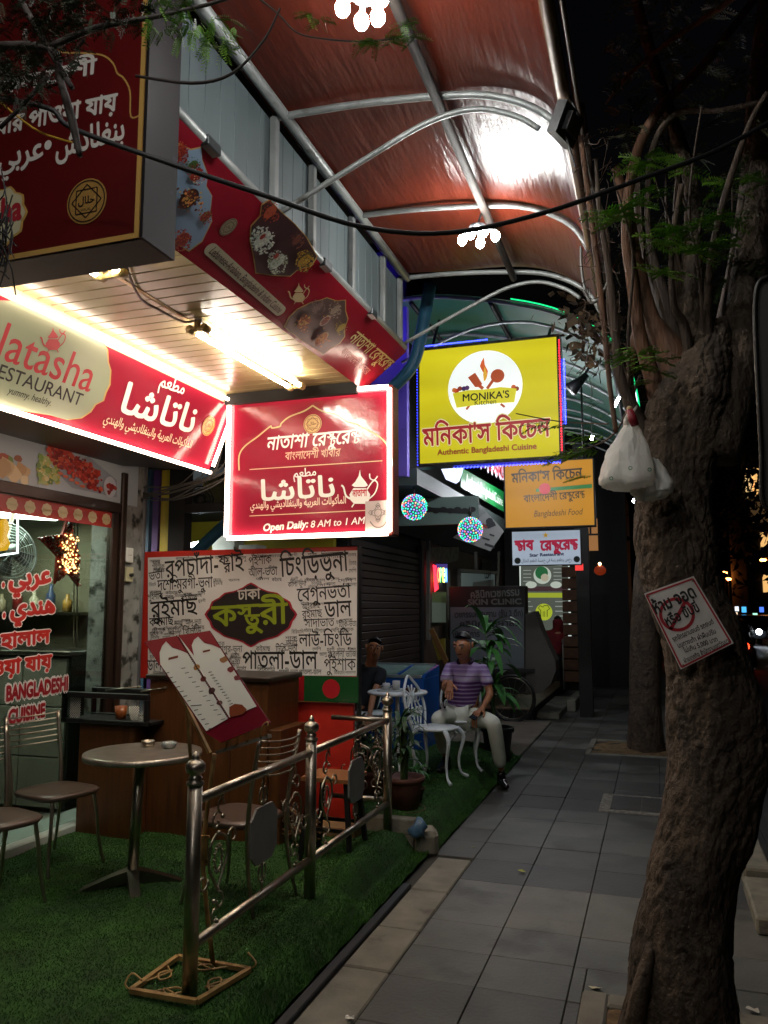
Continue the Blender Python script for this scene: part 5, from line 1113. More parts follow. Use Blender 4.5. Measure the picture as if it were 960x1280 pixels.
for x, y, c in ((571, 489, '#b0402c'), (575, 486, '#8a3a2a'), (580, 486, '#3c2a5a'), (584, 485, '#5a3a6a'), (568, 488, '#c97a3a'), (642, 484, '#c9603a'), (646, 486, '#8a3a2a')): m.m(E1(c)); P5.disc(m, x, y, 3, .0055, 10)
m.m(E1('#cfc72f', .55)); P5.poly(m, [(566, 492), (585, 488), (606, 487), (626, 484), (646, 486), (643, 503), (606, 505), (571, 510)], .007); m.build('emblem', parent=ms_, fix=False)
m = MB().m(E1('#2a2a18', .1)); text(m, P5, "MONIKA'S", (578, 502), (637, 497), bold=.02, d=.009); text(m, P5, 'Kitchen', (593, 507), (621, 505), d=.009, h=.07)
m.m(E1('#d9cfa0', .5)); text(m, P5, "মিনকা'স িকেচন", (529, 558), (688, 545), bold=.06, h=.25, d=.004); m.m(E1('#a3282c', .45)); text(m, P5, "মিনকা'স িকেচন", (529, 558), (688, 545), bold=.02, h=.25, d=.006)
m.m(E1('#8f3a24', .35)); text(m, P5, 'Authentic Bangladeshi Cuisine', (547, 569), (671, 561), bold=.035, d=.005); m.build('lettering', parent=ms_, fix=False)
m = MB().m(mat('red led', '#ff2a2a', emit='#ff2030', es=4, sample=False)); n = 42
for i in range(n): m.ball(P5.pt(W + .012, H_ * (.05 + .93 * i / n), .012), .006, 5, 4)
x = m.build('red_led_string', parent=ms_, fix=False); x['kind'] = 'stuff'
m = MB().m(mat('blue led', '#3040ff', emit='#3038ff', es=5, sample=False))
for i in range(44): m.ball(P5.pt(W * (.02 + .5 * i / 44), H_ + .03, .01), .0065, 5, 4)
for i in range(34): m.ball(P5.pt(W + .035, H_ * (.3 + .55 * i / 34), -.14), .008, 5, 4)
for i in range(60): m.ball(P5.pt(W * (.25 + .75 * i / 60), -.035, -.05 - .03 * (i % 2)), .0065, 5, 4)
for i in range(40): m.ball(P5.pt(-.01, H_ * i / 40, .012), .0045, 5, 4)
x = m.build('blue_led_string', parent=ms_, fix=False); x['kind'] = 'stuff'
MB().m(M_metal_d).tube([(MX1 - .1, YM + .08, MZ1), (MX1 - .1, YM + .4, 4.3)], .015, 6).build('hanger', parent=ms_)
MB().m(M_metal_d).tube([(MX0 + .1, YM + .08, MZ1), (MX0 + .1, YM + .4, 4.5)], .015, 6).build('hanger', parent=ms_)

# ---- smaller yellow sign
YN = 9.0; q1, q3 = at(631, 580, Y=YN), at(743, 656, Y=YN)
P6 = Plane((q1.x, YN, q3.z), (1, 0, 0)); W, H_ = q3.x - q1.x, q1.z - q3.z
s2 = thing('small_yellow_sign', 'smaller amber sign with a green stripe and red disc hanging below the large yellow one', 'sign', (q1.x + W / 2, YN, q3.z))
MB().m(M_metal_d).box((q1.x - .015, YN + .004, q3.z - .015), (q3.x + .015, YN + .12, q1.z + .015), bev=.004).build('casing', parent=s2)
m = MB().m(backlit('lit amber panel', '#c08410', .5, .64, .5)); m.add([P6.pt(0, 0), P6.pt(W, 0), P6.pt(W, H_), P6.pt(0, H_)], [(0, 1, 2, 3)]); m.build('panel', parent=s2, fix=False)
m = MB().m(E1('#1a6a2c', .4)); P6.poly(m, [(670, 611), (740, 605), (740, 610), (670, 615)], .003); m.m(E1('#b0202c', .5)); P6.disc(m, 681, 611, 7, .004); m.build('stripe', parent=s2, fix=False)
m = MB().m(E1('#1a1208', .02)); text(m, P6, "মিনকা'স িকেচন", (640, 604), (728, 597), bold=.02, d=.004, h=.17); text(m, P6, 'বাংলােদশী ের{স|ট}ুের{ন|ট}', (655, 628), (731, 622), bold=.015, d=.004, h=.12); text(m, P6, 'Bangladeshi Food', (667, 646), (728, 643), slant=.25, d=.004, h=.1); m.build('lettering', parent=s2, fix=False)
MB().m(M_metal_d).tube([(q1.x + .1, YN + .06, q1.z), (q1.x + .1, YN + .06, 4.2)], .012, 6).build('hanger', parent=s2)
MB().m(M_metal_d).tube([(q3.x - .1, YN + .06, q1.z), (q3.x - .1, YN + .06, 4.2)], .012, 6).build('hanger', parent=s2)

# ---- star restaurant sign and menu board
YS = 11.0; q1, q3 = at(640, 665, Y=YS), at(726, 705, Y=YS)
P7 = Plane((q1.x, YS, q3.z), (1, 0, 0)); W, H_ = q3.x - q1.x, q1.z - q3.z
s3 = thing('white_star_sign', 'pale blue-white lit sign with red Bengali letters and a small gold star', 'sign', (q1.x + W / 2, YS, q3.z))
MB().m(M_metal_d).box((q1.x - .01, YS + .004, q3.z - .01), (q3.x + .01, YS + .1, q1.z + .01)).build('casing', parent=s3)
m = MB().m(backlit('lit white panel', '#a9b6c6', .42, .62, .5)); m.add([P7.pt(0, 0), P7.pt(W, 0), P7.pt(W, H_), P7.pt(0, H_)], [(0, 1, 2, 3)]); m.build('panel', parent=s3, fix=False)
m = MB().m(E1('#a81c3c', .35)); text(m, P7, '{ষ|ট}াব', (644, 688), (667, 687), bold=.05, h=.2, d=.004); text(m, P7, 'ের{ষ|ট}ুের{ন|ট}', (676, 688), (722, 686), bold=.05, h=.2, d=.004)
m.m(E1('#1c1c50', .15)); text(m, P7, 'Star Restaurant', (662, 696), (705, 694), bold=.04, d=.004, h=.06); m.m(E1('#2a2a40', .1)); text(m, P7, 'رخص وطعم رسة في خمسة الطعم الحلال', (652, 703), (715, 701), d=.004, h=.065)
m.m(F('#12201a')); P7.disc(m, 647, 701, 4, .004, 14); P7.disc(m, 721, 699, 4, .004, 14)
m.m(E1('#a8801c', .4)); c = P7.px(682, 669); m.add([P7.pt(c.x + (.045 if i % 2 == 0 else .018) * sin(i * pi / 5), c.y + (.045 if i % 2 == 0 else .018) * cos(i * pi / 5), .004) for i in range(10)] + [P7.pt(c.x, c.y, .004)], [(i, (i + 1) % 10, 10) for i in range(10)]); m.build('lettering', parent=s3, fix=False)
YB = 16.3; q1, q3 = at(650, 706, Y=YB), at(712, 792, Y=YB)
P8 = Plane((q1.x, YB, q3.z), (1, 0, 0)); W, H_ = q3.x - q1.x, q1.z - q3.z
s4 = thing('dark_menu_board', 'tall dark lit menu board with lime band and chef hat disc below the star sign', 'sign board', (q1.x + W / 2, YB, q3.z))
MB().m(mat('bright edge', '#c9cfc9', .4, emit='#c9d2cc', es=.35)).box((q1.x - .015, YB + .004, q3.z - .1), (q3.x + .03, YB + .06, q1.z)).build('frame', parent=s4)
m = MB().m(mat('lit dark panel', '#3c403a', .4, emit='#3f443c', es=.5)); P8.poly(m, [(651, 707), (710, 707), (711, 790), (651, 790)], .002); m.m(E1('#4a3034', .35)); P8.poly(m, [(652, 733), (709, 733), (709, 739), (652, 739)], .003); m.m(E1('#9aa62c', .55)); P8.poly(m, [(652, 741), (710, 741), (710, 747), (652, 747)], .004); m.build('panel', parent=s4, fix=False)
m = MB().m(E1('#b9c2b4', .5)); P8.disc(m, 678, 719, 11, .005, 26); m.m(E1('#1f6a3a', .4)); P8.disc(m, 677, 716, 8, .006, 20); m.m(E1('#b0a890', .5)); P8.disc(m, 681, 722, 5, .007, 9); m.m(E1('#b9c2b4', .5)); P8.disc(m, 664, 731, 7, .006, 20, .6); P8.disc(m, 695, 731, 7, .006, 20, .6)
m.m(E1('#a3b02c', .6)); P8.disc(m, 680, 765, 10.5, .006, 26); m.m(F('#2a3018')); P8.line(m, [(676, 771), (676, 763), (673, 760), (675, 757), (679, 759), (680, 757), (685, 757), (687, 761), (684, 763), (684, 771)], .014, .008, smooth=False); P8.line(m, [(679, 764), (679, 771)], .01, .008, smooth=False); P8.line(m, [(681, 764), (681, 771)], .01, .008, smooth=False)
m.m(E1('#9aa09a', .45))
for k in range(6):
    y = 752 + k * 6; P8.line(m, [(694, y), (706 - (k % 3), y)], .018, .006, smooth=False); P8.line(m, [(654, y), (663 + (k % 2) * 3, y)], .014, .006, smooth=False)
    if k < 4: P8.line(m, [(692, 711 + k * 4.5), (705, 711 + k * 4.5)], .016, .006, smooth=False); P8.line(m, [(654, 713 + k * 4.5), (664, 713 + k * 4.5)], .014, .006, smooth=False)
m.build('print', parent=s4, fix=False)

# ---- green and white lit fascia and its ledge
GX = -2.3; PG = Plane((GX, 0, 0), (0, 1, 0))
gf = thing('green_fascia', 'green fascia with white English letters below raised white letters, running away along the street', 'sign', (GX, 10, 3.1))
a, b = PG.px(500, 595), PG.px(628, 645)
MB().m(mat('fascia grey', '#343e3b', .5)).box((GX - .5, 7.75, 2.93), (GX + .04, 12.8, 3.1)).build('ledge', parent=gf)
m = MB().m(mat('lit green', '#126a34', .4, emit='#0f7a38', es=.2)); PG.poly(m, [(571, 585), (625, 615), (625, 640), (570, 609)], .06); m.build('green_panel', parent=gf, fix=False)
m = MB().m(E1('#e8efe8', .6)); text(m, PG, 'AuthenticBangladeshiCuisine', (576, 605), (623, 633), h=.21, d=.07, bold=.0); m.build('lettering', parent=gf, fix=False)
m = MB().m(E1('#cfcdd8', .55)); text(m, PG, "মিনকা'স িকেচন", (562, 569), (628, 603), h=.36, d=.10, bold=.08, res=18); m.m(E1('#a81c34', .6)); text(m, PG, "মিনকা'স িকেচন", (562, 569), (628, 603), h=.36, d=.13, bold=.02); m.build('raised_lettering', parent=gf, fix=False)
m = MB().m(mat('lit hexagon', '#c9d0e8', emit='#c3cdf2', es=.45)); PG.poly(m, [(541, 583), (572, 583), (570, 592), (566, 602), (562, 605), (549, 600)], .08); m.build('light_box', parent=gf, fix=False)
uf = thing('grey_under_sign', 'dim grey-green sign panel square to the street, behind the two disco lamps', 'sign', (-2.6, 8.6, 2.7))
PU = Plane((0, 8.7, 0), (1, 0, 0)); q1, q3 = at(498, 624, Y=8.7), at(598, 654, Y=8.7)
MB().m(mat('grey green panel', '#5a6c64', .5, noise=(3, .4, '#48574f'))).box((q1.x, 8.7, q3.z), (q3.x, 8.76, q1.z)).build('panel', parent=uf)
m = MB().m(M_blk); 
for k in range(7): PU.disc(m, 536 + k * 9, 637 + (k % 2) * 1.5, 5, .003 + k * .0004, 14, .7)
PU.line(m, [(536, 637), (590, 640)], .05, .006, smooth=False); m.build('print', parent=uf, fix=False)

# ---- disco lamps
def disco(px, py, r, lab, sd):
    c = at(px, py, Y=7.9 + (px - 518) * .01); rad = r * c.y / 1000 * 1.0; t = thing('disco_lamp', lab, 'lamp', tuple(c), 0, 'multicoloured led dome lamps')
    MB().m(mat('lamp dome', '#26323c', .4, emit='#2a4a58', es=.5)).ball(c, rad, 20, 12).build('dome', parent=t); MB().m(M_black).tube([c + Vector((0, 0, rad)), c + Vector((0, 0, rad + .12))], .01, 6).build('stem', parent=t)
    rr = random.Random(sd); ms = [mat('led ' + h, h, emit=h, es=1.0, sample=False) for h in ('#28e8a0', '#30f0b0', '#8a70ff', '#b080ff', '#ff6070', '#ffb070', '#50b0ff', '#20d890')]; m = MB(); n = 240
    for i in range(n):
        y = 1 - 2 * (i + .5) / n; ph = i * 2.39996; q = Vector((cos(ph) * math.sqrt(1 - y * y), y, sin(ph) * math.sqrt(1 - y * y)))
        if q.y > .2: continue
        m.m(rr.choice(ms)); m.ball(c + q * rad, rad * .062, 5, 4)
    x = m.build('led_dots', parent=t, fix=False); x['kind'] = 'stuff'
disco(518, 634, 16.5, 'round lamp of coloured led dots just beside the glowing sign frame', 1); disco(588, 662, 15.5, 'round lamp of coloured led dots in front of the tilted white sheet', 2)
# tilted white notice
YT = 9.6; PT = Plane((0, YT, 0), (1, 0, 0)); q = [(566, 672), (608, 640), (630, 664), (613, 689)]
tn_ = thing('tilted_notice', 'tilted white notice with black marks hanging behind the coloured lamp', 'notice', tuple(at(600, 668, Y=YT))); m = MB().m(F('#8f8f8c', .5)); m.prism([PT.P(*z, 0) for z in q], (0, .01, 0)); m.build('sheet', parent=tn_)
m = MB().m(F('#2a2a2c')); PT.disc(m, 612, 652, 5, .003, 7); PT.poly(m, [(606, 656), (618, 652), (620, 657), (610, 661)], .004); PT.line(m, [(603, 672), (612, 675)], .02, .003); PT.line(m, [(606, 680), (618, 684)], .03, .003); PT.line(m, [(612, 668), (618, 670)], .02, .003); m.m(F('#8f3a34')); PT.line(m, [(603, 655), (609, 660)], .03, .005); m.build('print', parent=tn_, fix=False)

# ---- doorway bay under the fascia
db = thing('doorway_bay', 'dim shop doorway with framed windows and notices beyond the roller shutter', 'shop front', (-3, 13, 0)); PD = Plane((FX, 0, 0), (0, 1, 0))
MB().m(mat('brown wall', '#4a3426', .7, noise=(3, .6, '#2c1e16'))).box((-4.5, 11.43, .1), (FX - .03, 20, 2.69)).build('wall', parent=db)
M_fr = mat('grey door frame', '#77736a', .5)
def pf(a, b, w=.06, d=.03): MB().m(M_fr).bar(PD.P(*a, d), PD.P(*b, d), w, .05, (1, 0, 0)).build('frame_bar', parent=db)
pf((533, 676), (533, 800)); pf((558, 712), (560, 800)); pf((572, 712), (572, 735)); pf((572, 713), (620, 716)); pf((572, 735), (612, 735), .04); pf((622, 690), (620, 735)); pf((593, 690), (593, 713), .04)
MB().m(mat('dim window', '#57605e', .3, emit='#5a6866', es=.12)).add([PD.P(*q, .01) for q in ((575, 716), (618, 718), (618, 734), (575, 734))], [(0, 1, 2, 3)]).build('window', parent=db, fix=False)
m = MB().m(F('#8b8c86')); PD.poly(m, [(590, 728), (616, 724), (616, 733), (590, 734)], .02); m.m(F('#4f4f4a')); PD.poly(m, [(601, 700), (622, 700), (622, 713), (601, 713)], .02); m.m(F('#1a1a18')); text(m, PD, 'ROOM RENT', (601, 705), (621, 705), h=.16, bold=.05, d=.03); text(m, PD, 'PHONE CALL', (601, 712), (621, 712), h=.16, bold=.05, d=.03); text(m, PD, 'COPY', (604, 723), (612, 723), h=.16, bold=.05, d=.03); m.build('notice_print', parent=db, fix=False)
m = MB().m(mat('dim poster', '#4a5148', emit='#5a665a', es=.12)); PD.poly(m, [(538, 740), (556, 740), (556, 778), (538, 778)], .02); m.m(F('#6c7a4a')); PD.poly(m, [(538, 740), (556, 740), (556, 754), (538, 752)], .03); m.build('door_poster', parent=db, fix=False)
m = MB().m(mat('food wall print', '#4a4030', .6, noise=(9, .9, '#7d7458'))); PD.poly(m, [(535, 684), (572, 684), (572, 700), (560, 704), (535, 702)], .02); m.build('upper_print', parent=db, fix=False)
ne = thing('neon_open_sign', 'small neon sign in red and rainbow colours glowing in the dim shop door', 'sign', tuple(PD.P(545, 720, .05)))
m = MB().m(mat('red neon', '#ff2828', emit='#ff2030', es=2.2, sample=False)); PD.poly(m, [(538, 706), (542, 707), (543, 722), (545, 736), (540, 740)], .04); m.build('red_tube', parent=ne, fix=False)
m = MB()
for i, (ch_, h) in enumerate(zip('OPEN', ('#ff5a40', '#60e060', '#f0e050', '#60a0ff'))): m.m(mat('neon ' + h, h, emit=h, es=2.5, sample=False)); text(m, PD, ch_, (543 + i * 3.1, 727), (546 + i * 3.1, 727), h=.3, bold=.04, d=.05, res=14)
m.build('lettering', parent=ne, fix=False)
m = MB().m(mat('violet dim', '#4a3c78', emit='#4a3c88', es=.3, sample=False)); PD.poly(m, [(541, 705), (556, 705), (556, 718), (544, 717)], .045); m.build('panel', parent=ne, fix=False)
lb_ = MB().m(mat('orange board', '#7a5628', .6)).prism([at(x, y, Y=10.8) for x, y in ((536, 788), (541, 785), (560, 826), (556, 832))], (0, .05, 0)).m(F('#8a7a2a')).prism([at(x, y, Y=11) for x, y in ((540, 800), (556, 798), (556, 822), (548, 826))], (0, .05, 0)).build('leaning_board'); tag(lb_, 'brown board leaning by the dim shop door behind the seated man', 'board')

# ---- second canopy (green)
c2_ = thing('green_canopy', 'dim green translucent canopy on curved hoops behind the large yellow sign', 'canopy', (-1, 9, 4))
PR2 = [(-2.6, 4.72), (-2.0, 4.74), (-1.2, 4.57), (-.7, 4.38), (-.3, 4.08), (-.12, 3.72), (-.06, 3.3)]; pc2 = crv([(x, 0, z) for x, z in PR2], 4)
M_grn = mat('green polycarbonate', '#2c5a50', .3, noise=(2, .6, '#34502c'))
ys = [7.36, 8.5, 9.7, 10.9, 12.1, 13.3]
for a, b in zip(ys, ys[1:]):
    m = MB().m(M_grn); m.smooth = True; n = len(pc2); m.add([(q.x, y, q.z + .03) for y in (a, b) for q in pc2], [(i, i + 1, n + i + 1, n + i) for i in range(n - 1)]); m.build('roof_sheet', parent=c2_, fix=False)
for y in ys:
    MB().m(M_frame).tube([(q.x, y, q.z) for q in pc2[:-6]], .02, 6).build('hoop', parent=c2_); MB().m(M_frame).tube(crv([(-2.3, y, 4.1), (-1.6, y, 4.36), (-1.0, y, 4.36), (-.5, y, 4.12)], 4), .015, 6).build('brace', parent=c2_)
MB().m(M_metal_d).tube([(-.3, 7.36, 4.06), (-.3, 13.3, 4.06)], .03, 6).tube([(-1.4, 7.36, 4.6), (-1.4, 13.3, 4.6)], .025, 6).tube([(-2.2, 7.36, 4.7), (-2.2, 13.3, 4.7)], .025, 6).build('purlin', parent=c2_)
MB().m(mat('green led edge', '#20ff90', emit='#10c070', es=.8, sample=False)).tube([(q.x, 7.33, q.z + .035) for q in pc2[8:]], .007, 5).build('edge_light', parent=c2_)
tl_ = thing('green_tube_light', 'short white tube light shining on the green canopy near the tree', 'light', tuple(at(772, 500, Y=9)))
MB().m(mat('far tube', '#ffffff', emit='#e6f2ff', es=14)).tube([at(768, 508, Y=9), at(778, 489, Y=9.3)], .018, 6).build('glow_tube', parent=tl_)
for n, (x, y, Y_, r) in enumerate(((740, 547, 10.5, .03), (793, 626, 14, .035), (797, 641, 16, .03))):
    o = MB().m(mat('far bulb', '#ffffff', emit='#e6f0ff', es=45)).ball(at(x, y, Y=Y_), r, 8, 6).m(F('#444444')).tube([at(x, y, Y=Y_) + Vector((0, 0, r)), at(x, y, Y=Y_) + Vector((0, 0, .3))], .008, 5).build('hanging_bulb'); tag(o, ['bright white bulb hanging between the yellow signs and the tree', 'small white bulb just beside the trunk below the bag', 'lower small white bulb beside the trunk below the bag'][n], 'bulb', 'far white bulbs')
sp = thing('spotlight', 'dark unlit spotlight pointing down under the green canopy', 'spotlight', tuple(at(722, 478, Y=8))); c0 = at(726, 476, Y=8)
MB().m(M_black).tube([c0 + Vector((.06, 0, .06)), c0, c0 + Vector((-.1, -.03, -.09))], [.03, .045, .075], 10).build('housing', parent=sp); MB().m(M_black).tube([c0, c0 + Vector((.09, 0, .14)), (c0.x + .12, 8, 4.1)], .012, 6).build('bracket', parent=sp)

for n, (x, y, Y_) in enumerate(((612, 548, 7.42), (665, 550, 9.2), (655, 610, 11.6))):  # unseen bulbs added to light the seated man and the freezer
    o = MB().m(mat('added canopy bulb', '#ffffff', emit='#f0f4fa', es=230)).ball(at(x, y, Y=Y_), .045, 10, 7).m(F('#444444')).tube([at(x, y, Y=Y_) + Vector((0, 0, .045)), at(x, y, Y=Y_) + Vector((0, 0, .3))], .008, 5).build('hanging_bulb'); tag(o, ['white bulb under the green canopy right behind the large yellow sign', 'white bulb under the green canopy behind the right half of the yellow sign', 'white bulb under the green canopy behind the amber sign'][n], 'bulb', 'bulbs under the green canopy')
# ---- dark row beyond: posts, alley wall, lantern
al = thing('far_shop_row', 'dark far end of the shop row with brown boarded pillar and lit window', 'building', (-2, 19, 0))
MB().m(M_dark).box((-3.2, 18, 0), (-.55, 18.4, 7)).build('wall', parent=al)
MB().m(M_dark).box((-1.18, 13.0, 0), (-.98, 13.2, 4.3)).build('post', parent=al)
for k in range(11): MB().m(mat('brown brick', '#5e3f2a', .8, noise=(8, .7, '#40291a'))).box((-1.62, 15.0, .35 + k * .21), (-1.34, 15.06, .54 + k * .21), bev=.01).build('brick', parent=al, fix=False)
m = MB().m(mat('lit window', '#b98a5a', emit='#c98a50', es=.16)); a = at(738, 668, Y=17.9); m.box((a.x - .15, 17.97, a.z - .35), (a.x + .15, 17.99, a.z + .35)).build('window', parent=al)
MB().m(M_black).box((a.x - .18, 17.94, a.z - .02), (a.x + .18, 17.965, a.z + .02)).box((a.x - .02, 17.94, a.z + .021), (a.x + .02, 17.965, a.z + .36)).build('window_bar', parent=al)
ln = thing('red_lantern', 'small round red lantern glowing beside the far dark doorway', 'lantern', tuple(at(750, 712, Y=14))); c0 = at(750, 713, Y=14)
MB().m(mat('lantern red', '#8a3018', .5, emit='#a83a18', es=.12)).ball(c0, .1, 12, 8, (1, 1, .85)).build('shade', parent=ln); MB().m(mat('lantern glow', '#ffd090', emit='#ffc080', es=8, sample=False)).ball(c0 + Vector((0, -.02, .11)), .025, 8, 5).build('bulb', parent=ln)
rs_ = MB().m(mat('small red sign', '#a83030', emit='#c02c28', es=.6, sample=False)).obox(at(724, 709, Y=12.5), (.06, 0, .0), (0, .01, 0), (0, 0, .05)).build('small_red_sign'); tag(rs_, 'small glowing red sign at the lower corner of the star sign', 'sign')
# tiled platform and steps
pt_ = struct('shop_platform', MB().m(M_dark).box((-4.4, 12.2, -.2), (-1.8, 20, .17)))
M_pl = mat('platform tile', '#7a6550', .4, noise=(3, .6, '#5e4c3b'))
for i in range(6):
    for j in range(8): MB().m(M_pl).box((-1.8 - .42 * (i + 1) + .004, 12.2 + j * .6 + .004, .171), (-1.8 - .42 * i - .004, 12.8 + j * .6 - .004, .19), bev=.003).build('floor_tile', parent=pt_, fix=False)
st_ = thing('stone_step', 'pale concrete step beside the tiled shop platform', 'step', (-1.6, 13.5, 0)); MB().m(M_conc).box((-1.795, 12.6, 0), (-1.45, 15.0, .1), bev=.01).box((-1.44, 13.6, 0), (-1.3, 16.5, .19), bev=.01).build('tread', parent=st_)
cp = struct('concrete_apron', MB().m(mat('apron concrete', '#6a6258', .85, noise=(4, .6, '#4b453d'))).box((-3.6, 9.32, -.2), (-1.52, 12.19, .03), bev=.01))
# ================================================================ FREEZER, WHITE FURNITURE
def zt2(x, y): return turf_z(x, y, 1)
YF = 8.6; fr = at(530, 848, Y=YF); fz = thing('chest_freezer', 'blue ice cream chest freezer with sliding glass lid behind the white bistro table', 'freezer', (fr.x - .5, 9, .12))
M_blue = mat('freezer blue', '#12509c', .35, noise=(3, .3, '#0e3f80'))
x1 = fr.x; x0 = x1 - 1.15; ztop = fr.z; y1 = YF + .66
MB().m(M_blue).box((x0, YF, .13), (x1, y1, ztop), bev=.012).build('body', parent=fz)
zl = at(549, 831, Y=y1).z
M_al = mat('freezer rim', '#8f9c9c', .35, .3)
lid = MB().m(M_blue); 
for xx in (x1, x1 - .30): lid.prism([(xx, YF, ztop), (xx, y1, ztop), (xx, y1, zl), (xx, YF + .1, ztop + .04)], (-.035, 0, 0))
lid.build('lid_frame', parent=fz)
MB().m(M_al).box((x0, y1 - .04, zl - .03), (x1 - .036, y1, zl + .012)).build('rear_rim', parent=fz); MB().m(M_al).box((x0, YF - .004, ztop), (x1 - .036, YF + .05, ztop + .03)).build('front_rim', parent=fz)
MB().m(mat('lid glass', '#7f9a94', .08, noise=(5, .6, '#5d7570'), spec=.6)).add([(x0, YF + .05, ztop + .02), (x1 - .04, YF + .05, ztop + .02), (x1 - .04, y1 - .04, zl - .01), (x0, y1 - .04, zl - .01)], [(0, 1, 2, 3)]).build('glass_lid', parent=fz)
m = MB().m(F('#8aa8cc')); PF = Plane((0, YF - .001, 0), (1, 0, 0)); text(m, PF, 'ไอศกรีม', (450, 880), (492, 876), bold=.03, d=.003); text(m, PF, 'ICE', (502, 878), (520, 877), bold=.03, d=.003); m.build('lettering', parent=fz, fix=False)
M_wp = mat('white cast chair', '#dde4e6', .35, noise=(12, .4, '#c3cbcd'))
# bistro table
q = at(497, 866, Y=7.45); tr_ = .29
bt = thing('bistro_table', 'white lattice bistro table carrying a coffee tray in front of the blue freezer', 'table', (q.x, q.y, .13))
MB().m(M_wp).lathe([(.001, .018), (tr_ - .01, .018), (tr_, .008), (tr_ - .01, -.01), (.001, -.006)][::-1], q, 32).build('table_top', parent=bt)
for a in (.4, 2.0, 3.5, 5.1):
    d = Vector((cos(a), sin(a), 0)); MB().m(M_wp).tube(crv([q + d * .06 - Vector((0, 0, .01)), q + d * .1 - Vector((0, 0, .2)), q + d * .05 - Vector((0, 0, .42)), Vector((q.x, q.y, .15)) + d * .26], 4), .013, 6).build('leg', parent=bt)
tz2 = q.z + .019
tr2 = MB().m(F('#b0b4b2', .3)).box((q.x - .17, q.y - .12, tz2), (q.x + .05, q.y + .04, tz2 + .012), bev=.004).build('serving_tray'); tag(tr2, 'small white serving tray on the bistro table under the cups', 'tray')
for n, dx in enumerate((-.1, -.0)):
    o = MB().m(mat('white china', '#b9bdba', .25)); o.lathe([(.028, 0), (.036, .03), (.038, .085 if n else .06), (.034, .085 if n else .06), (.03, .01), (.001, .008)], (q.x + dx, q.y - .04, tz2 + .013), 16).tube([(q.x + dx - .034, q.y - .045, tz2 + .055), (q.x + dx - .06, q.y - .05, tz2 + .045), (q.x + dx - .034, q.y - .045, tz2 + .025)], .005, 6)
    tag(o.build('mug'), ['white coffee mug on the left of the serving tray', 'taller white cup on the right of the serving tray'][n], 'mug')
o = MB().m(F('#4a3020')).box((q.x + .09, q.y - .12, tz2), (q.x + .21, q.y - .03, tz2 + .04), bev=.004).build('cigarette_box'); tag(o, 'small brown box beside the serving tray on the bistro table', 'box')
def bistro_chair(lab):
    "faces +x; seat height .45"
    t = thing('bistro_chair', lab, 'chair', (0, 0, 0), 0, 'white bistro chairs')
    MB().m(M_wp).lathe([(.001, -.012), (.19, -.012), (.2, 0), (.195, .012), (.001, .016)], (0, 0, .45), 28).build('seat', parent=t)
    for a, b in ((.14, .13), (.14, -.13), (-.13, .12), (-.13, -.12)):
        k = 1.0; MB().m(M_wp).tube(crv([(a * 1.05, b * 1.05, .44), (a * 1.4, b * 1.4, .36), (a * 1.15, b * 1.15, .18), (a * 1.25, b * 1.25, .05), (a * 1.6, b * 1.6, .008)], 4), [.026, .019, .013, .011, .018], 8).build('leg', parent=t)
    MB().m(M_wp).tube(crv([(-.17, -.14, .44), (-.2, -.2, .6), (-.24, -.17, .76), (-.27, -.07, .86), (-.28, 0, .9), (-.27, .07, .86), (-.24, .17, .76), (-.2, .2, .6), (-.17, .14, .44)], 4), .013, 8).build('back_frame', parent=t)
    m = MB().m(M_wp)
    for k in range(4):
        y = (-.1, -.035, .035, .1)[k]; m.tube(crv([(-.185, y * .7, .45), (-.215, y * 1.3, .6), (-.24, y * .4, .72), (-.262, y * 1.1, .84 - abs(y) * .6)], 4), .008, 6)
    for z, x in ((.58, -.21), (.7, -.236)):
        for y in (-.13, -.05, .05, .13): m.tube([(x, y + .035 * cos(a), z + .04 * sin(a)) for a in np.linspace(0, 2 * pi, 11)[:-1]], .007, 5, closed=True)
    for y in (-.1, 0, .1): m.tube([(.12 + .0, y, .43), (.16, y * .8, .38), (.13, y * .3, .34)], .008, 5)
    x = m.build('back_lattice', parent=t); x['kind'] = 'stuff'; return t
bc = bistro_chair('empty white bistro chair with lattice back, drawn up to the bistro table')
q = at(549, 912, Y=7.2); bc.location = (q.x - .03, q.y, zt2(q.x, q.y)); bc.rotation_euler.z = R(-8)
qm = at(578, 905, Y=7.9); dup(bc, (qm.x - .02, qm.y, .135), R(-78), 'white bistro chair under the seated man in the purple shirt')
q = at(475, 905, Y=8.0); dup(bc, (q.x - .12, q.y + .1, .135), R(-60), 'white bistro chair half hidden behind the railing corner and plants')

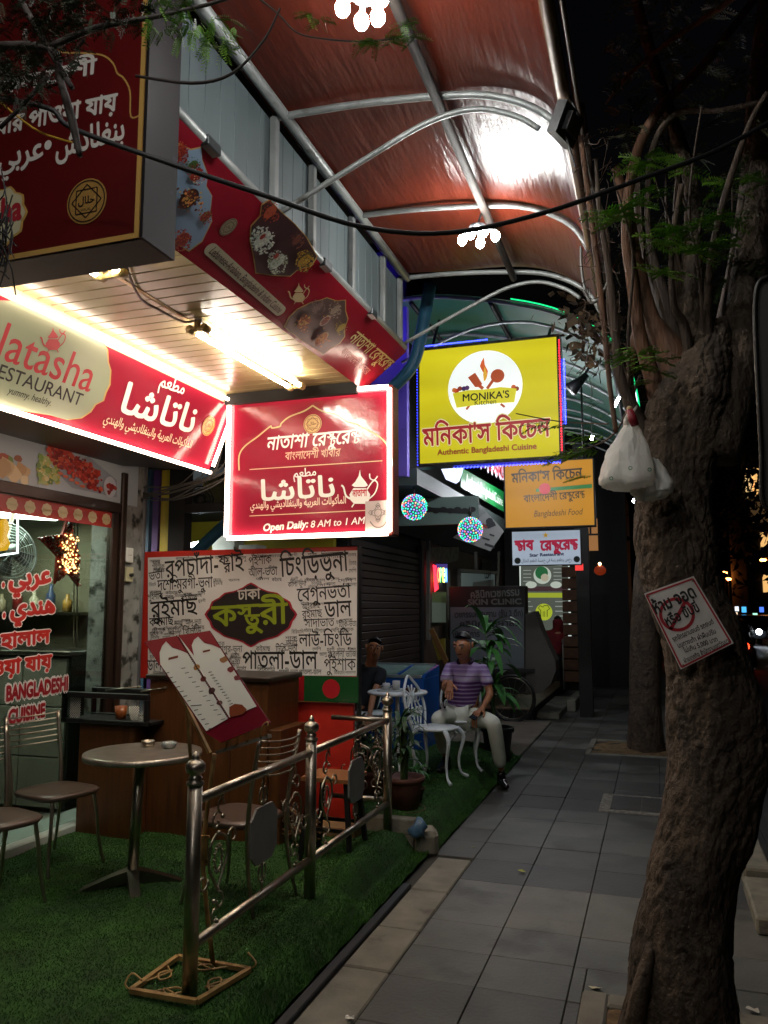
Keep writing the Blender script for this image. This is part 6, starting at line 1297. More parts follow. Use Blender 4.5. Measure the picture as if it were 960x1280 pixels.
# ================================================================ PEOPLE
def skin(name, nodes, edges, mt, parent, sub=2, root=0):
    "one continuous surface grown over a jointed skeleton: nodes = (point, radius or (rx, ry))"
    me = bpy.data.meshes.new(name); me.from_pydata([tuple(n[0]) for n in nodes], edges, [])
    o = bpy.data.objects.new('tmp', me); C.objects.link(o); o.modifiers.new('s', 'SKIN').use_smooth_shade = True
    sv = me.skin_vertices[0].data if me.skin_vertices else None
    if sv is None: bm = bmesh.new(); bm.from_mesh(me); bm.verts.layers.skin.verify(); bm.to_mesh(me); bm.free(); sv = me.skin_vertices[0].data
    for i, n in enumerate(nodes): r = n[1] if isinstance(n[1], (tuple, list)) else (n[1], n[1]); sv[i].radius = r; sv[i].use_root = (i == root)
    u = o.modifiers.new('u', 'SUBSURF'); u.levels = sub; u.render_levels = sub
    ev = o.evaluated_get(bpy.context.evaluated_depsgraph_get()); m2 = bpy.data.meshes.new_from_object(ev)
    bpy.data.objects.remove(o); off = WL.get(parent.name, Vector()); m2.transform(Matrix.Translation(-off)); m2.materials.clear(); m2.materials.append(mt)
    for p in m2.polygons: p.use_smooth = True
    n_ = bpy.data.objects.new(name, m2); m2.name = name; C.objects.link(n_); n_.parent = parent; WL[n_.name] = off; return n_
def chain(*idx): return [(a, b) for a, b in zip(idx, idx[1:])]
M_skin = mat('skin', '#a87250', .5, noise=(20, .3, '#8f5d40')); M_hair = mat('black hair', '#0c0a09', .5, noise=(60, .5, '#1c1612'))
def head_bits(parent, c, face, up, s=1.0, hair=True):
    "eyes, brows, mouth, ears and hair on a head centred at c, looking along face"
    f = Vector(face).normalized(); u = Vector(up); u = (u - f * u.dot(f)).normalized(); r = f.cross(u)
    P = lambda a, b, d: Vector(c) + r * a * s + u * b * s + f * d * s
    hd = MB().m(M_hair); hd.smooth = True; vs = []; n = 18; rows = 8
    for i in range(rows + 1):
        t = i / rows
        for j in range(n):
            a = 2 * pi * j / n; fr_ = cos(a)               # front when cos = 1
            lim = .56 + .98 * (.5 - .5 * fr_) ** .75; th_ = t * lim * .94 + .02
            rad = .001 + 1.0; q = Vector(c) + (f * cos(a) * sin(th_) * .098 + r * sin(a) * sin(th_) * .081 + u * cos(th_) * .110) * s - f * .008 * s + u * .006 * s
            vs.append(q)
    hd.add(vs, [(i * n + j, i * n + (j + 1) % n, (i + 1) * n + (j + 1) % n, (i + 1) * n + j) for i in range(rows) for j in range(n)]); hd.add([P(0, .117, -.008)] + vs[:n], [(0, 1 + j, 1 + (j + 1) % n) for j in range(n)])
    if hair: hd.build('hair', parent=parent)
    e = MB()
    for s_ in (-1, 1):
        e.m(mat('eye white', '#7d7268', .5)).ball(P(.031 * s_, .008, .091), .0115 * s, 8, 6); e.m(M_hair).ball(P(.031 * s_, .005, .0985), .007 * s, 6, 5)
        e.tube([P(.013 * s_, .03, .105), P(.033 * s_, .035, .101), P(.052 * s_, .028, .088)], .0055 * s, 5)
    e.build('eyes', parent=parent)
    m = MB().m(mat('lips', '#5c2c22', .5)).tube([P(-.024, -.052, .1), P(0, -.049, .108), P(.024, -.052, .1)], .007 * s, 6); m.build('mouth', parent=parent)
    for s_ in (-1, 1): MB().m(M_skin).ball(P(.086 * s_, -.002, -.005), .026 * s, 8, 6, (.45, .6, 1.1)).build('ear', parent=parent)
def head_nodes(c, face, up, s=1.0):
    f = Vector(face).normalized(); u = Vector(up).normalized()
    return [(c - u * .072 * s + f * .022 * s, .076 * s), (c - u * .01 * s + f * .010 * s, .094 * s), (c + u * .06 * s - f * .008 * s, .086 * s)], [(c - u * .012 * s + f * .104 * s, .014 * s)]
def hand(w, d, n, side, s=1.0, curl=.25):
    "palm and five fingers from wrist w, fingers along d, palm facing n; side = thumb direction sign; returns nodes, edges with index 0 = wrist"
    d = Vector(d).normalized(); n = Vector(n); n = (n - d * n.dot(d)).normalized(); a = d.cross(n) * side
    N = [(w, (.024 * s, .02 * s)), (w + d * .045 * s, (.034 * s, .017 * s)), (w + d * .082 * s, (.036 * s, .014 * s))]; E = [(0, 1), (1, 2)]
    for k, (o, L) in enumerate(((.03, .068), (.011, .078), (-.010, .072), (-.030, .056))):
        b = w + d * .092 * s + a * o * s; i = len(N); p1 = b + d * L * .45 * s + n * curl * .012 * s; p2 = p1 + d * L * .35 * s + n * curl * .05 * s; p3 = p2 + d * L * .25 * s + n * curl * .07 * s
        N += [(b, .0095 * s), (p1, .009 * s), (p2, .0085 * s), (p3, .0065 * s)]; E += [(2, i), (i, i + 1), (i + 1, i + 2), (i + 2, i + 3)]
    i = len(N); b = w + d * .035 * s + a * .034 * s; N += [(b, .0125 * s), (b + a * .026 * s + d * .022 * s + n * .012 * s, .0105 * s), (b + a * .036 * s + d * .05 * s + n * .02 * s, .008 * s)]; E += [(1, i), (i, i + 1), (i + 1, i + 2)]
    return N, E
# seated man in the purple polo
man = thing('person', 'seated man in a purple striped polo and pale trousers, one palm held out', 'person', (-2.05, 7.9, .13))
pel = at(577, 894, Y=7.92); spn = at(578, 868, Y=7.93); chs = at(581, 846, Y=7.93); nk0 = at(582, 829, Y=7.9); nk1 = at(580, 820, Y=7.85); hc = at(579, 806, Y=7.80)
fdir = Vector((-.2, -.9, -.26)); hup = Vector((-.05, -.22, .95))
shR = at(561, 835, Y=7.9); shL = at(604, 836, Y=7.9); elR = at(556, 862, Y=7.72); wrR = at(562, 852, Y=7.42); elL = at(613, 868, Y=7.84); wrL = at(604, 884, Y=7.6)
hipR = at(567, 896, Y=7.9); hipL = at(590, 896, Y=7.9); knR = at(547, 897, Y=7.42); anR = at(557, 945, Y=7.6); knL = at(617, 903, Y=7.5); anL = at(627, 964, Y=7.78)
hn, nose = head_nodes(hc, fdir, hup, 1.13)
N = [(pel, (.14, .11)), (spn, (.15, .12)), (chs, (.16, .115)), (nk0, (.07, .06)), (nk1, .052)] + hn + nose        # 0..4, 5,6,7, nose 8
E_ = chain(0, 1, 2, 3, 4, 5, 6, 7) + [(6, 8)]
def add_limb(a, pts):
    i = len(N); N.extend(pts); E_.append((a, i)); E_.extend(chain(*range(i, len(N)))); return len(N) - 1
k = add_limb(2, [(shR, .055), (shR.lerp(elR, .5), .045), (elR, .038), (elR.lerp(wrR, .5), .034)]); hN, hE = hand(wrR, Vector((.05, -.35, -.9)), Vector((.1, -1, .2)), -1, 1.05, .15); i = len(N); N.extend(hN); E_.append((k, i)); E_.extend([(a + i, b + i) for a, b in hE])
k = add_limb(2, [(shL, .055), (shL.lerp(elL, .5), .045), (elL, .038), (elL.lerp(wrL, .5), .034)]); hN, hE = hand(wrL, Vector((-.45, -.6, -.45)), Vector((-.2, .1, -.9)), 1, 1.05, .8); i = len(N); N.extend(hN); E_.append((k, i)); E_.extend([(a + i, b + i) for a, b in hE])
for hp, kn, an in ((hipR, knR, anR), (hipL, knL, anL)): add_limb(0, [(hp, .07), (hp.lerp(kn, .5), .062), (kn, .05), (kn.lerp(an, .4), .045), (an, .032)])
skin('body', N, E_, M_skin, man); head_bits(man, hc, fdir, hup, 1.13)
M_polo = mat('purple striped polo', '#5c3a78', .8)
t = M_polo.node_tree; b = t.nodes['Principled BSDF']; tc = t.nodes.new('ShaderNodeTexCoord'); sx = t.nodes.new('ShaderNodeSeparateXYZ'); t.links.new(tc.outputs['Object'], sx.inputs[0])
mu = t.nodes.new('ShaderNodeMath'); mu.operation = 'MULTIPLY'; mu.inputs[1].default_value = 26; fr_ = t.nodes.new('ShaderNodeMath'); fr_.operation = 'FRACT'; gt = t.nodes.new('ShaderNodeMath'); gt.operation = 'GREATER_THAN'; gt.inputs[1].default_value = .62
t.links.new(sx.outputs[2], mu.inputs[0]); t.links.new(mu.outputs[0], fr_.inputs[0]); t.links.new(fr_.outputs[0], gt.inputs[0])
zr = t.nodes.new('ShaderNodeValToRGB'); mr = t.nodes.new('ShaderNodeMapRange'); mr.inputs[1].default_value = .62; mr.inputs[2].default_value = 1.06; t.links.new(sx.outputs[2], mr.inputs[0]); t.links.new(mr.outputs[0], zr.inputs[0])
cr = zr.color_ramp; cr.interpolation = 'CONSTANT'; cr.elements[0].color = (.10, .03, .16, 1); cr.elements[1].position = .5; cr.elements[1].color = (.42, .38, .5, 1)
for p_, c_2 in ((.57, (.14, .05, .2, 1)), (.62, (.42, .38, .5, 1)), (.67, (.25, .16, .36, 1))): e = cr.elements.new(p_); e.color = c_2
mx = t.nodes.new('ShaderNodeMix'); mx.data_type = 'RGBA'; t.links.new(gt.outputs[0], mx.inputs[0]); t.links.new(zr.outputs[0], mx.inputs[6]); mx.inputs[7].default_value = (.36, .27, .47, 1); t.links.new(mx.outputs[2], b.inputs['Base Color'])
hem = pel + Vector((0, 0, .02))
N = [(hem, (.165, .14)), (spn, (.168, .15)), (chs, (.155, .13)), (nk0 + Vector((0, 0, .005)), (.085, .075))]; E_ = chain(0, 1, 2, 3)
for sh, el in ((shR, elR), (shL, elL)): i = len(N); N += [(sh - Vector((0, 0, .012)), .074), (sh.lerp(el, .45), .07), (sh.lerp(el, .72), .07)]; E_ += [(2, i), (i, i + 1), (i + 1, i + 2)]
shirt = skin('polo_shirt', N, E_, M_polo, man)
c0 = nk0 + Vector((0, -.0, .005)); MB().m(mat('dark purple collar', '#2c1638', .8)).tube([c0 + Vector((.075 * cos(a), -.02 + .07 * sin(a), .02 + .03 * sin(a))) for a in np.linspace(-.9, pi + .9, 15)], .014, 6).build('collar', parent=shirt)
M_tr = mat('pale trousers', '#d9dccd', .85, noise=(7, .5, '#bfc4b2'), bump=(12, .012))
N = [(pel - Vector((0, 0, .01)), (.165, .13))]; E_ = []
for hp, kn, an in ((hipR, knR, anR), (hipL, knL, anL)): i = len(N); N += [(hp, .098), (hp.lerp(kn, .5), .092), (kn, .078), (kn.lerp(an, .45), .07), (kn.lerp(an, .92), .064)]; E_ += [(0, i)] + chain(*range(i, i + 5))
skin('trousers', N, E_, M_tr, man)
M_shoe = mat('black leather', '#0c0b0b', .25)
for an, dr, zf in ((anR, Vector((-.1, -1, 0)), .15), (anL, Vector((.45, -1, 0)), .0)):
    dr.normalize(); a = Vector((an.x, an.y, zf + .045)); sh_ = skin('shoe', [(a - dr * .06 + Vector((0, 0, .01)), (.042, .045)), (a + dr * .04, (.044, .04)), (a + dr * .13 - Vector((0, 0, .01)), (.044, .03)), (a + dr * .19 - Vector((0, 0, .015)), (.03, .02)), (Vector(an) - Vector((0, 0, .0)), .042)], [(0, 1), (1, 2), (2, 3), (0, 4)], M_shoe, man)
ph = thing('phone', 'dark phone held low in the seated man\'s hand', 'phone', tuple(wrL)); d_ = Vector((-.45, -.6, -.45)).normalized(); a = wrL + d_ * .09 + Vector((0, 0, -.01)); s1 = d_.cross(Vector((-.2, .1, -.9))).normalized(); MB().m(M_black).obox(a, d_ * .075, s1 * .037, d_.cross(s1) * .005).build('case', parent=ph)
MB().m(F('#22262c', .1)).obox(a + d_.cross(s1) * .006, d_ * .068, s1 * .032, d_.cross(s1) * .0008).build('screen', parent=ph)
# second man, looking round the board
m2 = thing('person', 'bald-cropped man in a dark shirt looking round the edge of the menu board', 'person', (-3.1, 8.3, .13))
h2 = at(468, 809, Y=8.15); f2_ = Vector((.35, -.9, -.1)); u_ = Vector((.12, 0, 1)); hn, nose = head_nodes(h2, f2_, u_)
nb = h2 + Vector((-.05, .04, -.17)); ct2 = h2 + Vector((-.12, .08, -.36)); pv2 = h2 + Vector((-.16, .1, -.75)); sL = ct2 + Vector((.19, -.02, .09)); sR = ct2 + Vector((-.19, 0, .09)); eL = at(466, 872, Y=8.0); wL_ = at(462, 893, Y=7.8); eR = sR + Vector((-.03, 0, -.28)); wR_ = eR + Vector((.08, -.25, .0))
N = [(pv2, (.14, .11)), (ct2, (.15, .11)), (nb, .055)] + hn + nose; E_ = chain(0, 1, 2, 3, 4, 5) + [(4, 6)]
for s0_, e_, w_, sd in ((sL, eL, wL_, 1), (sR, eR, wR_, -1)):
    i = len(N); N += [(s0_, .052), (s0_.lerp(e_, .5), .043), (e_, .037), (e_.lerp(w_, .5), .033)]; E_ += [(1, i)] + chain(*range(i, i + 4)); hN, hE = hand(w_, w_ - e_, (0, 0, -1), sd); j = len(N); N += hN; E_ += [(i + 3, j)] + [(a + j, b + j) for a, b in hE]
for s_ in (-1, 1): i = len(N); hp = pv2 + Vector((.09 * s_, 0, 0)); N += [(hp, .08), (hp + Vector((.02, -.42, .0)), .055), (hp + Vector((.02, -.4, -.42)), .04)]; E_ += [(0, i), (i, i + 1), (i + 1, i + 2)]
skin('body', N, E_, M_skin, m2); head_bits(m2, h2, f2_, u_)
M_dsh = mat('dark blue shirt', '#10161e', .85)
N = [(pv2, (.17, .14)), (ct2, (.17, .13)), (nb - Vector((0, 0, .04)), (.085, .075))]; E_ = chain(0, 1, 2)
for s0_, e_ in ((sL, eL), (sR, eR)): i = len(N); N += [(s0_, .075), (s0_.lerp(e_, .6), .066)]; E_ += [(1, i), (i, i + 1)]
skin('shirt', N, E_, M_dsh, m2)
N = [(pv2 - Vector((0, 0, .02)), (.17, .14))]; E_ = []
for s_ in (-1, 1): i = len(N); hp = pv2 + Vector((.09 * s_, 0, 0)); N += [(hp, .095), (hp + Vector((.02, -.42, 0)), .075), (hp + Vector((.02, -.4, -.42)), .06)]; E_ += [(0, i), (i, i + 1), (i + 1, i + 2)]
skin('trousers', N, E_, mat('dark trousers', '#15161a', .85), m2)
# third: seen from behind in a red hood
m3 = thing('person', 'person in a dark red hooded top seated with their back turned below the menu board', 'person', (-2.0, 15.6, .19))
h3 = at(697, 777, Y=15.6); M_hd = mat('dark red hood', '#7a1a1e', .85, noise=(8, .6, '#54101a')); cc = at(694, 800, Y=15.6); pp3 = at(692, 826, Y=15.6); f3 = Vector((-.3, 1, -.2)); hn, nose = head_nodes(h3, f3, (0, 0, 1))
N = [(pp3, (.16, .12)), (cc, (.17, .12)), (h3 - Vector((0, 0, .16)), .06)] + hn + nose; E_ = chain(0, 1, 2, 3, 4, 5) + [(4, 6)]
for s_ in (-1, 1):
    i = len(N); sh_ = cc + Vector((.19 * s_, 0, .1)); el = sh_ + Vector((.05 * s_, .05, -.28)); wr = el + Vector((-.05 * s_, .24, .02)); N += [(sh_, .05), (el, .038), (wr, .028)]; E_ += [(1, i), (i, i + 1), (i + 1, i + 2)]; hN, hE = hand(wr, wr - el, (0, 0, -1), s_); j = len(N); N += hN[1:]; E_ += [(i + 2, j)] + [(a - 1 + j, b - 1 + j) for a, b in hE if a > 0]
for s_ in (-1, 1): i = len(N); hp = pp3 + Vector((.09 * s_, 0, 0)); N += [(hp, .08), (hp + Vector((0, .42, 0)), .055), (hp + Vector((0, .4, -.4)), .04)]; E_ += [(0, i), (i, i + 1), (i + 1, i + 2)]
skin('body', N, E_, M_skin, m3); head_bits(m3, h3, f3, (0, 0, 1), 1, True)
N = [(pp3, (.19, .15)), (cc, (.2, .15)), (h3 - Vector((0, 0, .17)), .09), (h3 - Vector((0, .015, .02)) - f3 * .03, .115), (h3 + Vector((0, -.02, .06)) - f3 * .02, .095)]; E_ = chain(0, 1, 2, 3, 4)
for s_ in (-1, 1): i = len(N); sh_ = cc + Vector((.19 * s_, 0, .1)); el = sh_ + Vector((.05 * s_, .05, -.28)); N += [(sh_, .085), (el, .06), (el + Vector((-.04 * s_, .18, .02)), .05)]; E_ += [(1, i), (i, i + 1), (i + 1, i + 2)]
skin('hooded_top', N, E_, M_hd, m3)
N = [(pp3 - Vector((0, 0, .02)), (.17, .14))]; E_ = []
for s_ in (-1, 1): i = len(N); hp = pp3 + Vector((.09 * s_, 0, 0)); N += [(hp, .095), (hp + Vector((0, .42, 0)), .075), (hp + Vector((0, .4, -.4)), .06)]; E_ += [(0, i), (i, i + 1), (i + 1, i + 2)]
skin('trousers', N, E_, mat('dark trousers', '#15161a', .85), m3)
stl = thing('bar_stool', 'plain dark stool under the person in the red hood', 'stool', (-2.0, 15.6, .19)); b0 = Vector((pp3.x, pp3.y, pp3.z - .14)); MB().m(M_black).lathe([(.17, -.015), (.18, 0), (.17, .015)], b0, 18).build('seat', parent=stl)
for dx, dy in ((-1, -1), (1, -1), (-1, 1), (1, 1)): MB().m(M_black).tube([b0 + Vector((dx * .1, dy * .1, -.01)), (b0.x + dx * .15, b0.y + dy * .15, .19)], .014, 6).build('leg', parent=stl)
ft = thing('covered_table', 'small high table under a pale crumpled cover beside the person in red', 'table', (-1.8, 15.3, .19)); b0 = at(714, 797, Y=15.3)
MB().m(mat('pale crumpled cover', '#7f7d76', .6, bump=(9, .05))).box((b0.x - .16, 15.15, b0.z - .12), (b0.x + .16, 15.5, b0.z), bev=.04).build('cover', parent=ft)
MB().m(M_dark).box((b0.x - .12, 15.2, .19), (b0.x + .14, 15.45, b0.z - .125)).build('body', parent=ft)
for dx in (-.14, .15): MB().m(mat('pale leg', '#8a8880', .5)).tube([(b0.x + dx, 15.14, b0.z - .1), (b0.x + dx, 15.14, .19)], .012, 6).build('leg', parent=ft)

# ================================================================ PLANTS
M_leafp = mat('plant leaf', '#3f7d30', .55, noise=(5, .6, '#28562a')); M_leafd = mat('dark plant leaf', '#2a4f26', .55, noise=(6, .6, '#132812'))
def blade(mb, b, d, L, w, droop, fold=.15):
    b = Vector(b); d = Vector(d).normalized(); sd = d.cross(Vector((0, 0, 1))); sd = sd.normalized() if sd.length > .05 else Vector((1, 0, 0)); n = 6; vs = []
    p = b.copy(); dd = d.copy()
    for i in range(n + 1):
        t = i / n; ww = w * (sin(pi * min(1, t * .93 + .07)) ** .75); vs += [p - sd * ww + Vector((0, 0, fold * ww)), p.copy(), p + sd * ww + Vector((0, 0, fold * ww))]; p = p + dd * L / n; dd = (dd + Vector((0, 0, -droop / n * (1 + t)))).normalized()
    s_ = mb.smooth; mb.smooth = True; mb.add(vs, [(3 * i + a, 3 * i + a + 1, 3 * i + a + 4, 3 * i + a + 3) for i in range(n) for a in (0, 1)]); mb.smooth = s_
def stem_plant(name, lab, cat, base, stems, h, nl, L, w, potr, poth, potm, seed, lean=(0, 0), mt=None, rim=False):
    rr = random.Random(seed); base = Vector(base); t = thing(name, lab, cat, tuple(base)); mt = mt or M_leafp
    MB().m(potm).lathe([(potr * .72, 0), (potr * .95, poth * .8), (potr * .97, poth * .86), (potr * 1.08, poth * .87), (potr * 1.1, poth), (potr * .95, poth), (potr * .9, poth * .9), (.001, poth * .88)], base, 22).build('pot', parent=t)
    if rim: MB().m(potm).lathe([(potr * .9, 0), (potr * 1.15, .03), (potr * 1.1, .035), (potr * .8, .012)], base - Vector((0, 0, .0)), 22).build('saucer', parent=t)
    top = base + Vector((0, 0, poth * .88))
    for s_ in range(stems):
        a = rr.uniform(0, 6.28); o = Vector((cos(a), sin(a), 0)) * potr * .35 * rr.random(); hh = h * rr.uniform(.6, 1.0) if stems > 1 else h; tip = top + o * 2.2 + Vector((lean[0], lean[1], hh)); pts = crv([top + o, top + o * 1.4 + Vector((lean[0] * .3, lean[1] * .3, hh * .5)), tip], 4)
        MB().m(mat('green stem', '#3f5a2a', .6)).tube(pts, [.010, .006], 6).build('stem', parent=t)
        for k in range(nl):
            f = rr.uniform(.35, 1.0) if k > nl // 3 else 1.0; p = top + (tip - top) * f; az = rr.uniform(0, 6.28); el = rr.uniform(.1, 1.2)
            m = MB().m(mt); blade(m, p, (cos(az) * cos(el), sin(az) * cos(el), sin(el)), L * rr.uniform(.6, 1.15), w * rr.uniform(.7, 1.2), rr.uniform(1.0, 2.4)); m.build('leaf', parent=t, fix=False)
    return t
M_terra = mat('terracotta pot', '#5c3426', .7, noise=(8, .6, '#3d2118')); M_bpot = mat('black pot', '#121212', .45)
b0 = at(622, 930, Y=8.9); stem_plant('palm_plant', 'tall broad leaved plant in a black pot behind the seated man', 'plant', (b0.x, 8.9, .03), 2, 1.15, 26, .52, .042, .17, .36, M_bpot, 5, (-.03, 0))
b0 = at(505, 1020, Y=6.15); stem_plant('potted_plant', 'dark leafy plant in a large terracotta pot just beyond the last railing post', 'plant', (b0.x, 6.15, .11), 7, .52, 9, .24, .018, .15, .27, M_terra, 8, (0, 0), M_leafd, True)
b0 = at(462, 940, Y=6.4); stem_plant('potted_plant', 'low bushy plant beside the red panel behind the railing corner', 'plant', (b0.x, 6.4, .11), 7, .36, 9, .3, .02, .14, .25, M_terra, 9, (0, 0), M_leafd)
b0 = at(520, 965, Y=6.5); stem_plant('potted_plant', 'small spiky young plant low down beside the terracotta pot', 'plant', (b0.x + .02, 6.42, .14), 4, .14, 7, .16, .012, .07, .1, M_terra, 10, (0, 0), M_leafp)

# ================================================================ CART WITH CLINIC SIGN
YC = 12.3
cs = thing('clinic_sign_box', 'dark upright clinic sign box with grey face standing behind the tall plant', 'sign', tuple(at(610, 868, Y=YC)))
a, b = at(561, 733, Y=YC), at(660, 868, Y=YC); MB().m(M_metal_d).box((a.x, YC, b.z), (b.x, YC + .22, a.z), bev=.01).build('case', parent=cs)
P9 = Plane((a.x, YC - .001, b.z), (1, 0, 0)); m = MB().m(mat('dim grey face', '#5b6268', .4, noise=(2, .4, '#484f55'))); P9.poly(m, [(563, 759), (655, 759), (655, 835), (563, 838)], .002); m.build('face', parent=cs, fix=False)
m = MB().m(mat('dim grey print', '#565c58', .5)); text(m, P9, 'คลินิกเวชกรรม', (588, 748), (650, 744), bold=.03, d=.003, h=.16); text(m, P9, 'SKIN CLINIC', (585, 756), (652, 755), bold=.04, d=.003, h=.12)
m.m(F('#25282c')); text(m, P9, 'เวชกรรมความงาม (ชั้น 2 ตึก)', (568, 772), (654, 770), bold=.03, d=.004, h=.13); text(m, P9, 'คลินิก รักษาสิว', (574, 784), (650, 782), bold=.03, d=.004, h=.13); text(m, P9, 'เปิดบริการ', (566, 797), (600, 796), bold=.03, d=.004, h=.13); m.build('lettering', parent=cs, fix=False)
ct_ = thing('food_cart', 'parked hand cart with one spoked bicycle wheel beneath a pale slanted cover', 'cart', tuple(at(640, 888, Y=12.0)))
wc = at(640, 862, Y=12.0); wr_ = .33; wc.z = wr_ + .03; wh = MB().m(M_black)
wh.tube([wc + Vector((cos(a) * wr_, .0, sin(a) * wr_)) for a in np.linspace(0, 2 * pi, 33)[:-1]], .02, 8, closed=True); wo = wh.build('wheel', parent=ct_)
MB().m(M_steeld).tube([wc + Vector((cos(a) * (wr_ - .03), .0, sin(a) * (wr_ - .03))) for a in np.linspace(0, 2 * pi, 33)[:-1]], .009, 6, closed=True).build('rim', parent=wo)
sp_ = MB().m(M_steeld)
for k in range(14): a = 2 * pi * k / 14; sp_.tube([wc + Vector((cos(a) * .03, .02 * (-1) ** k, sin(a) * .03)), wc + Vector((cos(a) * (wr_ - .03), 0, sin(a) * (wr_ - .03)))], .0028, 4)
x = sp_.build('spokes', parent=wo); x['kind'] = 'stuff'
MB().m(M_black).tube([wc + Vector((0, -.05, 0)), wc + Vector((0, .3, 0))], .035, 10).build('hub', parent=wo)
MB().m(M_black).bar(at(600, 838, Y=12.1), at(668, 838, Y=12.1), .05, .05).build('frame_bar', parent=ct_)
q = [(657, 768), (668, 764), (677, 790), (694, 826), (695, 838), (688, 856), (676, 866), (657, 869)]
MB().m(mat('pale cart cover', '#48443d', .6, noise=(4, .4, '#39352f'))).prism([at(x, y, Y=12.15) for x, y in q], (0, .5, 0)).build('slanted_cover', parent=ct_)

# ================================================================ TREES
M_bark = mat('bark', '#574839', .85, noise=(7, 1, '#31271e', (1.6, 1.6, .8)), bump=(20, .035, (1.6, 1.6, 1)), dirt=(70, .66, '#94836f'))
M_limb = mat('limb bark', '#443426', .8, noise=(8, .8, '#2b1f16', (3, 3, .5)), bump=(40, .008, (3, 3, .5)))
M_limb2 = mat('rusty limb', '#64422a', .75, noise=(8, .8, '#3c281a', (3, 3, .5)), bump=(40, .006, (3, 3, .5)))
def trunk(name, pts, rad, n, seed, mt, parent, amp=.05):
    pts = crv(pts, 26 if n > 60 else 10); k = len(pts); rs = np.interp(np.linspace(0, 1, k), np.linspace(0, 1, len(rad)), rad); ph = random.Random(seed); A = [(ph.uniform(0, 6.3), ph.randint(2, 7), ph.uniform(2, 9)) for _ in range(7)]
    from mathutils import noise as nz
    vs = []; m = MB().m(mt); m.smooth = True; fine = n > 60
    for i, p in enumerate(pts):
        for j in range(n):
            a = 2 * pi * j / n; r = rs[i] * (1 + sum(amp * .35 * sin(q[1] * a + q[0] + q[2] * p.z * .8) for q in A)); d = Vector((cos(a), sin(a), 0)); q = p + d * r
            if fine:
                f = nz.fractal(q * 5, 1, 2, 3) * .012; c = abs(nz.noise(Vector((q.x * 17, q.y * 17, q.z * 8)))) ; c2 = abs(nz.noise(Vector((q.x * 30 + 9, q.y * 30, q.z * 26)))); f -= .011 * max(0, 1 - c * 9) + .006 * max(0, 1 - c2 * 8); f += .002 * nz.noise(q * 90)
            else: f = rs[i] * ph.uniform(-.012, .012)
            vs.append(p + d * (r + f))
    m.add(vs, [(i * n + j, i * n + (j + 1) % n, (i + 1) * n + (j + 1) % n, (i + 1) * n + j) for i in range(k - 1) for j in range(n)]); return m.build(name, parent=parent)
t1 = thing('street_tree', 'thick leaning street tree with many thin upright limbs, nearest the camera', 'tree', (.03, 3.3, 0)); YT = 3.25
tp = [Vector((at(x, y, Y=YT).x, YT, at(x, y, Y=YT).z)) for x, y in ((845, 1330), (851, 1250), (858, 1130), (893, 980), (893, 880), (878, 800), (847, 715), (841, 640), (845, 565), (860, 505), (880, 450), (900, 400))]
tp[0].z = -.08
trunk('trunk', tp, [.24, .195, .17, .165, .165, .16, .142, .138, .142, .16, .12, .04], 150, 4, M_bark, t1, .06)
def limb(pts, rad, Y=YT, mt=None, dY=0, n=10):
    P = [at(x, y, Y=Y + dY * i / max(1, len(pts) - 1)) for i, (x, y) in enumerate(pts)]; sc_ = Y / 1000; return MB().m(mt or M_limb).tube(crv(P, 5), [r * sc_ for r in rad], n).build('branch', parent=t1)
for pts, rad, dY, mt in (
    ([(885, 570), (918, 450), (935, 330), (945, 230), (952, 100), (965, -40)], (36, 32, 23, 19, 16, 12), .2, M_bark),
    ([(860, 560), (862, 460), (862, 380), (866, 300), (862, 220), (830, 120), (800, 20), (790, -40)], (36, 24, 15, 11, 9, 8, 7, 6), .1, M_bark),
    ([(862, 560), (842, 450), (815, 400), (795, 330), (785, 270), (770, 210)], (36, 20, 10, 9, 8, 5), -.1, M_limb2),
    ([(845, 540), (826, 505), (815, 470), (800, 420), (790, 350), (783, 300), (786, 240), (800, 180), (830, 130), (880, 80), (950, -10)], (16, 13, 10, 8, 7, 6, 6, 6, 6, 5, 4), -.25, M_limb2),
    ([(838, 560), (812, 560), (795, 520), (775, 470), (768, 400), (760, 330), (750, 270), (745, 200)], (14, 12, 9, 6, 5, 4, 3, 2), -.2, None),
    ([(880, 470), (850, 400), (846, 330), (845, 260), (852, 180)], (12, 8, 6, 4, 3), .15, None),
    ([(860, 470), (835, 380), (812, 300), (811, 220), (822, 170), (850, 140), (900, 138), (960, 125)], (10, 6, 4, 4, 4, 4, 3, 3), -.3, None),
    ([(890, 480), (885, 400), (888, 330), (905, 250), (935, 160), (960, 115)], (8, 5, 4, 4, 3, 3), -.4, None),
    ([(870, 560), (858, 420), (842, 380), (840, 310), (852, 230)], (8, 6, 4, 3, 3), -.3, None),
    ([(795, 540), (785, 470), (800, 400), (806, 350), (790, 300)], (9, 7, 6, 5, 3), .1, M_limb2),
    ([(860, 460), (835, 395), (820, 350), (800, 280), (795, 200), (788, 150)], (14, 11, 9, 6, 4, 2), .3, None),
    ([(757, 130), (790, 90), (840, 50), (900, 10), (930, -15)], (1.5, 2.5, 3, 3.5, 4), -.5, M_limb2),
    ([(700, -30), (716, 100), (735, 240), (752, 380), (762, 480), (770, 540)], (3, 3, 3.5, 3.5, 3, 3), -.1, M_limb2),
    ([(728, 130), (740, 220), (760, 300), (762, 400), (790, 480)], (3, 3, 2.5, 2.5, 3), 0, None)):
    limb(pts, rad, dY=dY, mt=mt)
rr = random.Random(77)
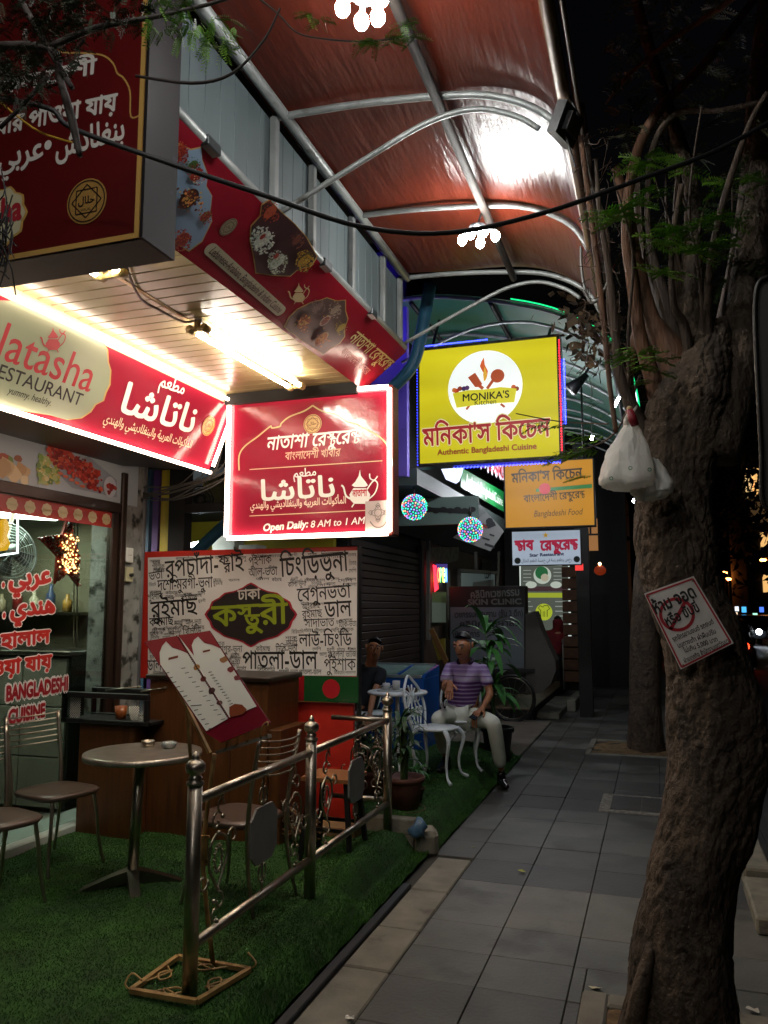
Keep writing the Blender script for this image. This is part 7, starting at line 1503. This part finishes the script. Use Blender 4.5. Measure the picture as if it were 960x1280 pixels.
for k in range(11):   # thin shoots
    x = rr.uniform(765, 900); y = rr.uniform(440, 520); dx = rr.uniform(-40, 25); limb([(x, y), (x + dx * .4, y - 90), (x + dx * .8 + rr.uniform(-12, 12), y - 190), (x + dx * 1.4 + rr.uniform(-20, 20), y - rr.uniform(240, 380))], (3, 2, 1.5, .8), dY=rr.uniform(-.4, .4), n=6)
# wispy climbers near the gutter: dry tangle
m = MB().m(mat('dry twig', '#4a382a', .8))
for k in range(90):
    x = rr.uniform(728, 775); y = rr.uniform(170, 480); a = at(x, y, Y=YT + rr.uniform(-.15, .15)); b = at(x + rr.uniform(-25, 25), y + rr.uniform(-25, 45), Y=YT + rr.uniform(-.2, .2)); m.tube(crv([a, a.lerp(b, .5) + Vector((rr.uniform(-.04, .04), 0, rr.uniform(-.04, .04))), b], 3), .0016, 4)
x = m.build('twig_tangle', parent=t1, fix=False); x['kind'] = 'stuff'
# old bark lumps, rusty root at foot
MB().m(M_bark).tube(crv([at(793, 1280, Y=3.1), at(800, 1240, Y=3.08), at(812, 1190, Y=3.12), at(818, 1150, Y=3.2)], 4), [.035, .03, .02, .008], 8).build('root', parent=t1)
for x, y, r in ((905, 850, .04), (873, 932, .03)): p = at(x, y, Y=3.09); MB().m(M_bark).ball(p + Vector((.012, .035, 0)), r, 10, 7, (1, .9, .75)).build('knot', parent=t1)
# feathery leaves
M_fl_lit = mat('feather leaf', '#6a9626', .6, noise=(9, .6, '#4a7a1c')); M_fd = mat('feather leaf dark', '#2c4618', .6, noise=(9, .6, '#1c3012'))  # lamplight put into colour: brighter green for lit fronds, darker for the rest
def frond(m, p, d, L, npair=8, w=.012, droop=.5):
    p = Vector(p); d = Vector(d).normalized(); sd = d.cross(Vector((rr.uniform(-.3, .3), rr.uniform(-.3, .3), 1))).normalized()
    for i in range(npair):
        t = (i + .6) / npair; c = p + d * L * t - Vector((0, 0, droop * L * t * t * .5)); ll = L * .36 * (1 - .4 * abs(t - .45))
        for s_ in (-1, 1):
            e = (sd * s_ + d * .45).normalized() * ll - Vector((0, 0, ll * rr.uniform(.0, .35))); q = d * w * .5; m.add([c, c + e * .5 + q, c + e, c + e * .5 - q], [(0, 1, 2, 3)])
    e = p + d * L - Vector((0, 0, droop * L * .5)); m.add([p + sd * .0012, p - sd * .0012, e], [(0, 1, 2)])
m = MB().m(M_fl_lit)
for x, y, k, Y in ((800, 205, 4, 3.0), (812, 200, 3, 3.0), (760, 268, 5, 2.95), (775, 272, 4, 2.95), (800, 255, 4, 3.0), (822, 298, 5, 2.95), (836, 293, 4, 3.0), (870, 312, 5, 2.9), (885, 310, 3, 2.9), (878, 274, 4, 2.95), (832, 340, 4, 2.95), (850, 208, 3, 3.1), (770, 545, 0, 3), (800, 440, 4, 2.95), (815, 450, 4, 2.95), (790, 450, 3, 3), (810, 240, 3, 3.0), (760, 520, 0, 3), (820, 470, 3, 3.0), (955, 220, 4, 3.0), (910, 230, 3, 3.1), (905, 280, 4, 3.0), (795, 590, 0, 3.0)):
    for _ in range(k * 2): a = rr.uniform(-.5, .9); dx = rr.choice((-1, 1)) * rr.uniform(.5, 1); frond(m, at(x + rr.uniform(-8, 8), y + rr.uniform(-8, 8), Y=Y), (dx, rr.uniform(-.5, .5), a * .5), rr.uniform(.05, .1), 8, .010)
x = m.build('leaves', parent=t1, fix=False); x['kind'] = 'stuff'
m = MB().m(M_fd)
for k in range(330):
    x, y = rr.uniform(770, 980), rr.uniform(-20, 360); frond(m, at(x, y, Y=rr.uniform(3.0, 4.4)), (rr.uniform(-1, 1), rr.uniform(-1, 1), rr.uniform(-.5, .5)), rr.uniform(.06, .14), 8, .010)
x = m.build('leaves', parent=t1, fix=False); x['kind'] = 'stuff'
# twigs reaching over the yellow signs
tw = MB().m(M_limb).tube(crv([at(800, 470, Y=3.1), at(770, 540, Y=4.5), at(735, 560, Y=5.8), at(705, 565, Y=6.4)], 4), .006, 5).tube(crv([at(760, 530, Y=5), at(700, 527, Y=6.2), at(645, 517, Y=6.6)], 4), .005, 5); tw.build('twig', parent=t1)
m = MB().m(M_fl_lit)
for x, y, Y, n in ((690, 526, 6.5, 2), (716, 532, 6.3, 2), (720, 565, 6.2, 3), (745, 562, 5.9, 3), (738, 592, 8.6, 2), (758, 545, 5.6, 3)):
    for _ in range(n): frond(m, at(x + rr.uniform(-4, 4), y + rr.uniform(-3, 3), Y=Y), (-.95, rr.uniform(-.2, .2), rr.uniform(-.1, .15)), .24, 9, .02)
x = m.build('leaves', parent=t1, fix=False); x['kind'] = 'stuff'
# dried brown leaf clump
m = MB(); 
for k in range(260):
    m.m(mat('dry leaf ' + str(k % 3), ('#4a3a28', '#5c4832', '#33281c')[k % 3], .8)); p = at(rr.gauss(742, 22), rr.gauss(405, 24), Y=rr.uniform(5.6, 6.2)); a, b = [Vector((rr.uniform(-1, 1), rr.uniform(-1, 1), rr.uniform(-1, 1))).normalized() * rr.uniform(.02, .06) for _ in (0, 1)]; m.add([p - a, p - b * .6, p + a, p + b], [(0, 1, 2), (0, 2, 3)])
dc = thing('dry_creeper', 'clump of dry brown leaves hanging between the two canopies', 'creeper', tuple(at(742, 405, Y=5.9))); x = m.build('foliage', parent=dc, fix=False); x['kind'] = 'stuff'; MB().m(M_limb).tube(crv([at(742, 340, Y=5.9), at(735, 400, Y=5.9), at(765, 440, Y=5.9)], 4), .012, 6).build('stem', parent=dc)
# second tree
t2 = thing('street_tree', 'second street tree trunk further along the pavement, standing in its soil pit', 'tree', (-.25, 10.3, 0))
trunk('trunk', [at(808, 938, Y=10.3) - Vector((0, 0, .05)), at(806, 880, Y=10.3), at(808, 780, Y=10.3), at(815, 690, Y=10.3), at(822, 620, Y=10.3), at(830, 520, Y=10.3)], [.22, .19, .18, .17, .15, .1], 24, 9, M_bark, t2, .06)
for q in ([(820, 640), (800, 560), (780, 480)], [(825, 600), (850, 480), (860, 400)]): MB().m(M_limb).tube(crv([at(*z, Y=10.3) for z in q], 4), [.08, .05, .03], 8).build('branch', parent=t2)
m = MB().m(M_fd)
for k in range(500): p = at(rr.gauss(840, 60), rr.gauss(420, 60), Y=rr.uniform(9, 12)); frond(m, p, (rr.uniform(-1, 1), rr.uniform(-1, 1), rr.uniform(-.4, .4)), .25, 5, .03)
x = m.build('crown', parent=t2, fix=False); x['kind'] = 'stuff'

# ---- overhanging twigs in the top left corner
ob = thing('overhanging_branch', 'dark feathery branch hanging into the upper left corner before the box sign', 'branch', (-1.2, 1.4, 2.9)); YO = 1.35
for pts, rad in (([(-40, 60), (60, 60), (75, 100), (90, 150), (100, 195)], (9, 8, 7, 8, 5)), ([(60, 60), (120, 35), (200, 20), (280, 0), (330, -20)], (7, 6, 4, 3, 2)), ([(170, 95), (240, 104), (290, 92), (330, 50), (350, 10)], (2.5, 3, 2.5, 2, 1.5)), ([(60, 95), (30, 130), (0, 160)], (5, 4, 4)), ([(20, -10), (60, 60), (90, 110)], (6, 6, 5))):
    MB().m(mat('dark twig', '#2a211b', .8)).tube(crv([at(x, y, Y=YO) for x, y in pts], 4), [r * YO / 1000 * .9 for r in rad], 7).build('twig', parent=ob)
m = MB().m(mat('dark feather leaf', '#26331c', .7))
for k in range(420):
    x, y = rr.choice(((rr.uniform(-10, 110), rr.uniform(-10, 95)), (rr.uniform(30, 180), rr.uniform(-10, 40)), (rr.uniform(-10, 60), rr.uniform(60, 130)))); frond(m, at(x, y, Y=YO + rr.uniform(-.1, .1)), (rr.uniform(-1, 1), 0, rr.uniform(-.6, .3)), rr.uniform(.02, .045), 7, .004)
x = m.build('leaves', parent=ob, fix=False); x['kind'] = 'stuff'
m = MB().m(M_fl_lit)
for k in range(90):
    x = rr.uniform(185, 295); y = rr.uniform(-5, 48) if x < 240 else rr.uniform(20, 62); frond(m, at(x, y, Y=YO), (rr.uniform(-.5, 1), 0, rr.uniform(-.9, .1)), rr.uniform(.02, .04), 8, .0035)
for x, y in ((385, 18), (400, 24), (470, 50), (480, 46), (495, 50), (505, 30), (515, 45), (460, 52)):
    for _ in range(4): frond(m, at(x + rr.uniform(-6, 6), y, Y=YO + .2), (rr.uniform(-1, 1), 0, rr.uniform(-.4, .2)), .035, 8, .0035)
x = m.build('leaves', parent=ob, fix=False); x['kind'] = 'stuff'
MB().m(mat('dark twig', '#2a211b', .8)).tube(crv([at(300, -20, Y=YO + .2), at(345, 15, Y=YO + .2), at(370, 40, Y=YO + .2), at(400, 48, Y=YO + .2), at(450, 52, Y=YO + .2), at(500, 48, Y=YO + .2)], 4), .0022, 5).build('twig', parent=ob)
bnst = MB().m(mat('wire basket', '#1c1712', .8)); 
for k in range(60): p = at(-2 + rr.gauss(0, 10), 300 + rr.gauss(0, 26), Y=1.3); q = at(-2 + rr.gauss(0, 12), 300 + rr.gauss(0, 34), Y=1.32); bnst.tube([p, p.lerp(q, .5) + Vector((.008, 0, .0)), q], .0016, 4)
tag(bnst.build('dry_twig_ball', fix=False), 'ball of dark dry twigs hanging at the photo edge below the branch', 'twigs')
# black cable crossing the view
cbk = MB().m(mat('black cable', '#0d0b0a', .6)); cbk.tube(crv([at(x, y, Y=Y) for x, y, Y in ((-30, 118, 1.6), (60, 135, 1.65), (90, 160, 1.68), (200, 200, 1.75), (330, 244, 1.9), (450, 283, 2.05), (560, 291, 2.2), (680, 266, 2.35), (800, 224, 2.5), (900, 186, 2.6), (1000, 130, 2.7))], 6), .0075, 8); tag(cbk.build('overhead_cable'), 'thick black cable sagging across the whole view below the red canopy', 'cable')
yc = MB().m(F('#a8842c')).tube(crv([at(x, y, Y=1.7) for x, y in ((-10, 118), (15, 140), (50, 165), (90, 178))], 4), .003, 5); tag(yc.build('yellow_cable'), 'thin yellow cable beside the black one near the twigs', 'cable')
lc = MB().m(mat('grey cable', '#4f4e4a', .6)).tube(crv([at(x, y, Y=4.6) for x, y in ((726, 300), (728, 345), (738, 378), (752, 368), (765, 340), (775, 320))], 5), .008, 6); tag(lc.build('loop_cable'), 'grey cable loop hanging beside the canopy edge and the tree', 'cable')

# ================================================================ THINGS ON THE TREE
def bag(pts, Y, lab, seed, dep=.11):
    "pts = outline rows (y, xleft, xright) in the photograph, hung at distance Y"
    t = thing('shopping_bag', lab, 'bag', tuple(at((pts[0][1] + pts[0][2]) / 2, pts[0][0], Y=Y)), 0, 'plastic bags on the tree'); r_ = random.Random(seed); n = 40; vs = []; m = MB().m(mat('white plastic film', '#e3e1da', .3, noise=(6, .5, '#c3c1b8'), bump=(11, .035, (1.8, 1.8, .6)))); m.smooth = True
    ph = [(r_.uniform(0, 6), r_.choice((3, 5, 7, 9, 13)), r_.uniform(.01, .05)) for _ in range(6)]; rows = []
    for i in range(len(pts) - 1):
        for k in range(4): f = k / 4; rows.append([pts[i][j] * (1 - f) + pts[i + 1][j] * f for j in range(3)])
    rows.append(list(pts[-1]))
    for i, (y, xl_, xr_) in enumerate(rows):
        L, Rr = at(xl_, y, Y=Y), at(xr_, y, Y=Y); c = (L + Rr) / 2; hw = (Rr - L).length / 2
        for j in range(n):
            a = 2 * pi * j / n; k = 1 + sum(q[2] * sin(q[1] * a + q[0] + i * .25) for q in ph) + .03 * sin(17 * a + 2.2 * sin(i * .7)) + r_.uniform(-.02, .02); vs.append(c + Vector((cos(a) * hw * k, sin(a) * min(hw, dep) * k, .004 * sin(a * 5 + i))))
    m.add(vs, [(i * n + j, i * n + (j + 1) % n, (i + 1) * n + (j + 1) % n, (i + 1) * n + j) for i in range(len(rows) - 1) for j in range(n)]); m.add(vs[-n:], [tuple(range(n))]); m.build('bag_body', parent=t)
    fm = m.ms[0].node_tree
    if 'tr' not in fm.nodes:
        pb = fm.nodes['Principled BSDF']; tl = fm.nodes.new('ShaderNodeBsdfTranslucent'); tl.name = 'tr'; tl.inputs[0].default_value = (.8, .8, .76, 1); ms_ = fm.nodes.new('ShaderNodeMixShader'); ms_.inputs[0].default_value = .4; fm.links.new(pb.outputs[0], ms_.inputs[1]); fm.links.new(tl.outputs[0], ms_.inputs[2]); fm.links.new(ms_.outputs[0], fm.nodes['Material Output'].inputs[0])
    return t
b1 = bag([(528, 783, 793), (540, 775, 802), (555, 764, 808), (570, 757, 814), (585, 752, 819), (600, 749, 822), (607, 752, 822), (611, 765, 815)], 2.98, 'larger white carrier bag with small green marks tied to the tree fork', 1)
b2 = bag([(575, 795, 822), (590, 792, 832), (605, 789, 843), (616, 790, 841), (623, 797, 828), (626, 803, 818)], 3.02, 'smaller cloudy plastic bag hanging just below the larger white one', 2, .07)
for a, b_ in (((783, 532), (790, 512)), ((792, 530), (796, 508))): MB().m(mat('white plastic film', '#b5b3ac')).tube(crv([at(*a, Y=2.98), at((a[0] + b_[0]) / 2 - 4, (a[1] + b_[1]) / 2, Y=2.96), at(*b_, Y=3.05)], 4), [.012, .006, .004], 6).build('handle', parent=b1)
PB = Plane(at(785, 580, Y=2.86), (1, 0, 0)); m = MB().m(F('#1f6a44'))
for x, y in ((764, 598), (788, 585), (812, 587)): PB.disc(m, x, y, 2.6, .0, 8, ring=1.1)
m.build('print', parent=b1, fix=False)
rc = MB().m(F('#7a1420', .5)).tube([at(787, 512, Y=2.95), at(790, 522, Y=2.95), at(794, 532, Y=2.95)], [.012, .017, .014], 10).m(F('#b09a6a')).ball(at(787, 511, Y=2.95), .011, 8, 5); tag(rc.build('hanging_tag'), 'small red figure-like ornament tied above the white carrier bag', 'ornament')
# no-parking notice
YQ = 3.0; A_, B_, C_, D_ = at(805, 742, Y=YQ), at(867, 720, Y=YQ), at(917, 804, Y=YQ), at(851, 837, Y=YQ)
NP = Plane(A_, B_ - A_, A_ - D_)
npn = thing('parking_notice', 'white metal Thai no-parking notice with red border nailed slanting to the near tree', 'notice', tuple(A_))
m = MB().m(mat('notice white', '#d6cfc7', .45, noise=(9, .4, '#9c958c'))); m.prism([NP.P(x, y, -.003) for x, y in ((805, 742), (867, 720), (917, 804), (851, 837))], NP.n * .003); m.build('plate', parent=npn)
m = MB().m(F('#a31c28')); q = [(808, 744), (866, 723.5), (913.5, 803), (852, 834)]
for i in range(4): NP.line(m, [q[i], q[(i + 1) % 4]], .006, .0012, smooth=False)
NP.disc(m, 846, 768, 23, .0012, 40, 1, ring=4.2); NP.line(m, [(838, 787), (856, 753)], .012, .0012, smooth=False); m.build('red_print', parent=npn, fix=False)
m = MB().m(F('#141212')); text(m, NP, 'ห้าม จอด', (819, 768), (872, 745), h=.062, bold=.03, d=.0028); text(m, NP, 'หรือ ขับขี่', (834, 783), (876, 763), h=.05, bold=.025, d=.0028)
for tx, a, b_ in (('รถจักรยานยนต์ รถยนต์', (842, 802), (893, 779)), ('บนทางเท้า ฝ่าฝืนปรับ', (848, 810), (896, 791)), ('ไม่เกิน 5,000 บาท', (856, 816), (898, 801)), ('ฝ่ายเทศกิจ สำนักงานเขตวัฒนา', (856, 829), (912, 803))): text(m, NP, tx, a, b_, d=.0028, bold=.02, h=.023, res=20)
m.build('black_print', parent=npn, fix=False)
for x, y in ((811, 745), (866, 726), (911, 802), (854, 831)): MB().m(M_steeld).ball(NP.P(x, y, .002), .003, 6, 4).build('nail', parent=npn)

# ================================================================ STREET BEYOND
rs2 = thing('street_panel', 'edge of a grey metal street panel standing at the right margin of the photo', 'street panel', tuple(at(955, 630, Y=2.4)))
MB().m(mat('grey panel', '#3a3836', .5, .3, noise=(4, .5, '#3a3734'))).prism([at(x, y, Y=2.4) for x, y in ((953, 350), (946, 362), (944, 420), (951, 560), (955, 632), (1010, 628), (1010, 350))], (0, .02, 0)).build('plate', parent=rs2)
MB().m(mat('panel rim', '#35322f', .4, .5)).tube(crv([at(x, y, Y=2.39) for x, y in ((960, 346), (949, 352), (944, 372), (944, 420), (951, 560), (956, 634), (1000, 632))], 4), .006, 6).build('rim', parent=rs2)
MB().m(M_steeld).tube([at(985, 630, Y=2.42), (at(985, 630, Y=2.42).x, 2.42, -.1)], .02, 8).build('post', parent=rs2)
for n, (x, y) in enumerate(((932, 1062), (942, 1092))):
    o = MB().m(M_cem).box((.44 + n * .01, 5.45 + n * .0, .0) if n == 0 else (.43, 4.75, 0), (.6, 6.3, .13) if n == 0 else (.61, 5.44, .09), bev=.012).build('kerb_stone'); tag(o, ['pale kerb stone at the pavement edge behind the big trunk', 'lower worn kerb stone at the pavement edge, nearer the camera'][n], 'kerb stone')
def car(px, py, Y, sc, lab, head=True, col='#15171a'):
    c = at(px, py, Y=Y); c.z = -.12; t = thing('parked_car' if not head else 'car', lab, 'car', tuple(c), 0, 'cars down the street'); m = MB().m(mat('car paint ' + col, col, .25, .4)); x, y, z = c
    prof = [(-2.1, .35), (-2.15, .75), (-1.2, .95), (-.7, 1.42), (.9, 1.45), (1.6, 1.0), (2.1, .9), (2.15, .4)]; m.prism([(x - .85, y + b + 2.1, z + h_) for b, h_ in prof], (1.7, 0, 0)); m.build('body', parent=t)
    MB().m(mat('car glass', '#0a0d10', .1)).prism([(x - .72, y + 2.1 + b, z + h_) for b, h_ in ((-1.17, .98), (-.74, 1.39), (-.70, 1.39), (-1.12, .98))], (1.44, 0, 0)).build('windscreen', parent=t)
    for sx in (-.86, .86):
        for by in (-1.35, 1.35): MB().m(M_black).lathe([(.31, -.1), (.33, 0), (.31, .1)], (x + sx, y + 2.1 + by, z + .33), 18, (1, 0, 0)).build('wheel', parent=t)
    for sx in (-.62, .62):
        MB().m(mat('headlight', '#ffffff', emit='#f4f6ff', es=26, sample=False) if head else mat('tail light', '#ff3020', emit='#ff4020', es=2, sample=False)).ball((x + sx, y - .08, z + .68), .13, 10, 6).build('headlight' if head else 'tail_light', parent=t)
    return t
car(927, 781, 44, 1, 'oncoming car with both white headlights on, seen past the near tree'); car(966, 781, 42, 1, 'second oncoming car, cut by the right margin of the photo')
car(905, 776, 60, 1, 'distant car with headlights beside the tilted notice'); car(902, 800, 26, 1, 'dark parked car low down just beyond the tilted notice', False)
for n, (x, y, Y) in enumerate(((901, 720, 90), (905, 716, 95), (910, 724, 92), (896, 729, 100), (954, 700, 60))):
    c = at(x, y, Y=Y); t = thing('street_lamp', ['orange street lamp, leftmost but one of the distant cluster', 'highest orange street lamp of the distant cluster', 'orange street lamp at the right of the distant cluster', 'lowest orange street lamp at the left of the distant cluster', 'single orange street lamp near the right margin above the cars'][n], 'lamp', (c.x + .4, c.y, -.14), 0, 'orange street lamps')
    MB().m(mat('orange lamp', '#ff9a40', emit='#ff8a38', es=18)).ball(c, .16 * Y / 60, 8, 5, (1.4, 1, .6)).build('lamp_head', parent=t); MB().m(M_metal_d).tube([c + Vector((0, 0, .1)), (c.x + .4, c.y, c.z + .2), (c.x + .4, c.y, -.14)], .07, 6).build('pole', parent=t)
ab = thing('apartment_block', 'dark apartment block down the street with a few lit windows and balcony', 'building', (9, 75, 0)); rr = random.Random(31)
a = at(925, 560, Y=75); MB().m(mat('night facade', '#2b2622', .8)).box((a.x, 75, -.2), (a.x + 26, 90, 34)).build('wall', parent=ab)
for k in range(40):
    x = a.x + 1.2 + (k % 8) * 1.9; z = 3 + (k // 8) * 3.6; on = rr.random() < .2; f_ = MB().m(mat('lit flat', '#b98a50', emit='#c99a5c', es=.6, sample=False) if on else mat('dark flat', '#17181a', .3)).box((x, 74.9, z), (x + 1.1, 74.97, z + 1.5)).build('window', parent=ab)
q = at(938, 604, Y=74.6); MB().m(mat('lit flat strong', '#d9b070', emit='#d9b47a', es=.5, sample=False)).box((q.x - .4, 74.6, q.z - 1.3), (q.x + .3, 74.7, q.z + 1.3)).build('window', parent=ab)
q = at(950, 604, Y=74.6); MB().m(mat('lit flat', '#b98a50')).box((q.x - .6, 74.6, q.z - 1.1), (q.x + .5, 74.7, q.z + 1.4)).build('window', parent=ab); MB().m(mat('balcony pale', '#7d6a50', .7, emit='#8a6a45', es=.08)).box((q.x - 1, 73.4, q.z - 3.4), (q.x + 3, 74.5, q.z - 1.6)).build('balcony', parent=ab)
for n, (x, y, Y, h) in enumerate(((930, 762, 50, '#50b8ff'), (944, 770, 50, '#b0ffe0'), (952, 762, 55, '#5080ff'), (921, 761, 60, '#e8f0ff'), (893, 752, 70, '#e8f0ff'), (919, 769, 48, '#ffe0c0'))):
    o = MB().m(mat('far sign ' + h, h, emit=h, es=.5, sample=False)).obox(at(x, y, Y=Y), (.12, 0, 0), (0, .03, 0), (0, 0, .16 if n != 4 else .08)).build('shop_sign'); tag(o, ['tall blue-white lit sign down the street', 'pale green lit sign right above the oncoming headlights', 'blue lit sign at the far end by the margin', 'small white lit sign among the distant cars', 'tiny white light just past the notice, at the left of the distant lights', 'warm white lit sign behind the oncoming car'][n], 'sign', 'far lit shop signs')
# dark mass of far roadside trees
dm = MB().m(mat('night foliage', '#12160e', .9)); rr = random.Random(8)
for k in range(2600):
    p = Vector((rr.gauss(6.5, 3.2), rr.uniform(34, 70), abs(rr.gauss(6.5, 3)) + 2.5)); a, b = [Vector((rr.uniform(-1, 1), rr.uniform(-1, 1), rr.uniform(-1, 1))).normalized() * rr.uniform(.2, .5) for _ in (0, 1)]; dm.add([p - a, p + b, p + a], [(0, 1, 2)])
x = dm.build('roadside_trees', fix=False); x['kind'] = 'stuff'; x['label'] = 'dark mass of roadside trees down the street'; x['category'] = 'trees'
bk = struct('street_row', MB().m(M_dark).box((-6, 24, 0), (-1.6, 60, 9)).box((15, -10, 0), (22, 74, 14)))
